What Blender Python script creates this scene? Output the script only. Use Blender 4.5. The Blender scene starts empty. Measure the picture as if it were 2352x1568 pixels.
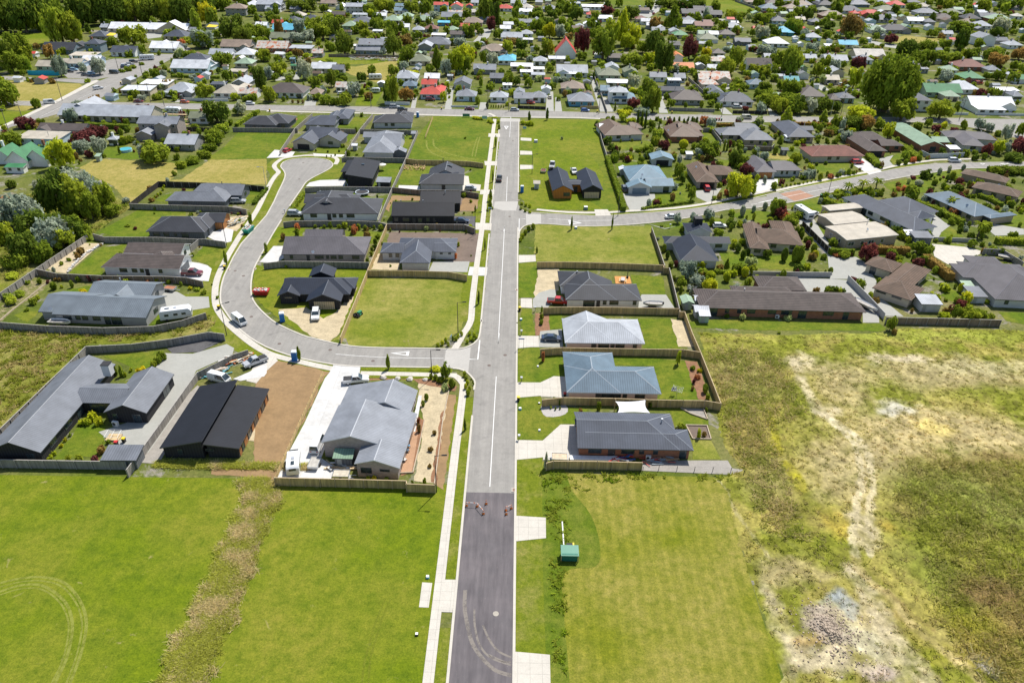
import bpy, math, random
import numpy as np
from mathutils import Vector, Matrix, geometry
R_=random.Random(7)
scene=bpy.context.scene
col=scene.collection
# ---------------------------------------------------------------- camera
FPX=1670.0; TH=math.atan(1029/1670.0); H=86.0; ROLL=0.02
W0,H0=2352.0,1568.0
MC=Matrix.Rotation(math.pi/2-TH,3,'X')@Matrix.Rotation(ROLL,3,'Z')
MCI=MC.transposed()
cam_d=bpy.data.cameras.new('camera'); cam=bpy.data.objects.new('camera',cam_d); col.objects.link(cam)
cam.location=(0,0,H); cam.rotation_euler=MC.to_euler()
cam_d.sensor_width=36; cam_d.lens=FPX/W0*36; cam_d.clip_end=9000; cam_d.clip_start=1
scene.camera=cam
scene.render.resolution_x=1024; scene.render.resolution_y=682
K=612.5/2352
OX=(0,612.5,1225.0,1739.5); OY={'a':0,'b':245.0,'c':490.0,'d':765.6}
def P(t,x,y):
 """survey map reference -> photo plan coordinates"""
 if t=='p': return x,y
 if t=='d2': ox=1163.7
 elif t=='e': return 918.7+x*.2968,1102.5+y*.2968
 elif t=='f': return 1592.5+x*.5311,735+y*.5311
 elif t=='g': return x*.4948,1041.3+y*.4948
 else: ox=OX[int(t[1])]
 return ox+x*K,OY[t[0]]+y*K
def G(t,x,y,z=0.0):
 px,py=P(t,x,y)
 d=MC@Vector(((px-W0/2)/FPX,-(py-H0/2)/FPX,-1))
 s=(z-H)/d.z
 return Vector((d.x*s,d.y*s,z))
def proj(v):
 q=MCI@(v-Vector((0,0,H)))
 return W0/2+FPX*q.x/-q.z, H0/2-FPX*q.y/-q.z
def pixscale(v):
 q=MCI@(v-Vector((0,0,H)))
 return FPX/-q.z
def height_at(base,pytop):
 lo,hi=0.1,60.0
 for _ in range(30):
  m=(lo+hi)/2
  if proj(Vector((base.x,base.y,m)))[1]>pytop: lo=m
  else: hi=m
 return lo
# ---------------------------------------------------------------- tagging
def tag(o,label=None,cat=None,group=None,kind=None):
 if label: o['label']=label
 if cat: o['category']=cat
 if group: o['group']=group
 if kind: o['kind']=kind
 return o
def empty(name,loc=(0,0,0),rz=0.0,parent=None):
 o=bpy.data.objects.new(name,None); col.objects.link(o); o.location=loc; o.rotation_euler=(0,0,rz)
 o.empty_display_size=.5
 if parent: o.parent=parent
 return o
class MB:
 def __init__(s): s.v=[]; s.f=[]; s.m=[]
 def poly(s,pts,m=0):
  b=len(s.v); s.v+= [tuple(p) for p in pts]; s.f.append(tuple(range(b,b+len(pts)))); s.m.append(m)
 def box(s,x0,y0,z0,x1,y1,z1,m=0,top=None):
  b=len(s.v)
  s.v+=[(x0,y0,z0),(x1,y0,z0),(x1,y1,z0),(x0,y1,z0),(x0,y0,z1),(x1,y0,z1),(x1,y1,z1),(x0,y1,z1)]
  for k,q in enumerate(((0,3,2,1),(4,5,6,7),(0,1,5,4),(1,2,6,5),(2,3,7,6),(3,0,4,7))):
   s.f.append(tuple(b+i for i in q)); s.m.append(top if (top is not None and k==1) else m)
 def obox(s,c,ax,hx,hy,z0,z1,m=0,top=None):
  """box centred c, ax = unit dir"""
  ay=Vector((-ax[1],ax[0])); ax=Vector((ax[0],ax[1])); c=Vector((c[0],c[1]))
  q=[c-ax*hx-ay*hy,c+ax*hx-ay*hy,c+ax*hx+ay*hy,c-ax*hx+ay*hy]
  s.prism([(p.x,p.y) for p in q],z0,z1,m,top)
 def prism(s,pts,z0,z1,m=0,top=None):
  n=len(pts); b=len(s.v)
  s.v+=[(p[0],p[1],z0) for p in pts]+[(p[0],p[1],z1) for p in pts]
  s.f.append(tuple(range(b+n-1,b-1,-1))); s.m.append(m)
  s.f.append(tuple(range(b+n,b+2*n))); s.m.append(top if top is not None else m)
  for i in range(n):
   j=(i+1)%n; s.f.append((b+i,b+j,b+n+j,b+n+i)); s.m.append(m)
 def frus(s,a,b_,m=0,mt=None):
  """two quads/polys of equal count joined (a lower, b upper), closed"""
  n=len(a); b=len(s.v); s.v+=[tuple(p) for p in a]+[tuple(p) for p in b_]
  s.f.append(tuple(range(b+n-1,b-1,-1))); s.m.append(m)
  s.f.append(tuple(range(b+n,b+2*n))); s.m.append(m if mt is None else mt)
  for i in range(n):
   j=(i+1)%n; s.f.append((b+i,b+j,b+n+j,b+n+i)); s.m.append(m)
 def cyl(s,p0,p1,r0,r1,n=8,m=0,cap=True):
  p0=Vector(p0);p1=Vector(p1); d=(p1-p0).normalized()
  u=d.orthogonal().normalized(); w=d.cross(u); b=len(s.v)
  for p,r in ((p0,r0),(p1,r1)):
   for i in range(n):
    a=2*math.pi*i/n; s.v.append(tuple(p+u*(r*math.cos(a))+w*(r*math.sin(a))))
  for i in range(n):
   j=(i+1)%n; s.f.append((b+i,b+j,b+n+j,b+n+i)); s.m.append(m)
  if cap: s.f.append(tuple(range(b+n-1,b-1,-1))); s.m.append(m); s.f.append(tuple(range(b+n,b+2*n))); s.m.append(m)
 def mesh(s,name,mats,smooth=False):
  me=bpy.data.meshes.new(name); me.from_pydata(s.v,[],s.f)
  for mm in mats: me.materials.append(mm)
  me.polygons.foreach_set('material_index',s.m)
  if smooth: me.polygons.foreach_set('use_smooth',[True]*len(s.f))
  me.update(); return me
 def build(s,name,mats,parent=None,loc=None,rz=0,smooth=False):
  if not isinstance(mats,(list,tuple)): mats=[mats]
  return obj(name,s.mesh(name,mats,smooth),parent,loc,rz)
def obj(name,me,parent=None,loc=None,rz=0):
 o=bpy.data.objects.new(name,me); col.objects.link(o)
 if parent: o.parent=parent
 if loc is not None: o.location=loc
 if rz: o.rotation_euler=(0,0,rz)
 return o
CACHE={}
def cpart(name,key,fn,parent=None,loc=None,rz=0):
 if key not in CACHE: CACHE[key]=fn()
 return obj(name,CACHE[key],parent,loc,rz)
# ---------------------------------------------------------------- materials
MATS={}
def newmat(name):
 m=bpy.data.materials.new(name); m.use_nodes=True; nt=m.node_tree; nt.nodes.clear()
 out=nt.nodes.new('ShaderNodeOutputMaterial'); b=nt.nodes.new('ShaderNodeBsdfPrincipled')
 nt.links.new(b.outputs[0],out.inputs[0]); return m,nt,b
def c4(c): return (c[0],c[1],c[2],1)
def noise(nt,scale,detail=4,coord='Object',rough=.6,dist=0,vec=None):
 n=nt.nodes.new('ShaderNodeTexNoise'); n.inputs['Scale'].default_value=scale; n.inputs['Detail'].default_value=detail
 n.inputs['Roughness'].default_value=rough; n.inputs['Distortion'].default_value=dist
 if vec is None:
  tc=nt.nodes.new('ShaderNodeTexCoord'); vec=tc.outputs[coord]
 nt.links.new(vec,n.inputs['Vector']); return n.outputs['Fac']
def ramp(nt,fac,stops):
 r=nt.nodes.new('ShaderNodeValToRGB'); e=r.color_ramp.elements
 while len(e)<len(stops): e.new(.5)
 for i,(p,c) in enumerate(stops): e[i].position=p; e[i].color=c4(c)
 nt.links.new(fac,r.inputs[0]); return r.outputs[0]
def mix(nt,fac,a,b,mode='MIX'):
 n=nt.nodes.new('ShaderNodeMix'); n.data_type='RGBA'; n.blend_type=mode
 for s,v in ((n.inputs[0],fac),(n.inputs[6],a),(n.inputs[7],b)):
  if hasattr(v,'is_linked'): nt.links.new(v,s)
  elif isinstance(v,(int,float)): s.default_value=v
  else: s.default_value=c4(v)
 return n.outputs[2]
def math_(nt,op,a,b=0.0):
 n=nt.nodes.new('ShaderNodeMath'); n.operation=op
 for s,v in ((n.inputs[0],a),(n.inputs[1],b)):
  if hasattr(v,'is_linked'): nt.links.new(v,s)
  else: s.default_value=v
 return n.outputs[0]
def bump(nt,b,h,strength=.3,dist=.05):
 n=nt.nodes.new('ShaderNodeBump'); n.inputs['Strength'].default_value=strength; n.inputs['Distance'].default_value=dist
 nt.links.new(h,n.inputs['Height']); nt.links.new(n.outputs[0],b.inputs['Normal'])
def vmap(nt,scale=(1,1,1),rot=(0,0,0),coord='Object'):
 tc=nt.nodes.new('ShaderNodeTexCoord'); mp=nt.nodes.new('ShaderNodeMapping')
 mp.inputs['Scale'].default_value=scale; mp.inputs['Rotation'].default_value=rot
 nt.links.new(tc.outputs[coord],mp.inputs[0]); return mp.outputs[0]
def M(name,c,rough=.7,var=.12,scale=1.5,metal=0,spec=.4,fine=0):
 """plain material with weathering variation"""
 if name in MATS: return MATS[name]
 m,nt,b=newmat(name)
 f=noise(nt,scale,5)
 lo=tuple(x*(1-var) for x in c); hi=tuple(min(1,x*(1+var)) for x in c)
 cc=ramp(nt,f,[(.3,lo),(.7,hi)])
 nt.links.new(cc,b.inputs['Base Color']); b.inputs['Roughness'].default_value=rough; b.inputs['Metallic'].default_value=metal
 b.inputs['Specular IOR Level'].default_value=spec
 MATS[name]=m; return m
def grass(name,base,dark,dry,dryamt=.5,s1=.06,s2=.6,s3=5,stripe=None,dirt=None,dirtamt=.72):
 """mown or rough grass: large patches, small patches, blades; stripe=(angle,period)"""
 if name in MATS: return MATS[name]
 m,nt,b=newmat(name)
 a=noise(nt,s1,4); bb=noise(nt,s2,5,rough=.7); cfine=noise(nt,s3,4,rough=.8)
 c1=ramp(nt,bb,[(.32,dark),(.62,base)])
 k=ramp(nt,a,[(dryamt-.1,(0,0,0)),(dryamt+.14,(1,1,1))])
 k2=ramp(nt,bb,[(.35,(.3,.3,.3)),(.65,(1,1,1))])
 kk=mix(nt,1.0,k,k2,'MULTIPLY')
 c2=mix(nt,kk,c1,dry)
 if stripe:
  v=vmap(nt,(1,1,1),(0,0,stripe[0]))
  w=nt.nodes.new('ShaderNodeTexWave'); w.inputs['Scale'].default_value=.314/stripe[1]; w.inputs['Distortion'].default_value=1.4; w.inputs['Detail'].default_value=3;w.inputs['Detail Scale'].default_value=.5
  nt.links.new(v,w.inputs[0])
  s=ramp(nt,w.outputs['Fac'],[(.45,(.97,.975,.96)),(.88,(1.13,1.10,1.16))]); c2=mix(nt,1.0,c2,s,'MULTIPLY')
 if dirt:
  dd=noise(nt,s2*.7,6,rough=.7,dist=.6); dk=ramp(nt,dd,[(dirtamt-.06,(0,0,0)),(dirtamt+.03,(1,1,1))]); c2=mix(nt,dk,c2,dirt)
 fn=ramp(nt,cfine,[(.25,(.52,.57,.5)),(.5,(1,1,1)),(.78,(1.45,1.38,1.4))])
 md=noise(nt,1.3,6,rough=.8,dist=.3); c2=mix(nt,1.0,c2,ramp(nt,md,[(.32,(.70,.76,.66)),(.5,(1,1,1)),(.68,(1.26,1.17,1.25))]),'MULTIPLY')
 c3=mix(nt,1.0,c2,fn,'MULTIPLY')
 nt.links.new(c3,b.inputs['Base Color']); b.inputs['Roughness'].default_value=.95; b.inputs['Specular IOR Level'].default_value=.1
 bump(nt,b,cfine,.5,.12)
 MATS[name]=m; return m
def paved(name,c,joint=None,spots=.1,s=1.0,stain=(.6,.6,.6)):
 if name in MATS: return MATS[name]
 m,nt,b=newmat(name)
 a=noise(nt,.25*s,5,rough=.7); f=noise(nt,9,3); g=noise(nt,1.3*s,5,dist=.4)
 c1=ramp(nt,a,[(.3,tuple(x*(1-spots) for x in c)),(.7,tuple(x*(1+spots) for x in c))])
 c2=mix(nt,1.0,c1,ramp(nt,g,[(.3,(1-spots,)*3),(.6,(1,1,1))]),'MULTIPLY')
 c3=mix(nt,1.0,c2,ramp(nt,f,[(.3,(.9,.9,.9)),(.7,(1.08,1.08,1.08))]),'MULTIPLY')
 if joint:
  br=nt.nodes.new('ShaderNodeTexBrick'); br.inputs['Scale'].default_value=1; br.offset=0
  br.inputs['Brick Width'].default_value=joint; br.inputs['Row Height'].default_value=joint; br.inputs['Mortar Size'].default_value=.02
  br.inputs['Color1'].default_value=(1,1,1,1); br.inputs['Color2'].default_value=(.95,.95,.95,1); br.inputs['Mortar'].default_value=(.6,.6,.6,1)
  tc=nt.nodes.new('ShaderNodeTexCoord'); nt.links.new(tc.outputs['Object'],br.inputs[0]); c3=mix(nt,1.0,c3,br.outputs[0],'MULTIPLY')
 nt.links.new(c3,b.inputs['Base Color']); b.inputs['Roughness'].default_value=.85; b.inputs['Specular IOR Level'].default_value=.25
 MATS[name]=m; return m
# ---------------------------------------------------------------- ground sheets
def smooth(pts,n=4,closed=False):
 out=[]; N=len(pts)
 if N<3: return [Vector(p) for p in pts]
 rng=range(N if closed else N-1)
 for i in rng:
  if closed: p=[Vector(pts[(i+k)%N]) for k in (-1,0,1,2)]
  else: p=[Vector(pts[max(0,min(N-1,i+k))]) for k in (-1,0,1,2)]
  for j in range(n):
   t=j/n
   out.append(.5*((2*p[1])+(-p[0]+p[2])*t+(2*p[0]-5*p[1]+4*p[2]-p[3])*t*t+(-p[0]+3*p[1]-3*p[2]+p[3])*t**3))
 if not closed: out.append(Vector(pts[-1]))
 return out
ZN=[0]; SHEETS=[]
def sheet_xy(name,pts,mat,z,kind='structure',label=None,cat=None,thick=0):
 ZN[0]+=1; z+=(ZN[0]%13)*.00053 if z else 0
 if name in('driveway','concrete_yard','lawn','road','cross_street','side_road','tar_yard','timber_deck','car_park'): SHEETS.append((name,[(p[0],p[1]) for p in pts]))
 vs=[Vector((p[0],p[1],z)) for p in pts]
 tris=geometry.tessellate_polygon([vs])
 b=MB(); b.v=[tuple(v) for v in vs]
 for t in tris:
  a,c,d=[vs[i] for i in t]
  if (c-a).cross(d-a).z<0: t=(t[0],t[2],t[1])
  b.f.append(tuple(t)); b.m.append(0)
 if thick:
  n=len(vs); base=len(b.v); b.v+=[(v.x,v.y,z-thick) for v in vs]
  for i in range(n): b.f.append((i,(i+1)%n,base+(i+1)%n,base+i)); b.m.append(0)
 o=b.build(name,mat); tag(o,label,cat,None,kind); return o
def sheet(name,pts,mat,z,sm=0,**kw):
 q=[]
 for p in pts:
  t,x,y=p if len(p)==3 else ('p',p[0],p[1]); g=G(t,x,y); q.append(g)
 if sm: q=smooth(q,sm,True)
 return sheet_xy(name,q,mat,z,**kw)
def tt(t,*a): return [(t,a[i],a[i+1]) for i in range(0,len(a),2)]
def line(pts,z=0,sm=0):
 q=[G(*(p if len(p)==3 else ('p',p[0],p[1])),z) for p in pts]
 for v in q: v.z=0
 return smooth(q,sm) if sm else q
def offs(q,d):
 out=[]
 for i,p in enumerate(q):
  a=q[max(0,i-1)]; c=q[min(len(q)-1,i+1)]; t=(c-a).normalized(); out.append(Vector((p.x-t.y*d,p.y+t.x*d,0)))
 return out
def ribbon(name,q,d0,d1,mat,z,thick=0,kind='structure',parent=None,**kw):
 l=offs(q,d1); r=offs(q,d0); b=MB()
 for i in range(len(q)-1):
  b.poly([(r[i].x,r[i].y,z),(r[i+1].x,r[i+1].y,z),(l[i+1].x,l[i+1].y,z),(l[i].x,l[i].y,z)])
  if thick:
   b.poly([(r[i].x,r[i].y,z-thick),(r[i+1].x,r[i+1].y,z-thick),(r[i+1].x,r[i+1].y,z),(r[i].x,r[i].y,z)])
   b.poly([(l[i+1].x,l[i+1].y,z-thick),(l[i].x,l[i].y,z-thick),(l[i].x,l[i].y,z),(l[i+1].x,l[i+1].y,z)])
 o=b.build(name,mat,parent); tag(o,kind=kind,**kw); return o
# ================================================================= ground & roads
GR=(.185,.235,.010); GD=(.100,.155,.008); GY=(.30,.27,.05);
m_suburb=grass('suburb_ground',(.105,.138,.017),(.058,.084,.012),(.19,.17,.07),.50,.03,.14,1.5,dirt=(.24,.22,.19),dirtamt=.62)
m_field=grass('paddock_green',(.132,.176,.007),(.082,.126,.006),(.205,.195,.028),.52,.04,.45,4,dirt=(.27,.24,.09),dirtamt=.70)
m_lush=grass('lush_lawn',(.110,.158,.010),(.062,.108,.008),(.185,.185,.026),.52,.07,.5,5)
m_mown=grass('mown_stripes',(.165,.178,.013),(.105,.132,.008),(.25,.22,.055),.47,.06,.6,4,stripe=(.03,1.9))
m_dry=grass('dry_grass',(.165,.190,.020),(.100,.140,.012),(.26,.240,.065),.46,.05,.35,5,dirt=(.26,.20,.10),dirtamt=.70)
m_brown=grass('straw_grass',(.27,.235,.06),(.20,.19,.038),(.33,.27,.09),.5,.05,.4,4)
m_verge=grass('verge_grass',(.145,.175,.013),(.095,.130,.008),(.25,.22,.07),.58,.2,1.2,5)
m_weedy=grass('weedy_grass',(.16,.175,.02),(.09,.115,.012),(.27,.23,.08),.50,.06,.6,4)
m_asph=paved('asphalt_old',(.270,.258,.238),None,.10)
nt=m_asph.node_tree; lk=[l for l in nt.links if l.to_socket.name=='Base Color'][0]; src=lk.from_socket; bs=lk.to_socket; nt.links.remove(lk)
st=noise(nt,.9,5,vec=vmap(nt,(1,.035,1)),rough=.7); sp=noise(nt,.22,6,dist=1.5); nt.links.new(mix(nt,1.0,mix(nt,1.0,src,ramp(nt,st,[(.35,(.89,.89,.89)),(.65,(1.07,1.07,1.06))]),'MULTIPLY'),ramp(nt,sp,[(.30,(.80,.80,.81)),(.42,(1,1,1))]),'MULTIPLY'),bs)
m_concrete=paved('concrete_path',(.52,.49,.43),1.6,.07)
m_conc_w=paved('concrete_new',(.56,.555,.54),4,.13)
m_conc_g=paved('concrete_grey',(.33,.33,.30),None,.07)
m_conc_thr=paved('concrete_threshold',(.40,.385,.355),None,.05)
m_kerb=paved('kerb_concrete',(.50,.47,.41),None,.06)
m_gravel=paved('gravel',(.30,.28,.25),None,.14,3)
m_soil=paved('soil_brown',(.27,.175,.085),None,.16,1.2)
m_soil2=paved('soil_dark',(.16,.12,.095),None,.16,1.2)
m_clay=paved('clay_pale',(.47,.39,.25),None,.22,2)
m_bark=paved('bark_mulch',(.25,.13,.07),None,.3,4)
m_paint=M('road_paint',(.64,.64,.62),.6,.08)
m_black_tar=paved('tar_dark',(.10,.098,.10),None,.2,2)
def newtar():
 m,nt,b=newmat('asphalt_new')
 v=vmap(nt,(1,.12,1)); st=noise(nt,1.2,5,vec=v,rough=.65); big=noise(nt,.18,3); sp=noise(nt,7,2)
 c=ramp(nt,st,[(.3,(.088,.080,.086)),(.7,(.140,.128,.134))])
 c=mix(nt,1.0,c,ramp(nt,big,[(.35,(.85,.85,.85)),(.65,(1.15,1.12,1.1))]),'MULTIPLY')
 c=mix(nt,ramp(nt,sp,[(.70,(0,0,0)),(.76,(.6,.6,.6))]),c,(.34,.30,.25))
 nt.links.new(c,b.inputs['Base Color']); b.inputs['Roughness'].default_value=.8; b.inputs['Specular IOR Level'].default_value=.25; return m
m_tar=newtar()
def dust(name,c,dens=.5,scale=.9,stretch=(1,1,1)):
 """loose soil dropped on a surface: patchy coverage"""
 m,nt,b=newmat(name); v=vmap(nt,stretch); n=noise(nt,scale*2,6,rough=.75,vec=v)
 fac=ramp(nt,n,[(dens-.08,(0,0,0)),(dens+.12,(.85,.85,.85))])
 b.inputs['Base Color'].default_value=c4(c); b.inputs['Roughness'].default_value=.95; b.inputs['Specular IOR Level'].default_value=.1
 nt.links.new(fac,b.inputs['Alpha']); return m
m_dust=dust('tracked_soil',(.24,.215,.19),.40,.35)
m_tyre=dust('flattened_grass',(.235,.255,.05),.42,.6)
m_tyre2=dust('flattened_grass_faint',(.17,.20,.02),.48,.6)
m_bare=dust('bare_earth',(.40,.33,.20),.52,.5)
o=sheet_xy('ground',[(-3500,-300),(3500,-300),(3500,6000),(-3500,6000)],m_suburb,0)
LX,RX=-7.25,1.02
def rect(name,x0,x1,y0,y1,mat,z,**k): return sheet_xy(name,[(x0,y0),(x1,y0),(x1,y1),(x0,y1)],mat,z,**k)
g=lambda *a:G(*(a if len(a)==3 else ('p',)+a))
FL=[(-130,20),(-10.6,20),(-10.6,92.6),(-34,92.6),(-36.5,95.5)]
q=[(v.x,v.y) for v in (g(640,1105),g(560,1098),g(320,1095),g(0,1090),g(-300,1085))]
sheet_xy('grass_field',FL+q+[(-130,q[-1][1])],m_field,.010)
qr=[g(1187,1060),g(1260,1060),g(1270,1085),g(1480,1092),g(1640,1095),g(1672,1130),g(1700,1250),g(1745,1400),g(1790,1540),g(1830,1700)]
sheet_xy('grass_field',[(RX+.3,20)]+[(RX+.3,qr[0].y)]+[(v.x,v.y) for v in qr[1:]]+[(38,20)],m_mown,.010)
sheet_xy('grass_verge',[(RX+.3,20),(5.8,20),(5.8,101),(RX+.3,101)],m_verge,.018)
bnd=[(5.7,20),(8.6,20),(8.2,60),(8.0,72),(9.5,75),(13.2,75.5),(14.3,79),(13.5,86),(10.6,92),(9.6,97),(5.7,97)]
sheet_xy('grass_band',[ (v.x,v.y) for v in smooth([Vector((a,b_,0)) for a,b_ in bnd],3,True)],grass('unmown_band',(.105,.150,.010),(.065,.105,.008),(.17,.18,.03),.5,.2,.9,5),.026)
rect('road_dark',LX,RX,15,90.9,m_tar,.034)
outer=tt('p',1071,1129,1081,945,1089,896,1091,878,1086.4,869,1073,855,1055,847.6,1040,846,987.5,843.7,900,842.5,828.6,841.6,766,837,695.8,824,659,814,612.5,797,573,774,540,745,520,718,509,700,506.5,682,508,662,514,638,523.5,617.6,554.7,560,612.5,495,640,440,652,415,655.5,401,651,391,645,383,651.6,372.6,672.4,366,703.6,363.5,737.5,364.8,757,370,764.3,379,758,387,742.7,396,721.8,406.5,703.6,418,693.2,432.5,664.6,474,646.3,505.4,625.5,539,597,590,583,617.6,576.8,646,577,677.5,588.5,701,612.5,725.7,638.5,745,690.6,768.6,716.7,776.5,761,787,802.6,794.7,854.7,798.5,930,800,1003,801,1040,802,1065.6,799.5,1089,789,1100.8,773.4,1104.7,750,1107.3,735)
outg=[G(*p) for p in outer]
side=[v for v in outg]
poly=[(LX,90.9)]+[(v.x,v.y) for v in outg[3:-2]]+[(LX,147)]
up=[(LX,205),(LX-.0,329)]
ur=[(RX,329),(RX,232)]
rs_up=tt('p',1190,470,1200,483,1210,488,1240.6,489.8,1365.6,496.3,1446,492.4,1550.5,484.6,1623.4,475.5,1706.8,461,1778.5,444,1843.6,431,1921.8,416.9,1994.7,402.5,2052,389.5,2124.9,379,2195,375,2352,372.6,2500,371)
rs_lo=tt('p',2500,388,2352,387,2221,387,2156,395,2078,406.5,2023,417,1966,427,1937,435,1895.7,445.5,1859,456,1809.7,466,1740,477,1667.6,482,1615.5,494,1548,505.4,1485,513,1407,518.5,1329,519.7,1258.8,514.5,1222,515,1203,520,1193,532,1191.5,548)
rsu=smooth([G(*p) for p in rs_up],2); rsl=smooth([G(*p) for p in rs_lo],2)
poly2=poly+up+ur+[(v.x,v.y) for v in rsu]+[(v.x,v.y) for v in rsl]+[(RX,150),(RX,90.9)]
sheet_xy('road',poly2,m_asph,.034)
cu=tt('p',-300,228,0,232,234,235.7,312.5,237,612.5,242,846.8,246,1003,251,1225,255,1381,260,1654.6,265.6,1895.7,270,2104,270,2195,272.4,2352,275,2600,277)
cl=tt('p',2600,345,2400,330,2352,322,2286,304,2182,284,2104,281,1895.7,281,1641.6,281,1519,276.5,1420,273,1225,269,1200,270,1146,269,951,262.5,794.8,256,612,254,427,251,200,249)
cug=[G(*p) for p in cu]; clg=[G(*p) for p in cl]
sheet_xy('cross_street',[(v.x,v.y) for v in cug+clg],m_asph,.030)
for s in (cug[1:-1],clg[3:-1]): ribbon('kerb',s,-.2,.2,m_kerb,.12,.12)
sheet('side_road',tt('p',-60,345,0,303,26,291.7,75,278,130,263,208,240,239.6,221,281,198,338.5,166.7,403.6,130,440,112,430,108,390.6,127.6,281,166.7,224,188,221,192.7,130,234,39,276,0,294,-80,330),m_asph,.026)
sheet('side_road',tt('p',-100,170,0,174.5,120,180,224,183.6,240,190,215,194,120,186,0,183,-100,180),m_asph,.022)
sheet('footpath',tt('p',-60,327,0,291,39,273,130,230,205,190,222,184,226,187,210,196,133,235,42,278,0,296.5,-60,332),m_concrete,.045)
for pts in (tt('a1',1820,370,1860,330,1900,270,1960,250,1990,262,1960,330,1900,370),tt('a1',1700,240,1730,180,1745,180,1720,245,1960,260,1990,240,2010,258,1960,275),tt('a3',970,350,1100,380,1230,400,1230,430,1100,410,960,375),tt('a2',1080,0,1060,60,900,130,1020,160,1120,90,1140,0),tt('a2',1420,160,1700,170,1700,190,1420,180)):
 sheet('lane',pts,m_conc_g,.03)
sheet('threshold',tt('d1',1560,300,1582,142,1700,146,1800,122,1778,345,1700,313),m_conc_thr,.046)
sheet('threshold',tt('b1',2012,838,2218,838,2200,918,2085,918,2000,895),m_conc_thr,.046)
sheet('threshold',tt('b1',2285,945,2352,948,2420,950,2420,1035,2352,1040,2290,1042),m_conc_thr,.046)
sheet('threshold',tt('b1',2065,100,2235,108,2232,135,2060,133),m_conc_thr,.046)
sheet('threshold',tt('b3',200,770,375,738,500,790,330,835),paved('paver_red',(.36,.2,.13),.8,.1),.046)
def kerb(q,d0=-.15,d1=.22): ribbon('kerb',q,d0,d1,m_kerb,.12,.12)
kerb([Vector((RX+.1,y,0)) for y in (15,60,100,147.5)]); kerb([Vector((RX+.1,y,0)) for y in (148,180,205)]);kerb([Vector((RX+.1,y,0)) for y in (235,280,326)])
kerb([Vector((LX-.1,y,0)) for y in (15,60,95,112)]); kerb([Vector((LX-.1,y,0)) for y in (148,170,200)]); kerb([Vector((LX-.1,y,0)) for y in (204,260,326)])
ks=[v for v in outg[2:]]
kerb(smooth(ks[:6],2)); kerb(smooth(ks[6:40],2)); kerb(smooth(ks[40:],2))
kerb(rsu[2:]); kerb(rsl)
def stripe(pts,w,z=.052,name='road_marking'):
 q=[G(*p) for p in pts]; ribbon(name,q,-w/2,w/2,m_paint,z)
stripe([('d1',2025,380),('d1',1968,1352)],.14); stripe([('c1',2098,115),('c1',2042,1150)],.14)
stripe([('d1',2052,0),('d1',2042,92)],.14)
stripe([('b1',2122,620),('b1',2115,835)],.14); stripe([('b1',2100,1055),('c1',2090,160)],.14); stripe([('b1',2152,130),('b1',2143,270)],.14)
stripe([('d1',1880,60),('d1',1862,230),('d1',1788,228)],.25)
stripe([('d1',608,182),('d1',760,196),('d1',1000,211),('d1',1300,218),('d1',1560,221)],.13)
stripe([('b1',2282,990),('b1',2228,988),('b1',2225,1130)],.2)
stripe([('b1',2072,89),('b1',2155,90),('b1',2152,105)],.3)
stripe([('b2',132,990),('b2',400,1006),('b2',728,1003)],.15)
stripe([('b2',1920,865),('b2',2150,818),('b3',0,850),('b3',200,806),('b3',500,745),('b3',720,705)],.15)
stripe([('a0',680,880),('a0',1000,740)],.15);stripe([('a0',360,1030),('a0',560,935)],.15)
def tri_mark(a,b,c,w):
 qs=[G(*p) for p in (a,b,c)]; cen=(qs[0]+qs[1]+qs[2])/3
 inn=[cen+(v-cen)*(1-w) for v in qs]; mb=MB()
 for i in range(3):
  j=(i+1)%3; mb.poly([(qs[i].x,qs[i].y,.055),(qs[j].x,qs[j].y,.055),(inn[j].x,inn[j].y,.055),(inn[i].x,inn[i].y,.055)])
 for k,f in enumerate(mb.f):
  a_,b_,c_=[Vector(mb.v[i]) for i in f[:3]]
  if (b_-a_).cross(c_-a_).z<0: mb.f[k]=tuple(reversed(f))
 tag(mb.build('road_marking',m_paint),kind='structure')
tri_mark(('d1',1090,175),('d1',1260,158),('d1',1250,200),.42)
tri_mark(('b1',2093,172),('b1',2135,175),('b1',2112,202),.5)
tri_mark(('b2',308,1000),('b2',430,1028),('b2',318,1040),.4)
tri_mark(('b3',1960,500),('b3',2010,503),('b3',1990,513),.5)
tri_mark(('b3',2135,504),('b3',2230,502),('b3',2180,514),.5)
ribbon('grass_verge',smooth(ks[5:35],2),.2,5.2,m_verge,.013)
rect('grass_verge',-13,LX-.1,148,328,m_verge,.012); rect('grass_verge',-15,LX-.1,96,118,m_verge,.012)
def fp(name,pts,w0,w1,mat=m_concrete,z=.075,sm=3):
 q=line(pts,0,sm) if sm else line(pts); ribbon(name,q,w0,w1,mat,z,.08)
fx=[-10.55,-9.15]
fpz=.075
left_path=[(-9.85,15),(-9.85,95),(-9.8,105)]+[(v.x,v.y) for v in (g(1064,895),g(1061,878),g(1050,866),g(1040,862))]
q=[Vector((a,b_,0)) for a,b_ in left_path]; ribbon('footpath',smooth(q,3),-.72,.72,m_concrete,fpz,.08)
q=line(tt('p',1049,862,990,860.5,925,859,828,857),0); ribbon('footpath',q,-.7,.7,m_concrete,fpz-.004,.08)
q=line(tt('p',764,847,720,838,690,831,650,822,618,812,590,797,560,775,528,747,507,722,496,700,494,672,497,648,506,622,525,585,540,560,552,540,572,512,592,480,607,450,622,420,632,405,640,396,633,388,630,380,640,370,655,363,700,357.5,735,358,765,361,775,368,770,378),0,3)
ribbon('footpath',q,-.8,.8,m_concrete,fpz-.008,.08)
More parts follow.
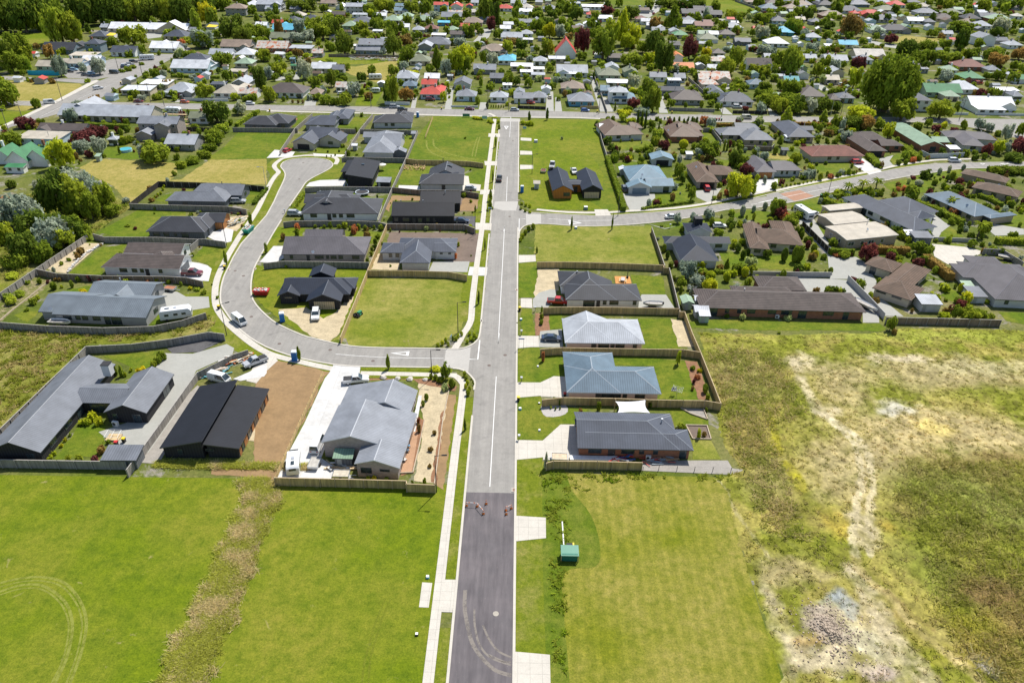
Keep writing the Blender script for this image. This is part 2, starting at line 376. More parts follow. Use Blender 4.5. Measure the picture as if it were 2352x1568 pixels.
q=line(tt('d1',1655,140,1700,70,1735,0)+tt('p',1071,757)+tt('c1',1803,940,1812,800,1835,600)+tt('c1',1858,420,1893,180,1915,0)+tt('b1',1922,850,1935,740,1950,600,1975,400,2000,200,2012,110,2003,80,1960,62),0,2)
ribbon('footpath',q,-.75,.75,m_concrete,fpz,.08)
q=line(tt('b2',30,908,200,925,400,936,540,936,690,932,850,920,960,915,1250,895,1520,857,1700,820,2000,755,2130,735)+tt('b3',150,745,350,700,700,625,960,580,1060,560,1250,515,1480,483,1600,470,1900,462),0,2)
ribbon('footpath',q,-.75,.75,m_concrete,fpz,.08)
q=line(tt('b1',0,40,400,50,900,60,1300,72,1700,82,1960,88),0); ribbon('footpath',q,-.9,.9,m_concrete,fpz,.08)
q=line(tt('b2',-20,95,400,100,590,108),0); ribbon('footpath',q,-.9,.9,m_concrete,fpz,.08)
def pads(name,mat,z,*lists):
 for L in lists: sheet(name,L,mat,z,thick=z)
pads('driveway',m_concrete,.062,
 tt('e',893,275,1128,290,1130,448,893,473),tt('e',883,1325,1160,1350,1168,1700,868,1700),
 tt('e',172,790,250,795,222,985,147,982),tt('e',330,768,437,770,405,1022,298,1018),
 tt('d2',92,432,298,434,300,550,92,568),tt('d2',98,22,283,24,284,115,98,132),tt('d2',92,940,318,945,325,1092,88,1115),
 tt('c2',-110,750,-12,755,-10,835,-112,830),tt('c1',2222,370,2370,368,2375,425,2222,438),
 tt('c2',-105,1085,45,1083,48,1180,-105,1180),
 tt('b1',2240,275,2335,280,2335,305,2240,300),tt('b1',2235,390,2340,395,2342,425,2235,425),tt('b1',2235,515,2350,518,2350,550,2235,555),
 tt('b1',1958,238,2060,240,2058,270,1955,268),tt('b1',1920,482,2032,484,2030,520,1925,520),tt('b1',1885,735,2008,735,2005,775,1880,775),
 tt('b1',1842,1025,1985,1030,1980,1090,1835,1085),
 tt('b2',538,908,655,908,690,965,550,968))
pads('driveway',m_conc_w,.066,
 tt('c1',1790,472,1948,478,1940,552,1775,548),
 tt('d1',590,278,828,292,820,352,555,345),
 tt('b1',0,455,70,382,250,400,225,440,130,450),
 tt('b1',345,705,380,670,470,650,690,643,720,700),
 tt('b0',1805,1130,1990,1070,2060,1090,2040,1190,1960,1210,1830,1150),
 tt('c0',1690,430,1760,440,1830,460,1868,490,1850,560,1840,600,1560,580,1600,500),
 tt('c1',-60,430,60,290,150,290,150,400,60,440),
 tt('b1',1165,695,1350,700,1355,735,1160,735),
 tt('b3',0,640,180,640,180,700,60,760,-40,780),
 tt('b3',930,458,1100,575,990,602,820,500))
pads('concrete_yard',m_conc_w,.058,tt('d1',555,345,820,352,740,420,760,600,560,900,500,1050,480,1100,780,1285,85,1282,200,1040,330,800,430,580,515,395))
pads('concrete_yard',m_concrete,.058,tt('d2',296,434,415,378,530,382,545,570,300,555),tt('d2',318,945,475,803,640,805,640,1118,322,1115),tt('d1',-120,300,-20,240,20,170,60,200,100,240,0,330,-90,440,-180,420))
sheet('concrete_yard',tt('d0',2050,400,2120,420,2330,380,2352,350,2352,260,2200,340,2060,400),m_conc_w,.06)
pads('concrete_yard',m_conc_g,.05,
 tt('d0',1460,175,1700,180,2000,95,2065,130,2050,185,1730,330,1560,700,1310,1050,1190,1100,1150,1040,960,940,870,870,1200,760,1320,560,1530,370,1375,300),
 tt('c0',1290,790,1360,690,1560,690,1640,735,1770,735,1840,735,1850,830,1690,855,1420,850,1400,870,1320,900),
 tt('c2',50,700,150,672,200,674,200,740,130,830,-5,830,-5,760),
 tt('c2',955,716,1170,718,1245,835,900,835),
 tt('c2',60,1040,250,1022,262,1180,45,1180),
 tt('c1',1470,425,1790,425,1770,520,1430,510),
 tt('c3',310,560,640,580,800,590,1070,870,1075,965,930,965,930,860,780,700,380,700),
 tt('c3',640,385,870,385,960,440,1050,600,1070,730,1290,910,1110,905,1000,740,800,545),
 tt('b2',1280,1050,1160,1080,1090,1060,1000,1030,1160,1075),
 tt('b2',790,770,1070,770,1075,805,960,905,850,912,820,850),
 tt('b2',1430,745,1660,720,1590,820,1545,850,1440,800),
 tt('b3',1080,460,1200,430,1165,480,1200,520,1100,535,1065,510),
 tt('c3',340,60,480,20,800,545,800,580,640,580,620,380),
 tt('b3',1470,980,1560,950,1650,1020,1700,1050,1620,1110,1600,1150,1500,1176,1550,1000),
 tt('b3',2060,1030,2352,1080,2352,1130,2100,1140,1990,1050))
pads('concrete_yard',m_concrete,.056,tt('c3',1540,270,1860,300,2000,340,1880,400,1810,450,1680,450,1560,380),tt('b1',1735,610,1780,615,1790,680,1890,690,1880,745,1730,740))
pads('driveway',m_conc_g,.05,*[tt(*q) for q in (('a1',1600,780,1650,780,1630,966,1570,963),('a1',1885,905,1945,905,1940,968,1870,968),('a2',120,810,175,810,180,983,110,978),('a2',195,860,235,860,255,988,190,988),('a2',500,700,540,700,640,988,590,988),('a2',1100,880,1140,880,1190,998,1110,998),('a2',600,860,640,860,710,988,650,988),('a2',1640,960,1690,950,1760,1013,1670,1008),('a1',340,890,440,890,430,933,330,933),('a1',1290,860,1330,850,1310,958,1270,958),('a3',90,950,110,955,190,1023,110,1023),('a0',1560,880,1640,870,1600,905,1540,905),('a2',1690,740,1760,735,1750,790,1680,790),('a1',60,660,280,640,290,700,80,715),('a2',1150,830,1200,830,1180,870,1120,880),('a3',500,740,560,735,640,800,560,800))])
sheet('tar_yard',tt('d0',1470,130,1640,90,1920,40,1960,70,1760,165,1520,175),m_black_tar,.056)
sheet('tar_yard',tt('b1',1650,965,1845,968,1835,1060,1640,1035),m_black_tar,.05)
sheet('gravel_yard',tt('d2',1195,1120,1950,1120,1990,1190,2080,1200,2090,1240,1980,1245,1190,1210),m_gravel,.05)
sheet('gravel_yard',tt('d0',1300,1000,1480,700,1740,460,1790,480,1400,1150,1250,1140),m_gravel,.04)
def lot(mat,z,*lists,name='lawn'):
 for L in lists:
  q=[G(*p) for p in L]; o_=[]; rj=random.Random(len(L)*7+int(q[0].x))
  for a,c in zip(q,q[1:]+q[:1]):
   n=max(1,int((c-a).length/1.1)); d=(c-a); nn=Vector((-d.y,d.x,0)); nn=nn.normalized() if nn.length else nn
   for i in range(n): o_.append(a+d*(i/n)+nn*(rj.uniform(-.22,.22) if i else 0))
  sheet_xy(name,o_,mat,z)
lot(m_dry,.014,tt('c1',870,560,1760,590,1820,560,1770,900,1690,1050,1450,1176,730,1176,700,1100,560,1130,640,1080),tt('c2',5,420,20,100,400,105,700,110,1040,110,1150,450,500,440))
lot(m_lush,.020,tt('b1',1470,85,2000,90,1960,500,1920,530,1230,455,1310,290))
lot(m_field,.020,tt('b2',0,110,580,115,640,400,700,600,760,920,-40,905,-120,790,-120,300,-90,170))
lot(m_lush,.022,tt('b2',480,400,640,430,700,600,760,900,640,915,500,840,600,760,620,600,560,500))
lot(m_lush,.022,tt('b0',2100,230,2352,230,2352,460,1800,470,1950,380),tt('b1',0,230,230,235,130,380,60,385,0,460))
lot(m_brown,.018,tt('b0',850,460,1250,480,1560,500,1560,600,1490,660,1130,850,1000,700,830,620,700,540),tt('b0',1600,640,1850,470,2352,462,2352,690,1400,655),tt('a0',150,720,400,730,700,740,730,760,400,950,200,980,-40,960,-40,700))
lot(m_field,.016,tt('a0',-60,980,170,985,310,975,200,1040,0,1110,-100,1140),tt('a0',0,300,280,290,420,290,440,390,330,400,0,340,-200,320),tt('a2',1480,60,1530,0,1780,0,1900,60,2020,120,1850,110,1700,110))
lot(m_brown,.016,tt('a3',1100,360,1300,315,1620,345,1550,400,1250,385),tt('a1',560,560,780,590,1150,530,1150,640,1000,740,740,660))
lot(m_field,.014,tt('a1',260,480,560,470,1180,500,1180,560,700,570,400,530),tt('a1',840,760,1050,760,960,930,780,930))
lot(m_lush,.016,tt('a3',1690,65,1940,65,1950,95,1700,100),tt('a2',640,0,1000,0,1010,50,700,45))
lot(m_weedy,.012,tt('c0',-60,1010,700,1080,1100,1070,1500,1010,1830,900,1900,980,1820,1040,1500,1110)+tt('d0',1200,90,760,100,600,280,0,830,-200,950)+[('p',-200,740)])
lot(m_weedy,.011,tt('b0',0,800,800,700,1180,870,820,1120,740,1200)+tt('c0',320,470,0,700,-100,700,-100,0))
lot(m_lush,.024,
 tt('b0',860,1110,1230,905,1640,930,1640,1000,1330,1090,1320,1145,1050,1150),
 tt('c0',600,530,900,300,1110,275,1060,380,900,480,920,545),
 tt('c0',1690,400,1790,290,2010,285,2040,250,1870,475,1800,440),
 tt('c0',350,860,520,690,830,625,830,700,540,840,360,860,240,960,120,900,200,860),
 tt('c0',1430,690,1560,690,1600,720,1770,690,1770,740,1650,735),
 tt('c0',1330,985,1420,860,1690,855,1850,830,1870,900,1700,930),
 tt('d0',900,200,1450,150,1400,260,1230,340,1050,250),
 tt('d0',700,810,930,800,940,960,850,1080,480,1110),
 tt('b0',2150,740,2352,735,2352,800,2230,855,2050,840),
 tt('b0',1370,830,1480,770,1710,730,1560,800,1480,850),
 tt('b0',830,440,900,350,1050,330,1270,380,1250,460,1150,470))
lot(m_field,.023,
 tt('c1',-150,400,200,270,90,300,150,110,-30,290),
 tt('c1',-50,290,80,120,330,130,310,240,150,260),
 tt('c1',-110,440,-120,700,-60,790,100,920,250,1020,560,1120,640,1060,900,520,880,490,0,480))
lot(m_lush,.027,
 tt('c1',660,160,980,160,960,270,880,270,800,210,670,200),
 tt('b1',180,935,330,745,340,850,300,940),tt('b1',640,750,780,755,1060,830,1030,880,900,810,640,780),
 tt('b1',590,1176,780,1100,1050,1110,1000,1176),tt('b1',370,660,600,500,680,480,660,620,560,650),
 tt('b1',940,700,1000,560,1080,500,1210,500,1100,690),tt('b1',1150,640,1230,530,1500,530,1500,580,1340,690,1200,690),
 tt('b1',410,400,450,360,700,360,690,430,560,430),tt('b1',640,240,780,250,720,320,690,315),
 tt('b1',600,180,760,90,900,90,820,190),tt('b1',200,80,350,80,250,180,220,180),tt('b1',1160,380,1180,250,1300,260,1240,380,1180,390),
 tt('b1',1740,600,1950,530,1930,640,1900,690,1790,680))
lot(m_verge,.055,
 tt('b1',2000,525,2030,525,2020,620,2005,730,1965,735),tt('b1',2010,310,2052,310,2030,480,1995,480),
 tt('b1',1885,785,1915,785,1890,1020,1855,1025),tt('b1',1940,780,1975,880,1985,900,1965,1025,1932,1025),
 tt('c1',1918,153,1972,153,1943,473,1885,473),tt('c1',1868,560,1933,560,1888,1050,1820,1050),
 tt('c0',2100,255,2140,255,2010,490,1990,500),tt('c0',1905,600,1955,600,1935,725,1900,725),tt('c0',1925,840,1960,830,1990,905,1960,910),
 tt('c0',2050,1010,2090,1010,2150,1080,2120,1082),tt('c0',2240,1170,2300,1150,2352,1200,2352,1240),
 tt('d1',190,197,340,232,585,275,570,296,360,262,170,215),tt('d1',828,297,1440,308,1430,330,820,322),tt('d1',775,358,1430,370,1425,395,765,388),
 tt('b2',50,925,540,948,548,965,60,945),tt('b2',685,945,850,935,850,952,690,962),tt('b2',950,930,1520,868,1530,885,990,942),tt('b2',1610,850,2050,772,2060,790,1640,865),
 tt('b3',145,750,340,700,700,625,960,588,985,600,700,655,400,712,200,762),tt('b3',1200,535,1460,498,1480,510,1240,552),tt('b3',0,775,75,770,80,785,0,802),
 tt('b0',2280,1000,2300,930,2200,1100,2270,1020))
sheet_xy('grass_verge',[(-9.1,15),(-7.55,15),(-7.55,64.3),(-9.1,64.3)],m_verge,.05)
sheet_xy('grass_verge',[(-9.1,67.5),(-7.55,67.5),(-7.55,108),(-8.2,112),(-9.1,112)],m_verge,.05)
lot(m_lush,.028,
 tt('d2',95,135,285,118,300,195,490,200,515,378,415,378,298,432,92,430),
 tt('d2',92,568,300,552,320,600,540,650,720,670,600,800,475,803,318,943,92,940),
 tt('d2',920,200,1580,240,1690,585,1340,580,1370,530,1300,290,930,275),
 tt('d2',1280,655,1540,660,1780,760,1780,810,1490,840,1450,700),
 tt('d2',1190,130,1220,90,1200,0,1500,0,1540,135),
 tt('c2',860,540,1140,560,1170,718,955,712,880,620),
 tt('c2',660,930,1210,930,1280,1176,1000,1176,940,960),tt('c2',135,890,250,895,250,1020,140,1025),
 tt('c1',2225,440,2375,425,2400,740,2222,745),
 tt('c2',-108,835,-10,840,10,1080,-105,1082),
 tt('b1',2240,310,2352,305,2340,395,2238,388),tt('b1',2238,430,2352,425,2352,515,2238,512),
 tt('c2',1380,960,1600,930,2352,960,2352,1040,1400,1010)+[]  ,
 tt('c3',0,950,900,968,1075,970,1140,1020,1100,1040,0,1020),
 tt('c3',100,370,430,370,420,500,100,495),tt('c2',1640,350,1760,345,2100,365,2352,400,2352,500,1700,480),
 tt('c3',500,120,560,120,680,210,620,240),tt('c3',1560,270,1790,270,1860,300,1700,362),tt('c3',1600,210,1680,110,1800,180,1830,210),
 tt('c3',2120,870,2352,875,2352,980,2200,950),tt('c3',2110,60,2160,0,2352,0,2352,110,2200,118),tt('c3',1610,720,1700,660,1780,700,1720,780),
 tt('b2',990,870,1080,790,1260,740,1200,580,1290,570,1360,760,1400,830),tt('b2',710,500,1000,480,1010,520,830,520,830,700),
 tt('b2',700,320,1000,300,1100,340,1000,390,760,380),tt('b2',1490,230,1580,230,1650,310,1500,310),tt('b2',1620,170,1790,165,1750,190),
 tt('b2',1600,480,1720,470,1740,560,1680,550),tt('b2',1720,960,1900,910,2100,930,2100,1080,1960,1010),tt('b2',1150,1040,1400,1010,1700,985,1680,1040,1500,1070,1200,1075),
 tt('b2',2050,670,2120,640,2280,650,2100,690),
 tt('b3',500,510,800,495,820,560,700,600,540,590),tt('b3',1170,460,1240,410,1320,430,1200,510),tt('b3',280,860,560,800,610,850,610,910,520,930),
 tt('b3',1100,680,1350,630,1550,560,2050,550,2000,570,1750,620,1550,700,1530,740,1400,770,1180,750),tt('b3',2110,1000,2260,930,2352,960,2352,1060,2150,1050),
 tt('b3',800,220,1000,220,1020,240,820,240),tt('b3',500,190,560,230,520,230))
lot(m_brown,.027,tt('b2',1990,420,2230,420,2290,480,2060,455),tt('b3',20,415,210,415,300,480,90,455))
lot(m_soil,.034,tt('d1',-100,400,0,320,95,240,560,340,505,385,420,575,320,790,190,1030,75,1290,-490,1240,-480,1140,-120,1160)+[],name='bare_soil')
lot(m_soil2,.034,tt('c1',1085,165,1870,178,1845,430,1650,425,1000,340,1060,260),tt('b1',1705,800,1870,800,1850,920,1690,930),name='bare_soil')
lot(m_soil,.034,tt('b1',1110,785,1350,790,1360,830,1110,830,1080,930,1040,900),tt('b1',1730,795,1870,800,1850,920,1700,920),name='bare_soil')
lot(m_clay,.036,tt('c1',985,355,1180,365,1170,500,920,495),tt('d1',1340,440,1500,430,1600,510,1480,1320,1300,1300,1390,800,1340,560),tt('d0',2100,920,2352,640,2352,590)+tt('d1',180,590,0,980),tt('b0',1990,990,2100,960,2200,960,2090,1100,1990,1080),name='clay_patch')
lot(m_soil,.030,tt('d1',1500,530,1670,545,1560,1380,1480,1330),name='bare_soil')
lot(m_bark,.040,tt('d2',1570,240,1680,250,1800,590,1690,580),tt('c2',15,880,135,885,140,1050,20,1080),tt('d1',750,395,1420,400,1680,470,1660,510,1340,440,1300,410,770,410),tt('d1',1390,765,1300,1230,1180,1260,1310,800,1340,740),tt('d1',1560,680,1500,1320,1450,1310,1540,700),name='planting_bed')
lot(m_clay,.036,tt('c1',100,850,350,830,500,930,600,880,800,650,640,1060,560,1130,400,1090),tt('c2',1210,930,1330,950,1420,1176,1280,1176),tt('c2',40,490,225,490,225,680,60,700,20,740,0,700,30,600),name='clay_patch')
sheet('planting_bed',tt('c0',420,490,700,260,900,265,590,530,500,520),m_clay,.032)
sheet('planting_bed',tt('c0',0,830,250,590,450,590,380,680,130,840,20,950,-40,950),m_bare,.034)
sheet('timber_deck',tt('d1',1250,870,1340,870,1280,1230,1185,1225),paved('deck_wood',(.50,.30,.18),.15,.12),.16,thick=.16)
sheet('paving',tt('d1',1340,548,1370,548,1310,870,1270,868),m_conc_w,.08,thick=.06)
sheet('timber_deck',tt('c2',715,558,850,560,866,624,725,624),paved('deck_orange',(.62,.30,.09),.15,.08),.16,thick=.16)
sheet('timber_deck',tt('b1',240,100,275,110,215,185,155,190),paved('deck_brown',(.30,.13,.08),.15,.08),.16,thick=.16)
sheet('timber_deck',tt('b1',635,265,700,265,690,310,610,330),paved('paver_orange',(.55,.27,.15),.4,.1),.1,thick=.1)
sheet('white_gravel_bed',tt('b1',410,415,700,425,660,445,420,440),M('white_gravel',(.6,.58,.54),.9,.3,6),.045)
sheet('rock_garden',tt('d2',305,640,380,620,515,625,540,690,470,730,350,735,310,690),M('stone_grey',(.38,.36,.34),.9,.3,6),.045,sm=2)
sheet('veg_bed',tt('d2',1580,810,1765,815,1800,935,1640,930),m_soil2,.05)
sheet('veg_bed',tt('d2',1540,660,1730,665,1770,760,1620,700),m_gravel,.05)
sheet('dry_lot',tt('d2',1640,935,1800,940,1890,1110,1640,1110),m_dry,.04)
sheet('car_park',tt('a0',540,640,700,600,830,560,1000,520,1250,520,1400,480,1540,480,1300,600,1080,660,860,700,600,690),m_asph,.02)
sheet('school_yard',tt('a0',860,280,1000,275,1440,280,1420,330,1100,370,860,360),m_conc_g,.02)
def trail(pts,w,mat,z=.04,sm=5):
 q=smooth([G(*p) for p in pts],sm); ribbon('tyre_track',q,-w/2,w/2,mat,z)
trail(tt('e',505,850,500,980,520,1110,560,1260,640,1380,740,1470,860,1510),.55,m_dust,.04)
trail(tt('e',575,1000,580,1130,615,1270,700,1370,860,1430),.3,m_dust,.04)
trail(tt('e',640,1120,690,1230,760,1320,860,1370),.3,m_dust,.04)
trail(tt('e',690,1350,800,1400,860,1405),.25,m_dust,.04)
trail(tt('g',0,640,90,612,180,608,250,640,310,700,335,780,330,860,305,960,255,1065,220,1150),.42,m_tyre,.016)
trail(tt('g',0,655,90,628,175,625,240,655,292,710,318,785,314,860,290,960,240,1065,205,1150),.25,m_tyre,.016)
trail(tt('g',0,600,100,578,200,573,300,600,370,680,400,770,392,860,365,960,325,1065,300,1150),.42,m_tyre,.016)
trail(tt('g',0,618,100,594,195,590,285,615,352,690,380,775,373,860,348,960,308,1065,285,1150),.25,m_tyre,.016)
trail(tt('g',1815,670,1775,760,1745,860,1720,950,1710,1065),.3,m_tyre2,.016)
trail(tt('g',1790,670,1745,780,1715,880,1690,980,1680,1065),.3,m_tyre2,.016)
trail(tt('b1',1410,300,1420,370,1500,430,1650,465,1800,475),.7,m_tyre,.026)
trail(tt('b1',1470,290,1480,350,1560,400,1700,440,1850,470),.7,m_tyre,.026)
trail(tt('b1',1440,100,1480,200,1520,260,1500,300),.8,m_tyre2,.026)
trail(tt('b1',1880,270,1860,340,1840,440),.5,m_tyre,.026)
trail(tt('b1',1860,270,1835,340,1810,440),.5,m_tyre,.026)
trail(tt('b1',1500,110,1700,140,1850,200,1990,250),.9,m_tyre2,.026)
trail(tt('b1',2260,1100,1995,235,1900,240,1600,260),.9,m_tyre2,.024) if False else None
# ================================================================= rough paddocks and tall grass
NR=np.random.RandomState(3)
def vnoise(x,y,scale,seed=0):
 r=np.random.RandomState(seed).rand(257,257); X=x/scale+1000.3; Y=y/scale+1000.7
 xi=np.floor(X).astype(int); yi=np.floor(Y).astype(int); fx=X-xi; fy=Y-yi
 fx=fx*fx*(3-2*fx); fy=fy*fy*(3-2*fy); a=r[xi%256,yi%256]; b=r[(xi+1)%256,yi%256]; c=r[xi%256,(yi+1)%256]; d=r[(xi+1)%256,(yi+1)%256]
 return (a*(1-fx)+b*fx)*(1-fy)+(c*(1-fx)+d*fx)*fy
def fbm(x,y,scale,seed=0,oct=4):
 s=0;a=1;t=0
 for i in range(oct): s=s+a*vnoise(x,y,scale/2**i,seed+i); t+=a; a*=.55
 return s/t
def inpoly(x,y,poly):
 c=np.zeros(x.shape,bool); n=len(poly)
 for i in range(n):
  x0,y0=poly[i]; x1,y1=poly[(i+1)%n]
  k=((y0>y)!=(y1>y))&(x<(x1-x0)*(y-y0)/((y1-y0) if y1!=y0 else 1e-9)+x0); c^=k
 return c
def dseg(x,y,pts):
 d=np.full(x.shape,1e9)
 for (a,b),(c,e) in zip(pts[:-1],pts[1:]):
  vx,vy=c-a,e-b; t=np.clip(((x-a)*vx+(y-b)*vy)/(vx*vx+vy*vy+1e-9),0,1); d=np.minimum(d,np.hypot(x-a-t*vx,y-b-t*vy))
 return d
def w2(t,*a): return [(v.x,v.y) for v in (G(t,a[i],a[i+1]) for i in range(0,len(a),2))]
CLAY=(.50,.43,.27); TAN=(.40,.33,.165); SAND=(.47,.385,.185); DRY=(.34,.30,.075); GRN=(.20,.215,.025); BGR=(.225,.245,.055); MUS=(.32,.29,.015); BRN=(.22,.155,.06); OLV=(.27,.245,.085)
def rough_color(x,y):
 wx=x+(fbm(x,y,5,11)-.5)*7; wy=y+(fbm(x,y,5,21)-.5)*7
 n=fbm(x,y,6,5); n2=fbm(x,y,1.5,9,4); n2=np.clip((n2-.5)*1.35+.5,0,1)
 C=np.zeros(x.shape+(3,)); C[:]=DRY
 def blend(m,c):
  m=np.clip(m,0,1)[...,None]; C[:]=C*(1-m)+np.array(c)*m
 blend((n-.40)*5,GRN)
 def sp(fx,fy,rx,ry,c,s=1,br=.6):
  g=G('f',fx,fy); e=G('f',fx+rx,fy); h=G('f',fx,fy-ry); a=e.x-g.x; b=h.y-g.y
  d=np.exp(-(((wx-g.x)/a)**2+((wy-g.y)/b)**2)*.9)
  blend(s*np.clip((d*1.5-.3)+(n2-.5)*br*(d>.1),0,1),c)
 def st(pts,w,c,s=1,br=.55):
  q=w2('f',*pts); d=dseg(x+(fbm(x,y,2.5,31)-.5)*1.6,y+(fbm(x,y,2.5,41)-.5)*1.6,q)
  blend(s*np.clip((w-d)/w*2.2,0,1)*np.clip(.65+(n2-.5)*br*2,0,1),c)
 for a in ((250,110,260,35,GRN,.7),(900,70,600,30,(.29,.32,.05),.8),(200,250,170,100,OLV,.8),(260,520,110,90,BRN,.5),(330,700,150,110,OLV,.8),(390,830,110,70,BRN,.4),
              (520,480,140,90,GRN,.6),(1100,240,420,75,TAN,.85),(1300,330,300,30,GRN,.75),(1250,210,260,40,(.42,.38,.2),.7),(620,250,130,60,TAN,.8),(640,330,110,60,TAN,.7),
              (1000,470,420,90,SAND,1),(1300,520,260,90,SAND,.9),(860,570,200,70,SAND,.9),(640,620,150,90,TAN,.85),(620,720,120,80,TAN,.7),(860,640,120,80,TAN,.7),
              (1250,620,330,40,BRN,.7),(870,390,90,28,(.50,.48,.40),.8),(900,172,125,20,CLAY,1.2),(470,190,90,40,CLAY,.8),(1060,480,90,35,(.62,.50,.16),.7),
              (1150,780,300,150,BGR,.9),(1100,830,160,90,GRN,.7),(1350,760,160,130,BGR,.8),(930,820,70,60,BRN,.5),(860,910,60,35,(.40,.29,.05),.7),(1330,700,100,60,BRN,.4),
              (1150,1050,260,130,GRN,.8),(1300,1180,170,80,BRN,.95),(1380,1300,120,120,BRN,.7),(1180,1400,200,130,MUS,.5),(1330,1480,150,100,BRN,.6),(980,1050,120,120,BGR,.5),
              (600,870,60,60,(.42,.32,.06),.7),(560,1000,160,80,GRN,.5),(350,1090,90,60,TAN,.7),(480,1100,160,50,TAN,.6),(330,1200,45,80,CLAY,.8),(400,1420,60,120,CLAY,.9),
              (520,1500,130,60,CLAY,1),(600,1540,120,50,CLAY,.9),(480,1415,70,35,(.42,.30,.12),.9),(590,1370,110,90,(.42,.35,.28),1),(560,1290,80,40,(.42,.36,.28),.9),(640,1235,70,35,(.32,.35,.34),1),(650,1275,40,30,(.33,.36,.35),.9),
              (850,1430,110,90,CLAY,.8),(760,1300,100,80,TAN,.9),(740,1420,110,90,(.50,.46,.3),.9),(830,1540,90,40,(.46,.38,.3),1),(1080,1370,80,80,TAN,.4),(1280,1500,50,30,(.45,.42,.36),.9)): sp(*a)
 st((330,400,350,500,370,580),1.1,MUS,.9);st((410,630,450,700,460,740),1.3,MUS,.9);st((850,1260,930,1310),1.0,BRN,.6)
 st((430,170,480,290,530,380,560,410),1.5,CLAY,.9);st((530,400,600,440,660,500,710,560,720,640,715,730,700,830,690,900,700,1010),.85,(.62,.55,.37),1)
 st((600,430,700,500,760,590,770,700,765,800,760,900,770,1010),.8,(.62,.55,.37),1);st((735,560,740,700,735,860,735,960),2.4,TAN,.6);st((700,860,740,900,760,960),2.3,CLAY,.9)
 st((690,1090,740,1160,800,1270,850,1360,900,1430,960,1490,1010,1560),2.0,CLAY,.95);st((560,400,600,395),2.6,CLAY,.9)
 st((700,1030,740,1120,840,1200,960,1320,1040,1400,1130,1470,1230,1560),1.0,(.46,.37,.17),.9);st((820,1180,900,1230,950,1280,1050,1350),.35,BRN,.8)
 st((110,700,150,760,200,850,260,930,330,1030,420,1070),.35,(.45,.40,.22),.7);st((270,900,380,950,480,1010,560,1040),.6,(.19,.2,.04),.8);st((340,1030,420,1070,480,1090),.5,BRN,.4)
 return np.clip(C*(.50+.62*n2[...,None])*(.8+.4*fbm(x,y,.9,71,2)[...,None]),0,1)
def grid_sheet(name,x0,x1,y0,y1,res,colfn,hfn,mat):
 nx=int((x1-x0)/res)+1; ny=int((y1-y0)/res)+1
 X,Y=np.meshgrid(np.linspace(x0,x1,nx),np.linspace(y0,y1,ny)); Z=hfn(X,Y); Cc=colfn(X,Y)
 me=bpy.data.meshes.new(name); me.vertices.add(nx*ny)
 co=np.stack([X,Y,Z],-1).reshape(-1).astype(np.float32); me.vertices.foreach_set('co',co)
 i=np.arange(nx*ny).reshape(ny,nx); q=np.stack([i[:-1,:-1],i[:-1,1:],i[1:,1:],i[1:,:-1]],-1).reshape(-1,4)
 me.loops.add(q.size); me.loops.foreach_set('vertex_index',q.reshape(-1).astype(np.int32)); me.polygons.add(len(q))
 me.polygons.foreach_set('loop_start',np.arange(0,q.size,4,dtype=np.int32)); me.polygons.foreach_set('loop_total',np.full(len(q),4,dtype=np.int32))
 me.polygons.foreach_set('use_smooth',np.ones(len(q),bool))
 a=me.color_attributes.new('tone','FLOAT_COLOR','POINT'); cc=np.ones((nx*ny,4),np.float32); cc[:,:3]=Cc.reshape(-1,3); a.data.foreach_set('color',cc.reshape(-1))
 me.materials.append(mat); me.update(); me.validate(); o=obj(name,me); tag(o,kind='structure'); return o
def attr_mat(name,fine=(3.5,9),amp=.35,rough=.95,trans=0,bmp=.8):
 m,nt,b=newmat(name); at=nt.nodes.new('ShaderNodeAttribute'); at.attribute_name='tone'
 f=noise(nt,fine[0],5,rough=.75); f2=noise(nt,fine[1],3)
 k=ramp(nt,f,[(.28,(1-amp,1-amp,1-amp)),(.5,(1,1,1)),(.75,(1+amp,1+amp,1+amp*.9))])
 c=mix(nt,1.0,at.outputs['Color'],k,'MULTIPLY'); nt.links.new(c,b.inputs['Base Color']); b.inputs['Roughness'].default_value=rough; b.inputs['Specular IOR Level'].default_value=.1
 if bmp: bump(nt,b,f,bmp,.15)
 return m
m_rough=attr_mat('rough_ground',(1.7,7),.52)
bl=w2('f',-10,-40,40,130,110,370,95,420,135,560,190,620,200,650,100,690)+w2('p',1638,1100,1668,1130,1698,1250,1745,1400,1790,1540,1830,1700)
bl.sort(key=lambda a:-a[1])
byy=np.array([b[1] for b in bl][::-1]); bxx=np.array([b[0] for b in bl][::-1])
topl=w2('c2',1380,1045,1800,1060,2352,1070)+w2('c3',500,1060,1150,1050,1240,1010,2150,1020,2352,1030,2900,1060)
tx=np.array([a[0] for a in topl]); ty=np.array([a[1] for a in topl])
def rh(x,y):
 e=np.interp(y,byy,bxx)+(fbm(x,y,2,77)-.5)*1.6; t=np.interp(x,tx,ty)+(fbm(x,y,2,78)-.5)*1.5
 inside=np.minimum(x-e,t-y)
 h=.02+.30*fbm(x,y,7,61)*np.clip(inside/6,0,1)+.16*fbm(x,y,1.3,63,2)*np.clip(inside/3,0,1)
 gm=G('f',590,1360); h=h+1.0*np.exp(-(((x-gm.x)/3.8)**2+((y-gm.y)/4.5)**2))*(.6+.8*fbm(x,y,1.0,64,2))*(inside>0)
 return np.where(inside>0,h,-.15)
grid_sheet('rough_ground',26,175,30,160,.34,rough_color,rh,m_rough)
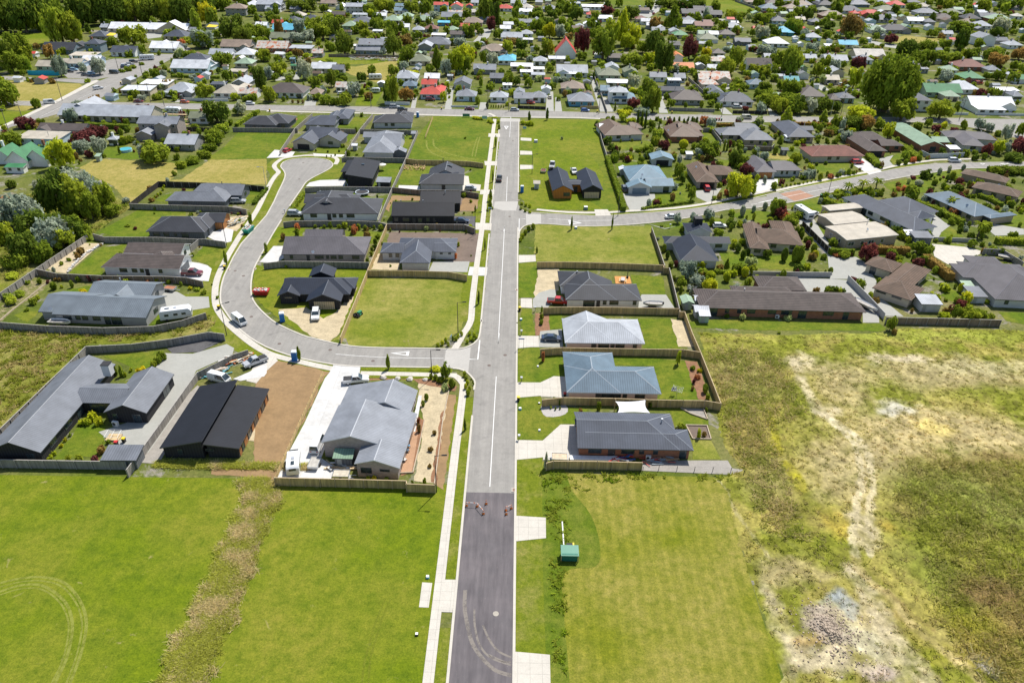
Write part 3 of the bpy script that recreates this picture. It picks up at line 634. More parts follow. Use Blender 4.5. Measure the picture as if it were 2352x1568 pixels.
# ---- tufts
def tufts(name,X,Y,Z,hh,C,mat,label,cat='grass',blades=7,spread=.3,wid=.10):
 n=len(X); k=blades
 ang=NR.rand(n,k)*6.283; rad=NR.rand(n,k)*spread; lean=NR.rand(n,k)*1.2+.8; h=hh[:,None]*(.6+.6*NR.rand(n,k))
 bx=X[:,None]+rad*np.cos(ang)*hh[:,None]*2; by=Y[:,None]+rad*np.sin(ang)*hh[:,None]*2; a2=NR.rand(n,k)*6.283; w_=wid*(.6+.8*NR.rand(n,k))
 dx=np.cos(a2)*w_; dy=np.sin(a2)*w_; la=NR.rand(n,k)*6.283
 txx=bx+np.cos(la)*lean*h; tyy=by+np.sin(la)*lean*h; z0=np.repeat(Z[:,None],k,1)
 v=np.stack([np.stack([bx-dx,by-dy,z0],-1),np.stack([bx+dx,by+dy,z0],-1),np.stack([txx+dx*.4,tyy+dy*.4,z0+h],-1),np.stack([txx-dx*.4,tyy-dy*.4,z0+h],-1)],2)
 N=n*k; me=bpy.data.meshes.new(name); me.vertices.add(N*4); me.vertices.foreach_set('co',v.reshape(-1).astype(np.float32))
 me.loops.add(N*4); me.loops.foreach_set('vertex_index',np.arange(N*4,dtype=np.int32)); me.polygons.add(N)
 me.polygons.foreach_set('loop_start',np.arange(0,N*4,4,dtype=np.int32)); me.polygons.foreach_set('loop_total',np.full(N,4,dtype=np.int32))
 cc=np.ones((n,k,4,4),np.float32); cc[...,:3]=C[:,None,None,:]*(.8+.4*NR.rand(n,k,1,1)); a=me.color_attributes.new('tone','FLOAT_COLOR','POINT'); a.data.foreach_set('color',cc.reshape(-1))
 me.materials.append(mat); me.update(); o=obj(name,me); tag(o,label,cat,None,'stuff'); return o
def leafmat(name,src=None,trans=.45,amp=.25,sc=.5,c=None,rnd=.25):
 m=bpy.data.materials.new(name); m.use_nodes=True; nt=m.node_tree; nt.nodes.clear()
 out=nt.nodes.new('ShaderNodeOutputMaterial'); d=nt.nodes.new('ShaderNodeBsdfDiffuse'); t=nt.nodes.new('ShaderNodeBsdfTranslucent'); mx=nt.nodes.new('ShaderNodeMixShader')
 mx.inputs[0].default_value=trans
 if c is None:
  at=nt.nodes.new('ShaderNodeAttribute'); at.attribute_name='tone'; base=at.outputs['Color']
 else: base=c
 f=noise(nt,sc,4,rough=.7); k=ramp(nt,f,[(.3,(1-amp,1-amp,1-amp)),(.7,(1+amp,1+amp,1+amp))]); cc=mix(nt,1.0,k,base,'MULTIPLY')
 if rnd:
  oi=nt.nodes.new('ShaderNodeObjectInfo'); k2=ramp(nt,oi.outputs['Random'],[(0,(1-rnd,1-rnd*.8,1-rnd)),(.5,(1,1,1)),(1,(1+rnd*1.2,1+rnd*.7,1))]); cc=mix(nt,1.0,cc,k2,'MULTIPLY')
 nt.links.new(cc,d.inputs[0]); nt.links.new(cc,t.inputs[0]); nt.links.new(d.outputs[0],mx.inputs[1]); nt.links.new(t.outputs[0],mx.inputs[2]); nt.links.new(mx.outputs[0],out.inputs[0]); return m
m_tuft=leafmat('tuft_blades',amp=.2,sc=2,rnd=0)
N=30000; X=26+NR.rand(N)*135; Y=32+NR.rand(N)*122
e=np.interp(Y,byy,bxx); t=np.interp(X,tx,ty); C=rough_color(X,Y); pale=C.sum(1)>1.02
dens=np.where(pale,.16,.55)*(.4+1.0*fbm(X,Y,5,91));
brz=inpoly(X,Y,w2('f',60,120,380,150,480,400,330,480,470,900,560,1000,300,900,210,640,120,400)); dens=np.where(brz&~pale,1.2,dens)
grz=inpoly(X,Y,w2('f',900,610,1430,620,1500,1600,1250,1560,1050,1300,1000,1000,880,800)); dens=np.where(grz,1.0,dens)
gm=G('f',590,1360)
k=(NR.rand(N)<dens)&(X>e+.5)&(Y<t-.5)&(np.hypot((X-gm.x)/5,(Y-gm.y)/6)>1); X,Y,C,pale,brz=X[k],Y[k],C[k],pale[k],brz[k]
hh=np.where(pale,.11,.20)*(.5+1.0*NR.rand(len(X))); hh=np.where(brz|grz[k],hh*2.5,hh)
tn=np.where(NR.rand(len(X),1)<.45,np.array([(.36,.29,.15)]),np.array([(.19,.21,.04)])); mm=np.where(brz,.7,.35)[:,None]
C=np.where(pale[:,None],tn*1.0,(C*(1-mm)+tn*mm)*1.75)
tufts('tussock_grass',X,Y,rh(X,Y)-.02,hh,C,m_tuft,'dry brown and green tussock grass scattered over the rough clay paddock',blades=12,spread=.9,wid=.07)
st_=w2('g',1200,120,1190,260,1130,400,1080,540,1010,700,960,800,900,930,850,1080,800,1250)
N=24000; i=NR.rand(N)*(len(st_)-1); a=i.astype(int); f=i-a; sx=np.array([p[0] for p in st_]); sy=np.array([p[1] for p in st_])
u=(NR.rand(N)+NR.rand(N)+NR.rand(N)-1.5)*1.25
X=sx[a]*(1-f)+sx[a+1]*f+u*2.0+(vnoise(sx[a],sy[a]+f*8,3,12)-.5)*2; Y=sy[a]*(1-f)+sy[a+1]*f
u2=(NR.rand(1800)-.5); X=np.concatenate([X,-62+NR.rand(1800)*27]); Y=np.concatenate([Y,96.3+u2*1.4])
nn=fbm(X,Y,1.8,14)[:,None]; nw=fbm(X,Y,5,17)[:,None]
C=np.where(nn+(nw-.5)*.6>.60,np.array([(.66,.55,.28)]),np.array([(.46,.47,.08)]))
C=np.where((NR.rand(len(X),1)<.12),np.array([(.46,.44,.16)]),C)
tufts('tall_grass',X,Y,X*0,.20+.45*nn[:,0]*NR.rand(len(X)),C,m_tuft,'tall straw coloured grass strip between the two green paddocks',blades=10,spread=.8,wid=.05)
def patch(name,poly,N,h,cols,label,sc=2.5,**k):
 X=[p[0] for p in poly]; Y=[p[1] for p in poly]; x=min(X)+NR.rand(N)*(max(X)-min(X)); y=min(Y)+NR.rand(N)*(max(Y)-min(Y))
 m=inpoly(x,y,poly); x,y=x[m],y[m]; n=fbm(x,y,sc,33); kk=n>.42; x,y,n=x[kk],y[kk],n[kk]
 ci=(np.clip((fbm(x,y,sc*1.6,37)-.25)*2,0,.999)*len(cols)).astype(int); C=np.array(cols)[ci]
 return tufts(name,x,y,x*0,h*(.5+NR.rand(len(x))*.9)*(.6+n),C,m_tuft,label,**k)
patch('weeds',w2('c0',-300,1010,700,1080,1100,1070,1500,1010,1830,900,1900,980,1500,1110)+w2('d0',1200,60,760,85,600,250,0,810,-300,1000),9000,.42,[(.36,.33,.08),(.28,.31,.04),(.46,.38,.15),(.33,.34,.06)],'flowering weeds and rank grass in the unmown lot between two grey fences')
patch('weeds',w2('b0',-200,820,500,760,1180,870,830,1120,700,1176)+w2('c0',320,440,0,660,-200,700),6000,.5,[(.26,.29,.04),(.36,.34,.09),(.20,.26,.03)],'rank grass and scrub along the outside of the left boundary fence')
patch('weeds',[(2.5,96.2),(9,96.2),(13,96),(22,96.5),(40,96.5),(40,94.7),(20,94.9),(10,90),(9,75),(8,60),(7,30),(6.2,30),(6.4,80),(5.8,95)],9000,.26,[(.22,.31,.02),(.30,.34,.04),(.26,.33,.03)],'unmown green grass beside the mown paddock edge')
mb=MB(); r=random.Random(5)
for i in range(900):
 a=r.random()*6.28; d=abs(r.gauss(0,.8)); x=gm.x+math.cos(a)*d*3.4; y=gm.y+math.sin(a)*d*4; s=.04+.09*r.random()
 z=float(rh(np.array([x]),np.array([y]))[0]); u=Vector((r.random()-.5,r.random()-.5,0)).normalized()
 mb.obox((x,y),(u.x,u.y),s,s*.7,z-.05,z+s*.9,r.randrange(2))
tag(mb.build('rubble',[M('rubble_a',(.36,.29,.22),.9,.3),M('rubble_b',(.20,.16,.12),.9,.3)]),'low heap of pinkish rubble and stones on the clay paddock','rubble',None,'stuff')
# ================================================================= building kit
def roofmat(key,c,style='rib',axis='x',rough=.62):
 name=f'roof_{key}_{style}_{axis}'
 if name in MATS: return MATS[name]
 m,nt,b=newmat(name); f=noise(nt,.35,4); f2=noise(nt,6,3)
 cc=ramp(nt,f,[(.3,tuple(x*.82 for x in c)),(.7,tuple(min(1,x*1.16) for x in c))])
 cc=mix(nt,1.0,cc,ramp(nt,f2,[(.3,(.93,.93,.93)),(.7,(1.06,1.06,1.06))]),'MULTIPLY')
 w=nt.nodes.new('ShaderNodeTexWave'); w.bands_direction={'x':'X','y':'Y','z':'Z'}[axis]; w.wave_profile='SIN'
 per={'rib':.40,'corr':.30,'tile':.20,'fine':.45,'rust':.5}[style]
 w.inputs['Scale'].default_value=.314/per
 tc=nt.nodes.new('ShaderNodeTexCoord'); nt.links.new(tc.outputs['Object'],w.inputs[0])
 amt={'rib':.16,'corr':.30,'tile':.30,'fine':.16,'rust':.2}[style]
 cc=mix(nt,1.0,cc,ramp(nt,w.outputs['Fac'],[(.25,(1-amt,)*3),(.6,(1+amt*.4,)*3)]),'MULTIPLY')
 if style=='rust':
  rn=noise(nt,.5,5,dist=.5); cc=mix(nt,ramp(nt,rn,[(.48,(0,0,0)),(.6,(1,1,1))]),cc,(.42,.14,.06))
 if style=='tile':
  g=noise(nt,.8,5); cc=mix(nt,1.0,cc,ramp(nt,g,[(.3,(.8,.8,.8)),(.7,(1.12,1.1,1.08))]),'MULTIPLY')
 nt.links.new(cc,b.inputs['Base Color']); b.inputs['Roughness'].default_value={'tile':.75}.get(style,rough); b.inputs['Specular IOR Level'].default_value=.25
 MATS[name]=m; return m
RC=dict(char=(.042,.045,.054),black=(.013,.015,.021),navy=(.018,.025,.042),grey=(.215,.232,.262),lgrey=(.36,.385,.42),mgrey=(.145,.158,.182),slate=(.150,.178,.205),white=(.74,.75,.77),pale=(.55,.57,.60),
 blue=(.115,.168,.215),steel=(.072,.083,.108),lblue=(.15,.235,.295),brown=(.135,.092,.066),tan=(.26,.20,.155),purple=(.10,.094,.105),dbrown=(.10,.082,.076),redb=(.20,.085,.065),
 green=(.10,.26,.13),lgreen=(.28,.38,.27),pgreen=(.20,.30,.21),red=(.50,.065,.045),orange=(.62,.20,.06),teal=(.05,.30,.34),aqua=(.11,.42,.58),cream=(.48,.43,.35),beige=(.42,.38,.31),rust=(.5,.47,.42),olive=(.18,.20,.13),vgreen=(.045,.19,.08))
WC=dict(lgreen=(.38,.48,.38),red=(.45,.07,.05),teal=(.08,.28,.30),white=(.78,.78,.76),pink=(.62,.50,.46),grey=(.33,.33,.32),lgrey=(.55,.55,.54),dark=(.035,.034,.036),char=(.07,.07,.078),brick=(.30,.13,.08),cream=(.58,.50,.38),tan=(.42,.34,.25),blueg=(.20,.25,.29),
 lblue=(.50,.62,.70),timber=(.42,.19,.07),orange=(.50,.19,.04),beige=(.50,.45,.36),ply=(.62,.47,.28),green=(.40,.48,.36),dgrey=(.15,.16,.17),blue=(.12,.32,.45),taupe=(.36,.30,.27))
def wallmat(k):
 n='wall_'+k
 if n in MATS: return MATS[n]
 c=WC[k]; m,nt,b=newmat(n); f=noise(nt,.8,5); cc=ramp(nt,f,[(.3,tuple(x*.92 for x in c)),(.7,tuple(x*1.06 for x in c))])
 if k in('brick','redbrick','taupe'):
  br=nt.nodes.new('ShaderNodeTexBrick'); br.inputs['Scale'].default_value=1; br.inputs['Brick Width'].default_value=.46; br.inputs['Row Height'].default_value=.17; br.inputs['Mortar Size'].default_value=.02
  br.inputs['Color1'].default_value=(1.1,1.1,1.1,1); br.inputs['Color2'].default_value=(.75,.75,.75,1); br.inputs['Mortar'].default_value=(1.2,1.3,1.3,1)
  tc=nt.nodes.new('ShaderNodeTexCoord'); sx=nt.nodes.new('ShaderNodeSeparateXYZ'); cx=nt.nodes.new('ShaderNodeCombineXYZ'); nt.links.new(tc.outputs['Object'],sx.inputs[0])
  nt.links.new(math_(nt,'ADD',sx.outputs[0],sx.outputs[1]),cx.inputs[0]); nt.links.new(sx.outputs[2],cx.inputs[1]); nt.links.new(cx.outputs[0],br.inputs[0]); cc=mix(nt,1.0,cc,br.outputs[0],'MULTIPLY')
 elif k in('dark','char','timber','orange','ply','dgrey'):
  w=nt.nodes.new('ShaderNodeTexWave'); w.inputs['Scale'].default_value=1.2; w.bands_direction='DIAGONAL'; tc=nt.nodes.new('ShaderNodeTexCoord'); mp=nt.nodes.new('ShaderNodeMapping'); mp.inputs['Scale'].default_value=(1,1,0)
  nt.links.new(tc.outputs['Object'],mp.inputs[0]); nt.links.new(mp.outputs[0],w.inputs[0]); cc=mix(nt,1.0,cc,ramp(nt,w.outputs['Fac'],[(.2,(.78,.78,.78)),(.7,(1.08,1.08,1.08))]),'MULTIPLY')
 nt.links.new(cc,b.inputs['Base Color']); b.inputs['Roughness'].default_value=.8; b.inputs['Specular IOR Level'].default_value=.2; MATS[n]=m; return m
def glassmat():
 m,nt,b=newmat('window_glass'); f=noise(nt,.7,3); nt.links.new(ramp(nt,f,[(.35,(.012,.018,.022)),(.65,(.06,.085,.095))]),b.inputs['Base Color'])
 b.inputs['Roughness'].default_value=.08; b.inputs['Specular IOR Level'].default_value=.8; return m
m_glass=glassmat()
m_frameW=M('frame_white',(.75,.75,.73),.5,.04); m_frameD=M('frame_dark',(.06,.062,.07),.5,.05); m_gut=M('gutter_dark',(.07,.075,.085),.4,.05); m_gutW=M('gutter_light',(.62,.63,.64),.4,.05)
m_soff=M('soffit',(.55,.55,.53),.8,.05); m_steel=M('galvanised',(.52,.54,.56),.35,.12,metal=.5); m_tim=M('timber_pale',(.50,.37,.20),.8,.2); m_blk=M('matt_black',(.025,.025,.028),.7,.1)
SLOT=dict(rx=0,ry=1,g=2,s=3,cap=4)
def roof_solid(mb,faces,th=.17):
 """faces: list of (pts3d, matidx); closed slab with fascia"""
 key=lambda p:(round(p[0],3),round(p[1],3),round(p[2],3)); idx={}; V=[]
 def vi(p):
  k=key(p)
  if k not in idx: idx[k]=len(V); V.append(tuple(p))
  return idx[k]
 F=[([vi(p) for p in pts],m) for pts,m in faces]; b=len(mb.v); n=len(V)
 mb.v+=V+[(x,y,z-th) for x,y,z in V]; ed={}
 for f,m in F:
  mb.f.append(tuple(b+i for i in f)); mb.m.append(m); mb.f.append(tuple(b+n+i for i in reversed(f))); mb.m.append(3)
  for i in range(len(f)): ed[(f[i],f[(i+1)%len(f)])]=1
 for (i,j) in ed:
  if (j,i) not in ed: mb.f.append((b+i,b+n+i,b+n+j,b+j)); mb.m.append(2)
def capline(mb,a,c,w=.10,h=.04):
 a=Vector(a);c=Vector(c); d=(c-a);
 if d.length<.3: return
 s=Vector((-d.y,d.x,0)).normalized()*w; u=Vector((0,0,h)); dn=Vector((0,0,-w*.55))
 p=[a-s+dn,a+s+dn,c+s+dn,c-s+dn]; t=[a-s+u+dn,a+u,c+u,c-s+u+dn]
 mb.poly([a-s+dn+u,c-s+dn+u,c+u,a+u],4); mb.poly([a+u,c+u,c+s+dn+u,a+s+dn+u],4)
def wing_roof(mb,x0,x1,y0,y1,e,tp,ax,h0,h1,dz=0,caps=True):
 e+=dz
 if ax=='x': f=lambda u,v,z:(u,v,z); a0,a1,b0,b1=x0,x1,y0,y1; mm=(0,1)
 else: f=lambda u,v,z:(v,u,z); a0,a1,b0,b1=y0,y1,x0,x1; mm=(1,0)
 hd=(b1-b0)/2; r=e+hd*tp; L=a1-a0; hh=min(hd,L/2) if (h0 and h1) else min(hd,L)
 r0=a0+(hh if h0 else 0); r1=a1-(hh if h1 else 0); bm=(b0+b1)/2
 fl=(lambda l:l) if ax=='x' else (lambda l:list(reversed(l)))
 A,B,C,D=f(a0,b0,e),f(a1,b0,e),f(a1,b1,e),f(a0,b1,e); R0=f(r0,bm,r); R1=f(r1,bm,r)
 fc=[]
 if r1-r0>.05:
  fc+=[(fl([A,B,R1,R0]),mm[0]),(fl([C,D,R0,R1]),mm[0])]
  if h0: fc.append((fl([D,A,R0]),mm[1]))
  if h1: fc.append((fl([B,C,R1]),mm[1]))
 else: fc+=[(fl([A,B,R0]),mm[0]),(fl([C,D,R0]),mm[0]),(fl([D,A,R0]),mm[1]),(fl([B,C,R0]),mm[1])]
 roof_solid(mb,fc)
 if caps:
  if r1-r0>.05: capline(mb,R0,R1)
  if h0: capline(mb,A,R0); capline(mb,D,R0)
  if h1: capline(mb,B,R1); capline(mb,C,R1)
 return r
def wing_walls(mb,x0,x1,y0,y1,e,tp,ax,h0,h1,ins,mt,m_gable=None):
 w=mb
 top=e+ins*tp-.19; w.box(x0+ins,y0+ins,0,x1-ins,y1-ins,top,mt)
 g=mt if m_gable is None else m_gable
 gi=max(.12,ins*.8)
 if ax=='x':
  ym=(y0+y1)/2; rt=e+(y1-y0)/2*tp-.19
  for flag,xa,xb in ((h0,x0+gi,x0+gi+.16),(h1,x1-gi-.16,x1-gi)):
   if not flag: w.frus([(xa,y0+ins,.0),(xa,y1-ins,.0),(xa,y1-ins,top),(xa,ym,rt),(xa,y0+ins,top)],[(xb,y0+ins,.0),(xb,y1-ins,.0),(xb,y1-ins,top),(xb,ym,rt),(xb,y0+ins,top)],g)
 else:
  xm=(x0+x1)/2; rt=e+(x1-x0)/2*tp-.19
  for flag,ya,yb in ((h0,y0+gi,y0+gi+.16),(h1,y1-gi-.16,y1-gi)):
   if not flag: w.frus([(x0+ins,ya,0),(x1-ins,ya,0),(x1-ins,ya,top),(xm,ya,rt),(x0+ins,ya,top)],[(x0+ins,yb,0),(x1-ins,yb,0),(x1-ins,yb,top),(xm,yb,rt),(x0+ins,yb,top)],g)
def opening(parent,kind,w,h,loc,rz,white=True,gc='white'):
 """window/door/garage as part with pane/handle sub-parts; local +x along wall, -y outwards"""
 fm=m_frameW if white else m_frameD
 w=round(w,1); h=round(h,1)
 if kind in('w','s','n'):
  def fr():
   b=MB(); t=.07; b.box(-w/2,-.05,0,-w/2+t,.03,h); b.box(w/2-t,-.05,0,w/2,.03,h); b.box(-w/2+t,-.05,0,w/2-t,.03,t); b.box(-w/2+t,-.05,h-t,w/2-t,.03,h)
   if w>1.3: b.box(-.03,-.045,t,.03,.03,h-t)
   return b.mesh('window',[fm])
  def pn():
   b=MB(); b.box(-w/2+.06,-.02,.06,w/2-.06,.02,h-.06); return b.mesh('pane',[m_glass])
  o=cpart('window' if kind!='s' else 'sliding_door',('wf',w,h,white),fr,parent,loc,rz); cpart('pane',('wp',w,h),pn,o); return o
 if kind=='g':
  def gd():
   b=MB(); n=5
   for i in range(n): b.box(-w/2,-.04-.003*(i%2),i*h/n,w/2,.03,(i+1)*h/n-.02)
   return b.mesh('garage_door',[wallmat(gc)])
  o=cpart('garage_door',('gd',w,h,gc),gd,parent,loc,rz)
  cpart('handle',('gh',),lambda:(lambda b:(b.box(-.15,-.09,.9,.15,-.04,.98),b.mesh('handle',[m_blk]))[1])(MB()),o); return o
 def dr():
  b=MB(); b.box(-w/2,-.04,0,w/2,.03,h); return b.mesh('door',[M('door_dark',(.05,.05,.055),.5)])
 o=cpart('door',('dr',w,h),dr,parent,loc,rz); cpart('handle',('dh',),lambda:(lambda b:(b.box(.28,-.09,.95,.36,-.04,1.1),b.mesh('handle',[m_steel]))[1])(MB()),o); return o
HSEED=[0]; FOOT=[]
def house(name,label,cat,wings,roof='char',wall='white',style='fine',pitch=23,e=2.45,ins=.55,ang=None,group=None,white=False,gable_wall=None,extras=(),capc=None,auto=True,gut=None,ovr=None):
 """wings: ('L',t,ax,ay,bx,by,rx,ry,h0,h1,openings) ridge parallel to the front eave AB, R on ridge
              ('D',t,ax,ay,bx,by,rx,ry,h0,h1,openings) ridge away from the camera, R = its far end (h0 near hip, h1 far hip)
              ('W',...) as L but R gives the far eave line directly"""
 HSEED[0]+=1; rr=random.Random(HSEED[0]*17); tp=math.tan(math.radians(pitch))
 w0=wings[0]; A0=G(w0[1],w0[2],w0[3],e); B0=G(w0[1],w0[4],w0[5],e)
 if ang is None: ang=math.atan2(B0.y-A0.y,B0.x-A0.x)
 else: ang=math.radians(ang)
 ux=Vector((math.cos(ang),math.sin(ang))); uy=Vector((-ux.y,ux.x)); org=Vector((A0.x,A0.y))
 root=empty(name,(org.x,org.y,0),ang); tag(root,label,cat,group)
 rm=MB(); wm=MB(); ops=[]; local=lambda v:((Vector((v.x,v.y))-org).dot(ux),(Vector((v.x,v.y))-org).dot(uy)); rects=[]
 for wi,w in enumerate(wings):
  if w[0]=='A':
   t=w[1]; zl,zm,zr=w[11]['z']; a=local(G(t,w[2],w[3],zl)); b=local(G(t,w[4],w[5],zr)); m=local(G(t,w[6],w[7],zm)); q=local(G(t,w[8],w[9],zm)); y0,y1=m[1],q[1]; d_=wi*.013
   zl+=d_;zm+=d_;zr+=d_; L0,M0,R0,L1,M1,R1=(a[0],y0,zl),(m[0],y0,zm),(b[0],y0,zr),(a[0],y1,zl),(m[0],y1,zm),(b[0],y1,zr)
   roof_solid(rm,[([L0,M0,M1,L1],1),([M0,R0,R1,M1],1)]); capline(rm,M0,M1); i=ins*.7
   sl=(zm-zl)/(m[0]-a[0]); sr=(zm-zr)/(b[0]-m[0]); pr=[(a[0]+i,0),(b[0]-i,0),(b[0]-i,zr+i*sr-.19),(m[0],zm-.19),(a[0]+i,zl+i*sl-.19)]
   wm.frus([(x,y0+.15+wi*.007,z) for x,z in pr],[(x,y1-.15-wi*.007,z) for x,z in pr],0)
   for op in (w[10] or ()):
    side,tf,k,wd=op[:4]; hh={'w':1.2,'n':.5,'s':2.05,'d':2.05,'g':2.15}[k]; sill={'w':.9,'n':1.5}.get(k,.02); gcol=op[4] if len(op)>4 else 'white'
    if side=='F': ops.append((k,wd,hh,(a[0]+i+tf*(b[0]-a[0]-2*i),y0+.14,sill),0,gcol))
    elif side=='R': ops.append((k,wd,hh,(b[0]-i+.012,y0+tf*(y1-y0),sill),math.pi/2,gcol))
    else: ops.append((k,wd,hh,(a[0]+i-.012,y0+tf*(y1-y0),sill),-math.pi/2,gcol))
   continue
  typ,t,ax_,ay_,bx_,by_,rx_,ry_,h0,h1=w[:10]; opn=w[10] if len(w)>10 else None; kw=w[11] if len(w)>11 else {}
  ee=kw.get('e',e); tpp=math.tan(math.radians(kw['pitch'])) if 'pitch' in kw else tp
  a=local(G(t,ax_,ay_,ee)); b=local(G(t,bx_,by_,ee)); y0=(a[1]+b[1])/2 if typ!='D' else (a[1]+b[1])/2
  x0,x1=a[0],b[0]
  if x1<x0: x0,x1=x1,x0
  if typ=='L':   # intersect ray with front roof plane
   lo,hi=.5,16
   for _ in range(30):
    m=(lo+hi)/2; q=local(G(t,rx_,ry_,ee+m*tpp))
    if q[1]-y0>m: lo=m
    else: hi=m
   d=2*lo; y1=y0+d; ax='x'
  elif typ=='W': q=local(G(t,rx_,ry_,ee)); y1=q[1]; ax='x'
  elif typ=='X': q=local(G(t,rx_,ry_,ee)); y1=q[1]; ax='y'
  else:
   hd=(x1-x0)/2; q=local(G(t,rx_,ry_,ee+hd*tpp)); y1=q[1]+(hd if h1 else 0); ax='y'
   y1=max(y1,y0+hd*(2 if (h0 and h1) else 1)+.1)
  if y1-y0>40: y1=y0+40
  dz=wi*.013
  if kw.get('mono'):   # mono pitch: (side low, z rise)
   lowx,rise=kw['mono']; e2=ee+dz; zs={'l':(ee,ee+rise,ee+rise,ee),'r':(ee+rise,ee,ee,ee+rise),'f':(ee,ee,ee+rise,ee+rise),'b':(ee+rise,ee+rise,ee,ee)}[lowx]
   c=[(x0,y0,zs[0]+dz),(x1,y0,zs[1]+dz),(x1,y1,zs[2]+dz),(x0,y1,zs[3]+dz)]
   roof_solid(rm,[(c,0 if lowx in'fb' else 1)]); i=ins
   cw=[(x0+i,y0+i),(x1-i,y0+i),(x1-i,y1-i),(x0+i,y1-i)]
   wm.frus([(p[0],p[1],0) for p in cw],[(p[0],p[1],z-.17) for p,z in zip(cw,zs)],0)
  elif kw.get('open'):
   wing_roof(rm,x0,x1,y0,y1,ee,tpp,ax,h0,h1,dz,kw.get('caps',True))
   for px_ in (x0+.3,x1-.3):
    for py_ in (y0+.3,y1-.3): wm.box(px_-.08,py_-.08,0,px_+.08,py_+.08,ee,0)
  else:
   wing_roof(rm,x0,x1,y0,y1,ee,tpp,ax,h0,h1,dz,kw.get('caps',True))
   wing_walls(wm,x0,x1,y0,y1,ee,tpp,ax,h0,h1,ins+wi*.007,1 if kw.get('w2') else 0)
  rects.append((x0,x1,y0,y1)); FOOT.append((org,ux,uy,x0,x1,y0,y1))
  if opn is None and auto:
   L=x1-x0; opn=[]; n=max(1,int(L/3.6))
   for i in range(n): opn.append(('F',(i+.5)/n+rr.uniform(-.05,.05),rr.choice('wwws'),rr.choice((1.0,1.6,2.0))))
   opn.append((('R' if (proj(Vector((org.x,org.y,0)))[0]<1176) else 'L'),rr.uniform(.3,.7),'w',1.6))
  for op in (opn or ()):
   side,tf,k,wd=op[:4]; hh={'w':1.2,'n':.5,'s':2.05,'d':2.05,'g':2.15}[k]; sill={'w':.9,'n':1.5}.get(k,.02); gcol=op[4] if len(op)>4 else 'white'
   i=ins+wi*.007; zz=sill+(op[5] if len(op)>5 else 0)
   gi=max(.12,ins*.8)
   if side=='F':
    yy=y0+(gi if (ax=='y' and not h0) else i)-.012; ops.append((k,wd,hh,(x0+i+tf*(x1-x0-2*i),yy,zz),0,gcol))
   elif side=='R': xx=x1-(gi if (ax=='x' and not h1) else i)+.012; ops.append((k,wd,hh,(xx,y0+i+tf*(y1-y0-2*i),zz),math.pi/2,gcol))
   elif side=='L': xx=x0+(gi if (ax=='x' and not h0) else i)-.012; ops.append((k,wd,hh,(xx,y0+i+tf*(y1-y0-2*i),zz),-math.pi/2,gcol))
   elif side=='B': ops.append((k,wd,hh,(x0+i+tf*(x1-x0-2*i),y1-i+.012,zz),math.pi,gcol))
 c=RC[roof]; cap=tuple(min(1,x*1.22+.01) for x in c) if capc is None else tuple(.45*u+.55*v*1.1 for u,v in zip(RC[capc],c))
 if style=='tile': mats=[roofmat(roof,c,'tile','z'),roofmat(roof,c,'tile','z')]
 else: mats=[roofmat(roof,c,style,'x'),roofmat(roof,c,style,'y')]
 gm_=m_gutW if (gut=='w' or (gut is None and white)) else m_gut
 mats+=[gm_,m_soff,M('cap_'+roof,cap,.5,.08)]
 rm.build('roof',mats,root); wm.build('wall',[wallmat(wall),wallmat(gable_wall or wall)],root)
 for k,wd,hh,loc,rz,gcol in ops:
  opening(root,k,wd,hh,loc,rz,white,gcol)
 for ex in extras:
  k=ex[0]; t=ex[1]; z=ex[4] if len(ex)>4 else e+1.2; g=G(t,ex[2],ex[3],z); lx,ly=local(g)
  if k=='flue': b=MB(); b.cyl((0,0,-1.0),(0,0,.9),.11,.11,8); b.cyl((0,0,.9),(0,0,1.05),.18,.18,8); b.build('flue',m_steel if (len(ex)<6) else m_blk,root,(lx,ly,z))
  elif k=='chim': b=MB(); s=ex[5] if len(ex)>5 else .9; b.box(-s/2,-s/2,-1.6,s/2,s/2,.9); b.box(-s/2-.06,-s/2-.06,.9,s/2+.06,s/2+.06,1.05,1); b.build('chimney',[wallmat(ex[6] if len(ex)>6 else 'char'),m_blk],root,(lx,ly,z))
  elif k=='dish': b=MB(); b.cyl((0,0,-.5),(0,0,.35),.03,.03,5); b.cyl((0,-.1,.35),(.12,-.35,.52),.02,.42,10); b.build('satellite_dish',m_steel,root,(lx,ly,z))
  elif k=='solar':
   b=MB(); dx,dy=ex[5],ex[6]; s=ex[7]; b.frus([(0,0,0),(dx,0,0),(dx,dy,dy*s),(0,dy,dy*s)],[(0,0,.06),(dx,0,.06),(dx,dy,dy*s+.06),(0,dy,dy*s+.06)],0); b.build('solar_panel',M('solar_cell',(.012,.014,.03),.15,.1),root,(lx,ly,z+.05))
  elif k=='sky': b=MB(); b.box(-.5,-.4,0,.5,.4,.12); b.build('skylight',m_glass,root,(lx,ly,z))
 return root
# ================================================================= houses that can be told apart
hs=house
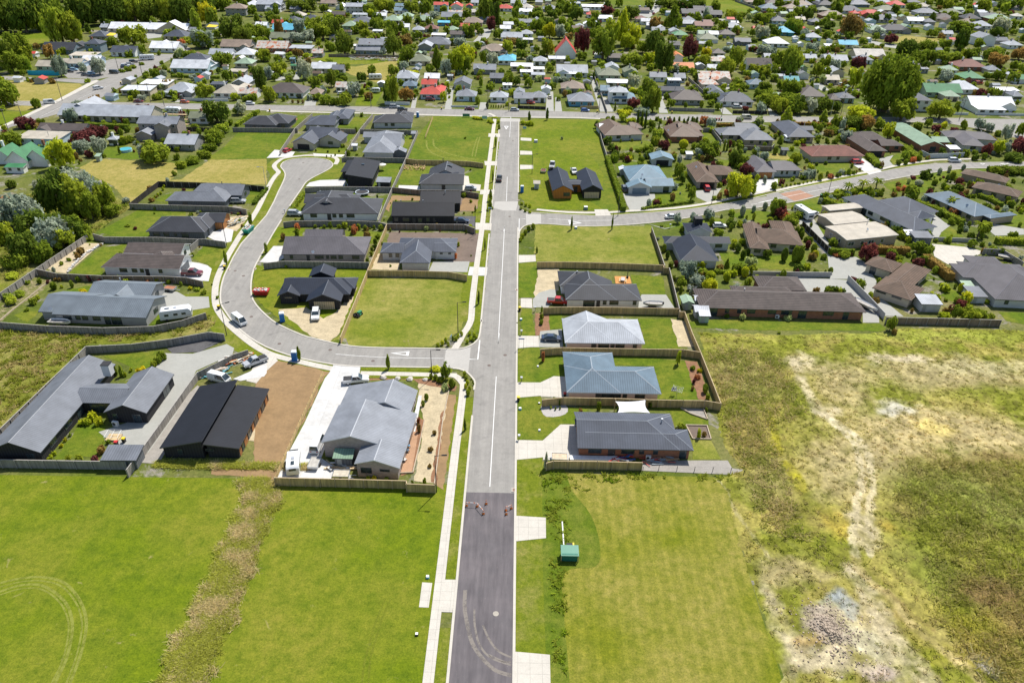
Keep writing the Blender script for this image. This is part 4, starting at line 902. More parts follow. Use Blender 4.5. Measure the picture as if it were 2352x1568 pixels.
# ---- right of the main road, front row
hs('house','brick house with dark blue-grey roof at the end of the row, nearest the mown field','house',[
 ('L','d2',625,1010,1530,1028,1130,768,0,1,[('F',.155,'w',2.4),('F',.33,'d',1.3),('F',.5,'w',2.4),('F',.645,'w',.9),('F',.79,'w',.9)]),
 ('L','d2',700,1012,1650,1030,1440,885,0,1,[('F',.94,'s',1.3)]),('W','d2',606,818,960,820,597,750,1,0,[]),('W','d2',1290,850,1485,852,1300,720,0,1,[])],'steel','brick','fine',capc='lgrey',
 extras=(('flue','d2',1365,790,3.4),))
hs('house','pale blue roofed house with pink walls, second from the mown field','house',[
 ('L','d2',530,518,1365,532,950,330,1,1,[('F',.33,'d',1.1),('F',.42,'w',2),('F',.53,'w',2),('F',.63,'w',.9),('F',.80,'w',2)]),
 ('D','d2',530,518,1005,525,722,205,1,1,[('L',.3,'g',4.8)])],'blue','pink','fine',capc='pale',gut='w')
hs('house','silver-white roofed house with pink walls beside the dark blue sedan','house',[
 ('L','c2',278,1140,985,1148,620,957,1,1,[('F',.36,'d',1.1),('F',.49,'w',2.4),('F',.61,'w',.9),('F',.71,'w',2),('F',.91,'w',.9)]),
 ('D','c2',278,1140,715,1144,479,858,1,0,[('L',.35,'g',4.8)])],'lgrey','pink','fine',capc='white',gut='w')
hs('house','charcoal roofed white house with an orange timber deck behind it','house',[
 ('L','c2',285,762,958,768,700,632,1,1,[('F',.30,'s',2.8),('F',.43,'d',.9),('F',.52,'w',.9),('F',.65,'w',2.2),('F',.94,'w',.9)]),
 ('D','c2',285,762,738,765,503,507,1,0,[]),('W','c2',232,642,500,642,232,507,1,0,[])],'char','white','fine',capc='lgrey',extras=(('flue','c2',385,540,3.6),))
hs('house','black gabled twin house with orange timber end wall standing on the green section','house',[
 ('D','b2',168,742,357,742,240,528,0,0,[('F',.72,'w',2.1)]),('D','b2',430,738,618,738,490,535,0,0,[('F',.47,'g',4.9,'ply')],{'w2':1}),
 ('W','b2',300,688,470,688,330,640,0,0,[('F',.45,'d',1.2)],{'pitch':8})],'navy','orange','fine',27,2.9,gable_wall='dark',capc='mgrey',extras=(('chim','b2',160,560,3.4,1.0,'dark'),))
hs('house','light blue roofed house with grey garage door behind the long clipped hedge','house',[
 ('L','b2',1000,700,1246,700,1130,632,0,0,[('F',.75,'s',2)]),('D','b2',833,712,1049,715,955,640,0,0,[('F',.5,'g',4.7,'blueg')]),('W','b2',848,655,1195,655,838,528,1,1,[])],'lblue','lgrey','fine',gut='w',capc='pale',
 extras=(('flue','b2',1008,570,3.8),('dish','b2',955,610,3.6)))
hs('garage','light blue roofed double garage behind the light blue roofed house','garage',[('D','b2',1042,466,1245,470,1112,385,0,0,[('F',.5,'g',4.6,'dark')])],'lblue','lgrey','fine',18,gut='w')
hs('house','brown tiled house with the red car parked at its dark garage','house',[
 ('D','b2',1440,665,1642,668,1432,478,1,0,[('F',.5,'g',4.8,'dark')]),('L','b2',1560,606,1790,600,1660,520,0,1,[('F',.6,'s',2)])],'brown','taupe','tile',extras=(('dish','b2',1430,540,3.4),))
hs('house','brown-grey tiled house with an orange garage door above the curving street','house',[
 ('D','b2',1965,578,2152,578,1960,425,1,0,[('F',.5,'g',4.8,'timber')]),('L','b2',2120,562,2375,566,2200,478,0,1,[('F',.3,'w',.8),('F',.5,'w',.8),('F',.8,'w',.9)])],'purple','lgrey','fine')
hs('house','long red-brown tiled house beside the red hatchback','house',[
 ('L','b3',480,440,945,436,640,340,1,1,[('F',.35,'w',1.5),('F',.52,'w',1.2),('R',.4,'w',1.5)]),('D','b3',500,440,648,436,545,372,1,0,[('F',.6,'s',1.8)]),('D','b3',765,436,948,434,810,345,1,0,[('F',.5,'g',4.8)])],'redb','beige','tile',extras=())
hs('house','dark brown tiled house with brick pillars behind a clipped hedge','house',[
 ('D','b3',975,392,1150,392,1010,250,1,1,[('F',.5,'g',4.6,'dark')]),('L','b3',1090,345,1298,348,1180,290,0,1,[('F',.3,'s',1.6),('F',.75,'w',1.6)]),('W','b3',845,290,1160,300,860,235,1,1,[])],'dbrown','brick','tile')
hs('house','long green roofed house with a brick gable end facing the curving street','house',[
 ('D','b3',1445,345,1658,348,1190,140,0,1,[('F',.55,'s',2.4)]),('W','b3',1560,315,1700,316,1520,270,0,0,[])],'pgreen','brick','fine',20)
hs('house','dark grey roofed house behind trees at the right end of the cross street','house',[
 ('L','b3',1665,268,2120,300,1850,215,1,1,[]),('D','b3',1815,345,2010,350,1880,225,1,1,[('F',.5,'w',2)])],'purple','lgrey','fine',extras=(('flue','b3',1968,235,3.4),))
hs('house','brown tiled house with white wall, first right of the green section on the cross street','house',[
 ('L','b2',655,252,975,245,800,165,1,1,[('F',.25,'w',1.6),('F',.6,'w',1.6)]),('D','b2',625,250,868,255,680,105,1,0,[('F',.55,'w',1.8)]),('W','b2',860,190,972,192,870,150,0,1,[])],'brown','lgrey','fine',extras=(('dish','b2',655,180,3.2),('flue','b2',905,175,3.6)))
hs('house','brown tiled brick house beside three tall dark cypresses','house',[
 ('D','b2',1205,265,1465,268,1190,125,1,0,[('F',.3,'w',1.6)]),('L','b2',1300,262,1502,255,1400,150,0,1,[('F',.7,'s',2)]),('W','b2',1380,205,1502,207,1400,148,0,1,[])],'brown','brick','fine',extras=(('dish','b2',1185,215,3.2),('flue','b2',1382,170,3.6)))
hs('house','blue-grey roofed house with tan walls, third along the cross street from the section','house',[
 ('D','b2',1860,295,2130,298,1890,180,1,0,[('F',.25,'w',1.4),('F',.55,'w',.9),('F',.8,'w',1.4)]),('L','b2',1645,250,1900,255,1780,180,1,0,[('F',.4,'w',1.8),('F',.7,'d',1)]),('W','b2',1780,190,2010,205,1790,155,0,1,[])],'mgrey','tan','fine',capc='grey')
hs('house','blue-grey roofed house with tan walls beside a caravan near the cross street','house',[
 ('D','b3',275,268,512,270,235,120,1,1,[('F',.2,'w',1.4),('F',.45,'w',1),('F',.8,'w',1.4)]),('L','b3',330,208,502,210,430,172,0,0,[])],'steel','tan','fine',extras=(('flue','b3',415,165,3.6),))
hs('house','blue-black roofed house with a black chimney on the corner of the curving street','house',[
 ('D','c2',1300,415,1640,418,1395,175,1,0,[('F',.35,'n',1.2)]),('L','c2',1165,262,1742,264,1500,205,1,0,[('F',.85,'w',2)]),('D','c2',1360,170,1585,172,1465,85,0,1,[])],'navy','lgrey','fine',extras=(('chim','c2',1453,65,4.6,2.2,'dark'),),gut='w',capc='mgrey')
hs('house','large brown tiled house with clipped ball shrubs on its front lawn','house',[
 ('D','c2',1910,305,2085,318,1870,65,1,0,[('F',.4,'w',1.8),('L',.3,'w',1.6),('L',.6,'w',1.6)]),('L','c2',1985,268,2378,272,2150,142,0,1,[('F',.35,'w',1.6),('F',.8,'w',1.4)]),('D','c2',2130,200,2330,200,2150,65,0,1,[])],'brown','cream','tile')
hs('house','very long dark brown tiled brick house facing the rough paddock','house',[
 ('L','c3',-500,840,955,862,330,700,1,1,[('F',.07,'s',2.4),('F',.16,'w',1),('F',.235,'w',1),('F',.31,'w',2),('F',.44,'w',2),('F',.53,'w',2.6),('F',.63,'s',2),('F',.79,'w',2.6),('F',.9,'s',1.4)]),
 ('W','c2',1760,700,2290,705,1755,638,1,1,[]),('W','c2',1995,655,2425,700,1965,550,1,1,[])],'dbrown','brick','tile',ang=-1.0,extras=(('flue','c2',1858,695,3.6),('solar','c2',2030,640,3.6,.1,.1,.4)))
hs('house','brown tiled cream house with carport roofs, behind the long timber fence by the paddock','house',[
 ('W','c3',1030,640,1340,785,1570,692,1,1,[('F',.2,'n',2.4),('F',.65,'n',2.4),('R',.5,'s',2)]),('X','c3',1121,582,1330,680,1735,560,0,1,[('R',.5,'s',1.8),('R',.8,'w',1.4)]),('W','c3',960,432,1170,535,1300,450,1,1,[('F',.3,'s',1.6)])],'brown','cream','tile',ang=-44)
hs('house','sprawling purple-grey roofed house with white walls at the right edge','house',[
 ('D','c3',2110,770,2700,775,2010,440,1,1,[('F',.18,'w',1)]),('L','c3',1830,580,2600,590,2250,470,1,1,[]),('L','c3',1890,450,2190,470,2000,380,1,1,[])],'purple','lgrey','fine',ang=-4)
hs('house','beige flat roofed house with white framed windows behind a clipped hedge','house',[
 ('W','c3',790,237,1250,190,690,105,0,0,[('F',.1,'w',2),('F',.32,'w',1.2),('F',.5,'w',2),('F',.72,'w',1.2),('L',.3,'w',1.2),('L',.7,'w',1.2)],{'pitch':5,'e':3}),
 ('W','b3',660,1030,1010,1020,570,945,0,0,[],{'pitch':7}),('W','b3',640,920,930,890,600,870,0,0,[],{'pitch':7})],'beige','tan','fine',white=True,extras=(('flue','c3',972,80,3.6),('dish','c3',960,150,3.4)),ins=.35)
hs('house','long slate-blue hipped house with white walls and a wide concrete forecourt','house',[
 ('L','b3',1375,1095,1540,1070,1400,1000,0,1,[]),],'steel','white','fine',ang=-38,gut='w') if False else None
def diag(name,label,t,ax,ay,bx,by,rx,ry,h0,h1,roof,wall,more=(),**k):
 return hs(name,label,'house',[('L',t,ax,ay,bx,by,rx,ry,h0,h1)]+list(more),roof,wall,**k)
diag('house','long slate-blue roofed house with white walls and a wide concrete forecourt','b3',745,800,1380,1095,1120,850,1,1,'steel','white',more=[('W','b3',1030,830,1330,968,1400,838,1,1,[]),('W','b3',1290,950,1400,1000,1480,930,1,1,[])],style='fine',gut='w',capc='grey')
diag('house','light steel-blue roofed house above the palm planted drive at the right','b3',1465,770,1915,970,1720,755,1,1,'blue','tan',more=[('D','b3',1900,970,2145,975,1900,790,1,1,[('F',.4,'s',3)])],style='fine',capc='lgrey',extras=(('dish','b3',1850,880,3.4),))
diag('house','brown-grey tiled house with two hipped wings at the right edge of the curve','b3',1890,710,2300,800,2130,690,1,1,'brown','tan',more=[('L','b3',1765,610,2215,650,2000,575,1,1,[])],style='tile',extras=(('dish','b3',2125,700,3.4),))
# ---- left of the road : inside the loop
hs('house','grey roofed pale house with a square garage wing in front of brown soil garden','house',[
 ('D','c1',1172,436,1442,438,1300,215,1,0,[]),('L','c1',1470,341,1672,341,1600,260,0,1,[('F',.3,'n',.8),('F',.75,'n',.8)]),('L','c1',1000,347,1210,350,1100,262,1,0,[('F',.4,'w',.9),('F',.75,'w',1)]),('W','c1',1150,330,1672,341,1150,216,1,1,[])],'steel','lgrey','fine',capc='lgrey')
hs('house','purple-grey roofed taupe house with clipped garden along its back fence','house',[
 ('L','c1',128,361,868,365,420,205,0,1,[('F',.09,'w',.9),('F',.30,'d',.9),('F',.44,'w',2.4),('F',.545,'w',.8),('F',.62,'w',1.6),('F',.71,'w',1.2),('F',.9,'w',2)]),('W','c1',320,250,660,250,315,140,0,0,[]),('W','c1',560,300,860,300,560,205,0,1,[])],'purple','taupe','fine',extras=(('dish','c1',408,350,2.9),))
hs('house','black unfinished house with a plywood garage door beside the white four-wheel drive','house',[
 ('D','c1',345,775,655,775,545,575,0,0,[('F',.5,'g',4.8,'ply')]),('D','c1',90,728,292,728,225,560,0,0,[('F',.45,'n',1.8)]),('L','c1',130,712,735,715,400,572,0,1,[]),('D','c1',370,560,590,560,490,442,0,0,[]),('L','c1',600,662,778,664,700,572,0,1,[('F',.5,'s',2)])],'navy','dark','fine',24,capc='mgrey')
hs('house','charcoal roofed white house beside a large round trampoline','house',[
 ('L','b1',300,940,985,944,650,800,1,1,[('F',.14,'w',2),('F',.35,'d',1.2),('F',.42,'w',1.2),('F',.51,'w',1.2),('F',.64,'w',2.4),('R',.5,'w',1.4)]),('D','b1',360,900,700,902,575,740,0,1,[]),('W','b1',325,850,800,852,325,775,0,1,[])],'char','white','fine',capc='mgrey',extras=(('flue','b1',475,770,3.4),))
hs('house','black box house of three stacked roof panels with a timber deck and umbrella','house',[
 ('D','b1',695,632,935,635,880,432,0,0,[],{'mono':('r',1.4),'e':3.2}),('D','b1',652,575,790,577,760,445,0,0,[],{'mono':('l',.5),'e':2.7})],'black','dark','fine',extras=(('sky','b1',850,508,4.2),))
hs('house','pale gabled house with dark garage door at the head of the turning circle','house',[
 ('D','b1',215,320,420,332,400,165,0,0,[('F',.5,'g',4.8,'dark')]),('D','b1',440,298,655,305,590,190,0,0,[('F',.55,'w',2)]),('W','b1',330,290,600,292,330,200,0,0,[])],'steel','beige','fine',26,capc='mgrey')
hs('house','slate roofed house with a bright lawn and patio near the cross street','house',[
 ('L','b1',330,160,600,165,480,75,1,0,[('F',.75,'w',1.8)]),('D','b1',480,160,600,165,540,30,1,0,[]),('D','b1',590,105,725,112,640,15,1,1,[('F',.4,'s',2.4)])],'steel','grey','fine',capc='grey')
hs('house','slate roofed house with a red-brown deck left of the bright patio lawn','house',[
 ('L','b1',-60,142,195,150,70,60,1,1,[('F',.2,'w',1.6),('F',.8,'s',1.6)]),('L','b0',2135,160,2440,162,2300,80,1,1,[('F',.3,'w',1.2),('F',.6,'w',1.2)])],'char','dgrey','fine')
hs('house','charcoal hipped house with pale walls beside the fenced dirt yard','house',[
 ('L','b1',932,142,1285,142,1080,65,1,1,[('F',.33,'w',1.2),('F',.5,'w',1.6)]),('W','b1',1120,110,1290,112,1150,55,1,1,[]),],'char','lgrey','fine')
hs('house','ribbed silver-grey roofed house with a small matching garden shed','house',[
 ('D','b1',845,402,1120,408,1040,210,1,1,[]),('L','b1',1000,350,1180,352,1080,235,0,0,[]),('W','b1',845,270,1000,272,860,232,0,0,[])],'grey','lgrey','corr',capc='pale',gut='w')
hs('garden_shed','small grey gabled shed beside the ribbed silver-grey roofed house','shed',[('D','b1',1105,402,1228,405,1170,350,0,0,[])],'grey','dgrey','fine',e=2.1,auto=False,ins=.15)
hs('house','dark blue-grey house with rooftop solar panels and white garage wall','house',[
 ('L','b1',1340,682,1738,688,1560,590,1,0,[('F',.55,'d',1.2)]),('D','b1',1420,625,1736,628,1640,482,0,0,[]),],'char','lgrey','fine',extras=(('flue','b1',1556,480,4.2,1),('solar','b1',1625,590,4.1,2.6,3.6,-.2),('solar','b1',1585,520,5.0,2.2,1.4,-.1)))
hs('house','black long barn-like house with timber end beside the tarred parking','house',[
 ('L','b1',1098,962,1655,964,1400,840,0,0,[('F',.06,'w',1.2),('F',.22,'w',2),('F',.35,'d',.9),('F',.45,'s',1.2),('F',.58,'w',1),('F',.68,'d',.8)],{'pitch':25}),('L','b1',1350,850,1710,852,1530,745,0,0,[],{'pitch':20})],'black','dark','fine',e=2.8,ins=.3,extras=(('flue','b1',1185,850,4.2),('flue','b1',1380,852,4.2),('flue','b1',1575,765,4.4)))
# ---- left side of the loop
hs('house','grey hipped house in its own fenced section with round yellow shrubs','house',[
 ('L','b0',1455,830,1985,838,1800,750,1,1,[('F',.3,'w',1.6),('F',.55,'w',1.6),('F',.8,'s',1.8)]),('D','b0',1700,835,1990,838,1855,702,1,0,[]),('L','b0',1840,800,2150,765,1960,685,0,0,[('R',.5,'w',2)]),('W','b0',1700,750,2100,752,1760,680,1,0,[])],'mgrey','dgrey','fine',capc='grey',extras=(('flue','b0',1960,690,3.8,1),))
hs('house','charcoal roofed dark house with an orange timber gable beside a concrete drive','house',[
 ('L','b0',1285,1100,1805,1108,1500,965,1,1,[('F',.13,'w',1.8),('F',.31,'w',1.6),('F',.48,'w',.8),('F',.65,'s',2)]),('D','b0',1600,1105,1880,1040,1800,935,1,1,[('R',.5,'g',4.6,'dgrey')]),('L','b0',1800,1040,1990,1000,1870,935,0,0,[],{'w2':1})],'char','dgrey','fine',24,gable_wall='timber')
hs('house','white house with two dark striped tile roofs and a garage facing the street','house',[
 ('L','c0',885,475,1585,490,1200,362,1,0,[('F',.25,'w',2),('F',.40,'w',1.4),('F',.5,'w',1),('F',.57,'d',1),('F',.75,'w',1),('R',.45,'g',4.8,'dgrey')]),('L','c0',1085,352,1595,360,1350,262,0,0,[('R',.5,'w',1.4)]),('W','c0',1290,420,1480,420,1300,330,1,1,[])],'dbrown','white','tile',ang=-1,gut='w')
hs('house','blue-grey roofed house with several wings behind a motorhome','house',[
 ('L','c0',455,888,1285,922,900,735,0,0,[('F',.12,'w',2),('F',.24,'w',1.2),('F',.32,'w',1.4),('F',.45,'w',1.8),('F',.57,'s',1.4),('F',.67,'s',2.4),('R',.5,'w',2)]),('L','c0',330,870,760,880,560,715,0,0,[]),
 ('D','c0',900,760,1180,770,1040,612,0,0,[]),('L','c0',750,735,1330,740,1100,615,0,0,[('R',.5,'w',1.6)])],'slate','grey','fine',21,extras=(('flue','c0',1065,600,3.6),('dish','c0',450,850,3.0)))
hs('house','dark brick house with long ribbed gable roof, linked wing and tall grey chimney','house',[
 ('D','d0',-140,1042,357,1050,848,190,0,0,[('R',.14,'w',2.2),('R',.33,'w',2.4),('R',.48,'s',2),('F',.8,'s',1.4)]),('D','d0',912,695,1290,705,1330,290,0,0,[('F',.2,'w',1),('R',.72,'s',2.8),('F',.75,'s',1.6)]),
 ('L','d0',640,612,1080,616,940,482,0,0,[('F',.45,'s',3),('F',.7,'w',1.6)],{'pitch':20})],'mgrey','dark','rib',24,2.5,ins=.35,extras=(('chim','d0',945,300,4.9,1.5,'lgrey'),))
hs('house','black ribbed house with two offset slopes and timber panelled side on brown soil','house',[
 ('X','d0',1405,1010,1795,1018,1770,462,0,0,[('F',.42,'w',.9),('R',.2,'w',1)],{'mono':('l',1.7)}),('X','d0',1790,1018,2112,1006,2352,487,0,0,[('F',.08,'n',1.5),('R',.05,'g',.9,'timber'),('R',.13,'s',1.0),('R',.22,'g',1.6,'timber'),('R',.34,'s',1.6),('R',.45,'g',1.0,'timber'),('R',.56,'s',2),('R',.68,'g',1.6,'timber'),('R',.8,'s',1.6),('R',.92,'g',1.2,'timber')],{'mono':('r',.8)})],'black','dark','rib',ins=.4)
hs('house','large silver-grey stepped gable house with a white concrete yard and a timber deck','house',[
 ('A','d1',490,935,1240,985,735,905,835,575,[('R',.25,'s',2),('R',.55,'s',2.4)],{'z':(3.4,5.2,2.6)}),('A','d1',665,592,1300,600,1040,605,1100,400,[('R',.5,'w',1.6),('R',.8,'w',1.2)],{'z':(2.7,4.95,2.6)}),
 ('A','d1',775,1140,1183,1155,945,1118,990,930,[('F',.22,'w',1.9),('F',.68,'n',1.7),('R',.6,'s',1.8)],{'z':(2.9,4.0,2.6)})],'grey','taupe','rib',gut='w',capc='lgrey',gable_wall='taupe')
# ================================================================= fences
def fencemat(name,c,amt=.5):
 if name in MATS: return MATS[name]
 m,nt,b=newmat(name); v=vmap(nt,(1.9,1.9,.05)); n=noise(nt,1.0,4,vec=v,rough=.8); g=noise(nt,.4,4)
 cc=ramp(nt,n,[(.32,tuple(x*(1-amt) for x in c)),(.66,tuple(min(1,x*(1+amt*.6)) for x in c))]); cc=mix(nt,1.0,cc,ramp(nt,g,[(.3,(.85,.85,.85)),(.7,(1.1,1.1,1.1))]),'MULTIPLY')
 nt.links.new(cc,b.inputs['Base Color']); b.inputs['Roughness'].default_value=.9; b.inputs['Specular IOR Level'].default_value=.1; MATS[name]=m; return m
FM=dict(new=fencemat('paling_new',(.50,.37,.17)),old=fencemat('paling_weathered',(.30,.28,.25)),brn=fencemat('paling_brown',(.26,.20,.15)),dk=fencemat('paling_dark',(.055,.05,.045)),wht=M('fence_white',(.72,.72,.70),.6,.05),gw=M('block_wall',(.40,.39,.37),.9,.1),lg=M('fence_pale',(.42,.46,.48),.7,.06))
m_post=M('post_wood',(.42,.33,.20),.9,.2); m_postg=M('post_grey',(.34,.32,.29),.9,.2)
def fence(label,pts,mk='old',h=1.8,posts=2.4,back=1,cat='fence',top=True,rails=False,group=None,zt=None):
 q=[G(*(p if len(p)==3 else ('p',)+p),(h if zt is None else zt)) for p in pts]
 for v in q: v.z=0
 root=empty('fence' if cat=='fence' else 'wall',q[0]); tag(root,label,cat,group); mb=MB(); cap=MB()
 for a,c in zip(q[:-1],q[1:]):
  d=(c-a); L=d.length; d=d/L if L else d; n=Vector((-d.y,d.x,0)); a0=a-q[0]; mid=a0+d*(L/2)
  if rails:
   for z in (.35,.75,1.15): mb.obox((mid.x,mid.y),(d.x,d.y),L/2,.03,z,z+.13)
  else:
   mb.obox((mid.x,mid.y),(d.x,d.y),L/2+.02,.035,0,h)
   if top: cap.obox((mid.x,mid.y),(d.x,d.y),L/2+.05,.08,h,h+.04)
  if posts:
   k=max(1,int(L/posts))
   for i in range(k+1):
    p=a0+d*(L*i/k)-n*(.11*back)
    cpart('post',('fp',h,mk in('new','rails')),lambda:(lambda b:(b.box(-.06,-.06,0,.06,.06,h-.03 if not rails else 1.35),b.mesh('post',[m_post if mk=='new' else m_postg]))[1])(MB()),root,p,math.atan2(d.y,d.x))
 mb.build('rail' if rails else 'paling_panel',FM[mk],root)
 if top and not rails: cap.build('capping',m_post if mk=='new' else (FM[mk] if mk in('wht','dk','gw','lg') else m_postg),root)
 return root
F_=fence
F_('short new timber fence below the brick house, facing the mown field',tt('d2',350,1142,412,1124,800,1128,1198,1138),'new')
F_('new timber fence between the pale blue roofed and the brick house',tt('d2',312,585,500,565,945,572,1225,583,1560,590,1750,592,1890,615),'new')
F_('new timber fence along the right boundary of the row, beside the rough paddock',[('c2',1335,866),('d2',1640,0),('d2',1712,165),('d2',1890,615)],'new',back=-1)
F_('new timber fence between the silver-white and pale blue roofed houses',tt('d2',298,138,490,125,900,132,1560,142,1712,165),'new')
F_('new timber fence between the charcoal roofed and the silver-white roofed houses',tt('c2',90,832,250,825,700,828,1290,840,1292,866,1335,866),'new')
F_('timber fence along the lower side of the mown corner section',tt('c2',35,430,280,428,700,438,1150,457,1152,478,1195,480),'new')
F_('weathered fence running down beside the blue-black roofed corner house',tt('c2',1045,120,1160,460),'brn',back=-1)
F_('brown fence behind the garden sheds, dropping to the new timber row',tt('c2',1200,480,1295,860),'brn',back=-1)
F_('grey block wall behind the very long brick house',tt('c2',1940,512,2352,518)+tt('c3',655,520),'gw',1.5,cat='wall',posts=0)
F_('grey block wall sloping between two concrete forecourts',tt('c3',805,545,960,700,1130,880),'gw',cat='wall',posts=0)
F_('long brown timber fence above the rough paddock at the right',tt('c3',1140,915,1600,925,2155,940),'brn')
F_('pale grey curved fence in front of the long green roofed house',tt('b3',1450,385,1520,418,1700,412,1830,405),'lg',posts=0)
F_('dark fence beside the sloping drive of the beige flat roofed house',tt('c3',405,70,510,175,635,300),'dk')
F_('grey fence between the green section and the first brown roofed house',tt('b2',578,165,605,290,650,430),'old')
F_('grey fence enclosing the lawn right of the brick house with cypresses',tt('b2',1500,190,1575,190,1660,300),'old')
F_('dark red-brown fence below the third cross street house',tt('b2',1850,345,2000,350,2110,352),'brn',1.6)
F_('dark fence beside the yard with orange pots, upper right',tt('b3',0,350,130,352,150,330),'brn')
F_('grey stepped fence of the slate-blue house, lower forecourt',tt('c3',1560,210,1700,215,1930,225),'gw',1.2,cat='wall',posts=0)
F_('grey fence round the far corner of the purple-grey house',tt('c3',2000,310,2170,320,2352,430),'old')
F_('long post and rail backed fence down the middle of the upper loop',tt('b1',1330,215,1220,470,1105,715,985,1000),'old')
F_('long post backed fence beside the black unfinished house, down to the loop road',tt('c1',1060,92,885,510,650,1090),'new')
F_('weathered fence from the cross street down to the turning circle garage',tt('b1',402,60,250,190,115,392),'old')
F_('weathered fence between the patio lawn and the charcoal hipped house',tt('b1',935,65,820,205,690,410),'old')
F_('grey fence above the bright green section left of the turning circle',tt('b0',2050,185,2352,188)+tt('b1',270,192),'old')
F_('grey fence below the bright patio lawn',tt('b1',590,196,780,200),'old')
F_('grey fence below the charcoal hipped house near the cross street',tt('b1',820,200,1100,205,1330,212),'old')
F_('grey fence on both sides of the black box house',tt('b1',660,455,690,445,1000,450,1220,455),'old')
F_('new timber fence under the green section with tyre tracks',tt('b1',1222,458,1320,472,1600,475,1800,485,1912,500),'new')
F_('grey fence between the black box house and the trampoline house',tt('b1',335,718,450,705,900,708,1105,712),'old')
F_('brown fence between the solar panel house and the black long house',tt('b1',1110,712,1350,735,1700,738,1870,765),'brn')
F_('grey fence below the trampoline house',tt('b1',145,1020,240,1008,700,1005,980,1015,1055,1035),'old')
F_('brown fence below the black long house',tt('c1',1060,92,1400,95,1740,98,1835,132),'brn')
F_('grey-green fence below the purple-grey roofed taupe house',tt('c1',-30,440,130,422,500,425,900,433),'old')
F_('new timber fence above the large green section in the loop',tt('c1',888,503,1200,505,1600,515,1765,545),'new')
F_('open pale timber rail fence beside the fenced dirt yard',tt('b1',1465,85,1400,255),'new',1.4,1.8,rails=True,zt=1.3)
F_('black stained fence along the left of the hipped house with yellow shrubs',tt('b0',1395,660,1260,760,1140,855),'dk')
F_('black stained fence above the hipped house with yellow shrubs',tt('b0',1395,660,1800,672,2150,685,2330,705),'dk')
F_('grey fence below the hipped house with yellow shrubs',tt('b0',1140,855,1500,868,2000,880,2170,905),'old')
F_('grey fence below the charcoal house with the timber gable',tt('c0',820,180,920,208,1400,212,1740,228,1800,225,1985,250),'old')
F_('short grey side fence beside the lawn of the striped tile house',tt('c0',1750,228,1675,290),'old')
F_('long grey boundary fence at the far left, above the rank grass',tt('c0',-250,870,0,700,320,485,760,190),'old')
F_('dark grey fence between the striped tile house and the motorhome house',tt('c0',320,490,500,530,900,550,1440,555,1640,565,1785,597),'brn')
F_('long curved grey fence below the motorhome house',tt('c0',-100,955,0,960,400,990,900,1008,1350,995,1600,945,1810,877),'old')
F_('grey fence curving above the concrete drive of the dark brick house',tt('d0',755,115,1150,95,1500,50,1840,-12,1975,5),'old')
F_('long grey fence down the left side of the dark brick house',tt('d0',755,115,400,455,0,840,-300,1130),'old',back=-1)
F_('grey fence with exposed posts below the dark brick house courtyard',tt('d0',-150,1108,0,1112,500,1120,1105,1130),'old')
F_('grey fence between the concrete drive and the black ribbed house',tt('d0',2185,145,2060,185,1735,345,1400,810,1115,1200),'old')
F_('new timber post fence between brown soil and the white concrete yard',tt('d1',495,330,290,770,70,1265),'new',1.2,zt=1.3,rails=True,posts=1.8)
F_('new timber fence below the silver-grey stepped gable house',tt('d1',68,1270,600,1282,1232,1298,1234,1325,1485,1335),'new')
F_('low dark fence in front of the long hedge beyond the cross street',tt('a2',1200,950,1400,955,1600,962),'old',1.5)
F_('dark front fence of the white corner house beyond the cross street',tt('a2',1760,975,1900,977,2065,980),'dk',1.4)
F_('low white front wall of the long white house, upper right',tt('a3',1925,992,2352,1002,2500,1008),'wht',1.1,cat='wall',posts=0)
F_('short white front wall left of the long white house, upper right',tt('a3',1735,992,1865,995),'wht',1.1,cat='wall',posts=0)
F_('white fence under the dark tree beyond the cross street',tt('a1',1040,897,1262,902),'wht',1.4,posts=0)
F_('dark fence of the house right of the road junction',[('a1',2215,932),('a2',110,942)],'dk',1.3)
F_('dark fence behind the junk yard beyond the cross street',tt('a1',545,478,800,482,1165,490),'brn',1.7)
F_('white fence beside the caravan, upper left',tt('a0',1620,865,1800,868,2010,872),'wht',1.2,posts=0)
F_('dark fence along a drive beyond the cross street',tt('a2',528,640,590,800,650,970),'old',1.6)
F_('brown timber fence in front of the grey hip roofed villa beyond the street',tt('a2',415,938,575,935),'new',1.3)
F_('white low fence of the grey villa left of the road junction',tt('a1',1625,930,1865,935),'wht',.8,posts=0)
F_('grey fence beside the lawn with rusty roofed house',tt('a2',1370,680,1500,800),'old',1.5)
F_('dark boundary fence below the scaffolded house',tt('a0',1640,1122,1900,1128),'dk',1.6)
F_('grey fence below the long low roofed house, upper left',tt('b0',420,150,700,165),'dk',1.2)
F_('new timber fence below the dark terrace, top right',tt('a2',1310,148,1480,160,1660,178),'new',1.8,posts=0)
F_('grey fence along the green field, top right',tt('a2',1780,0,1960,62,2130,150),'old',1.6)
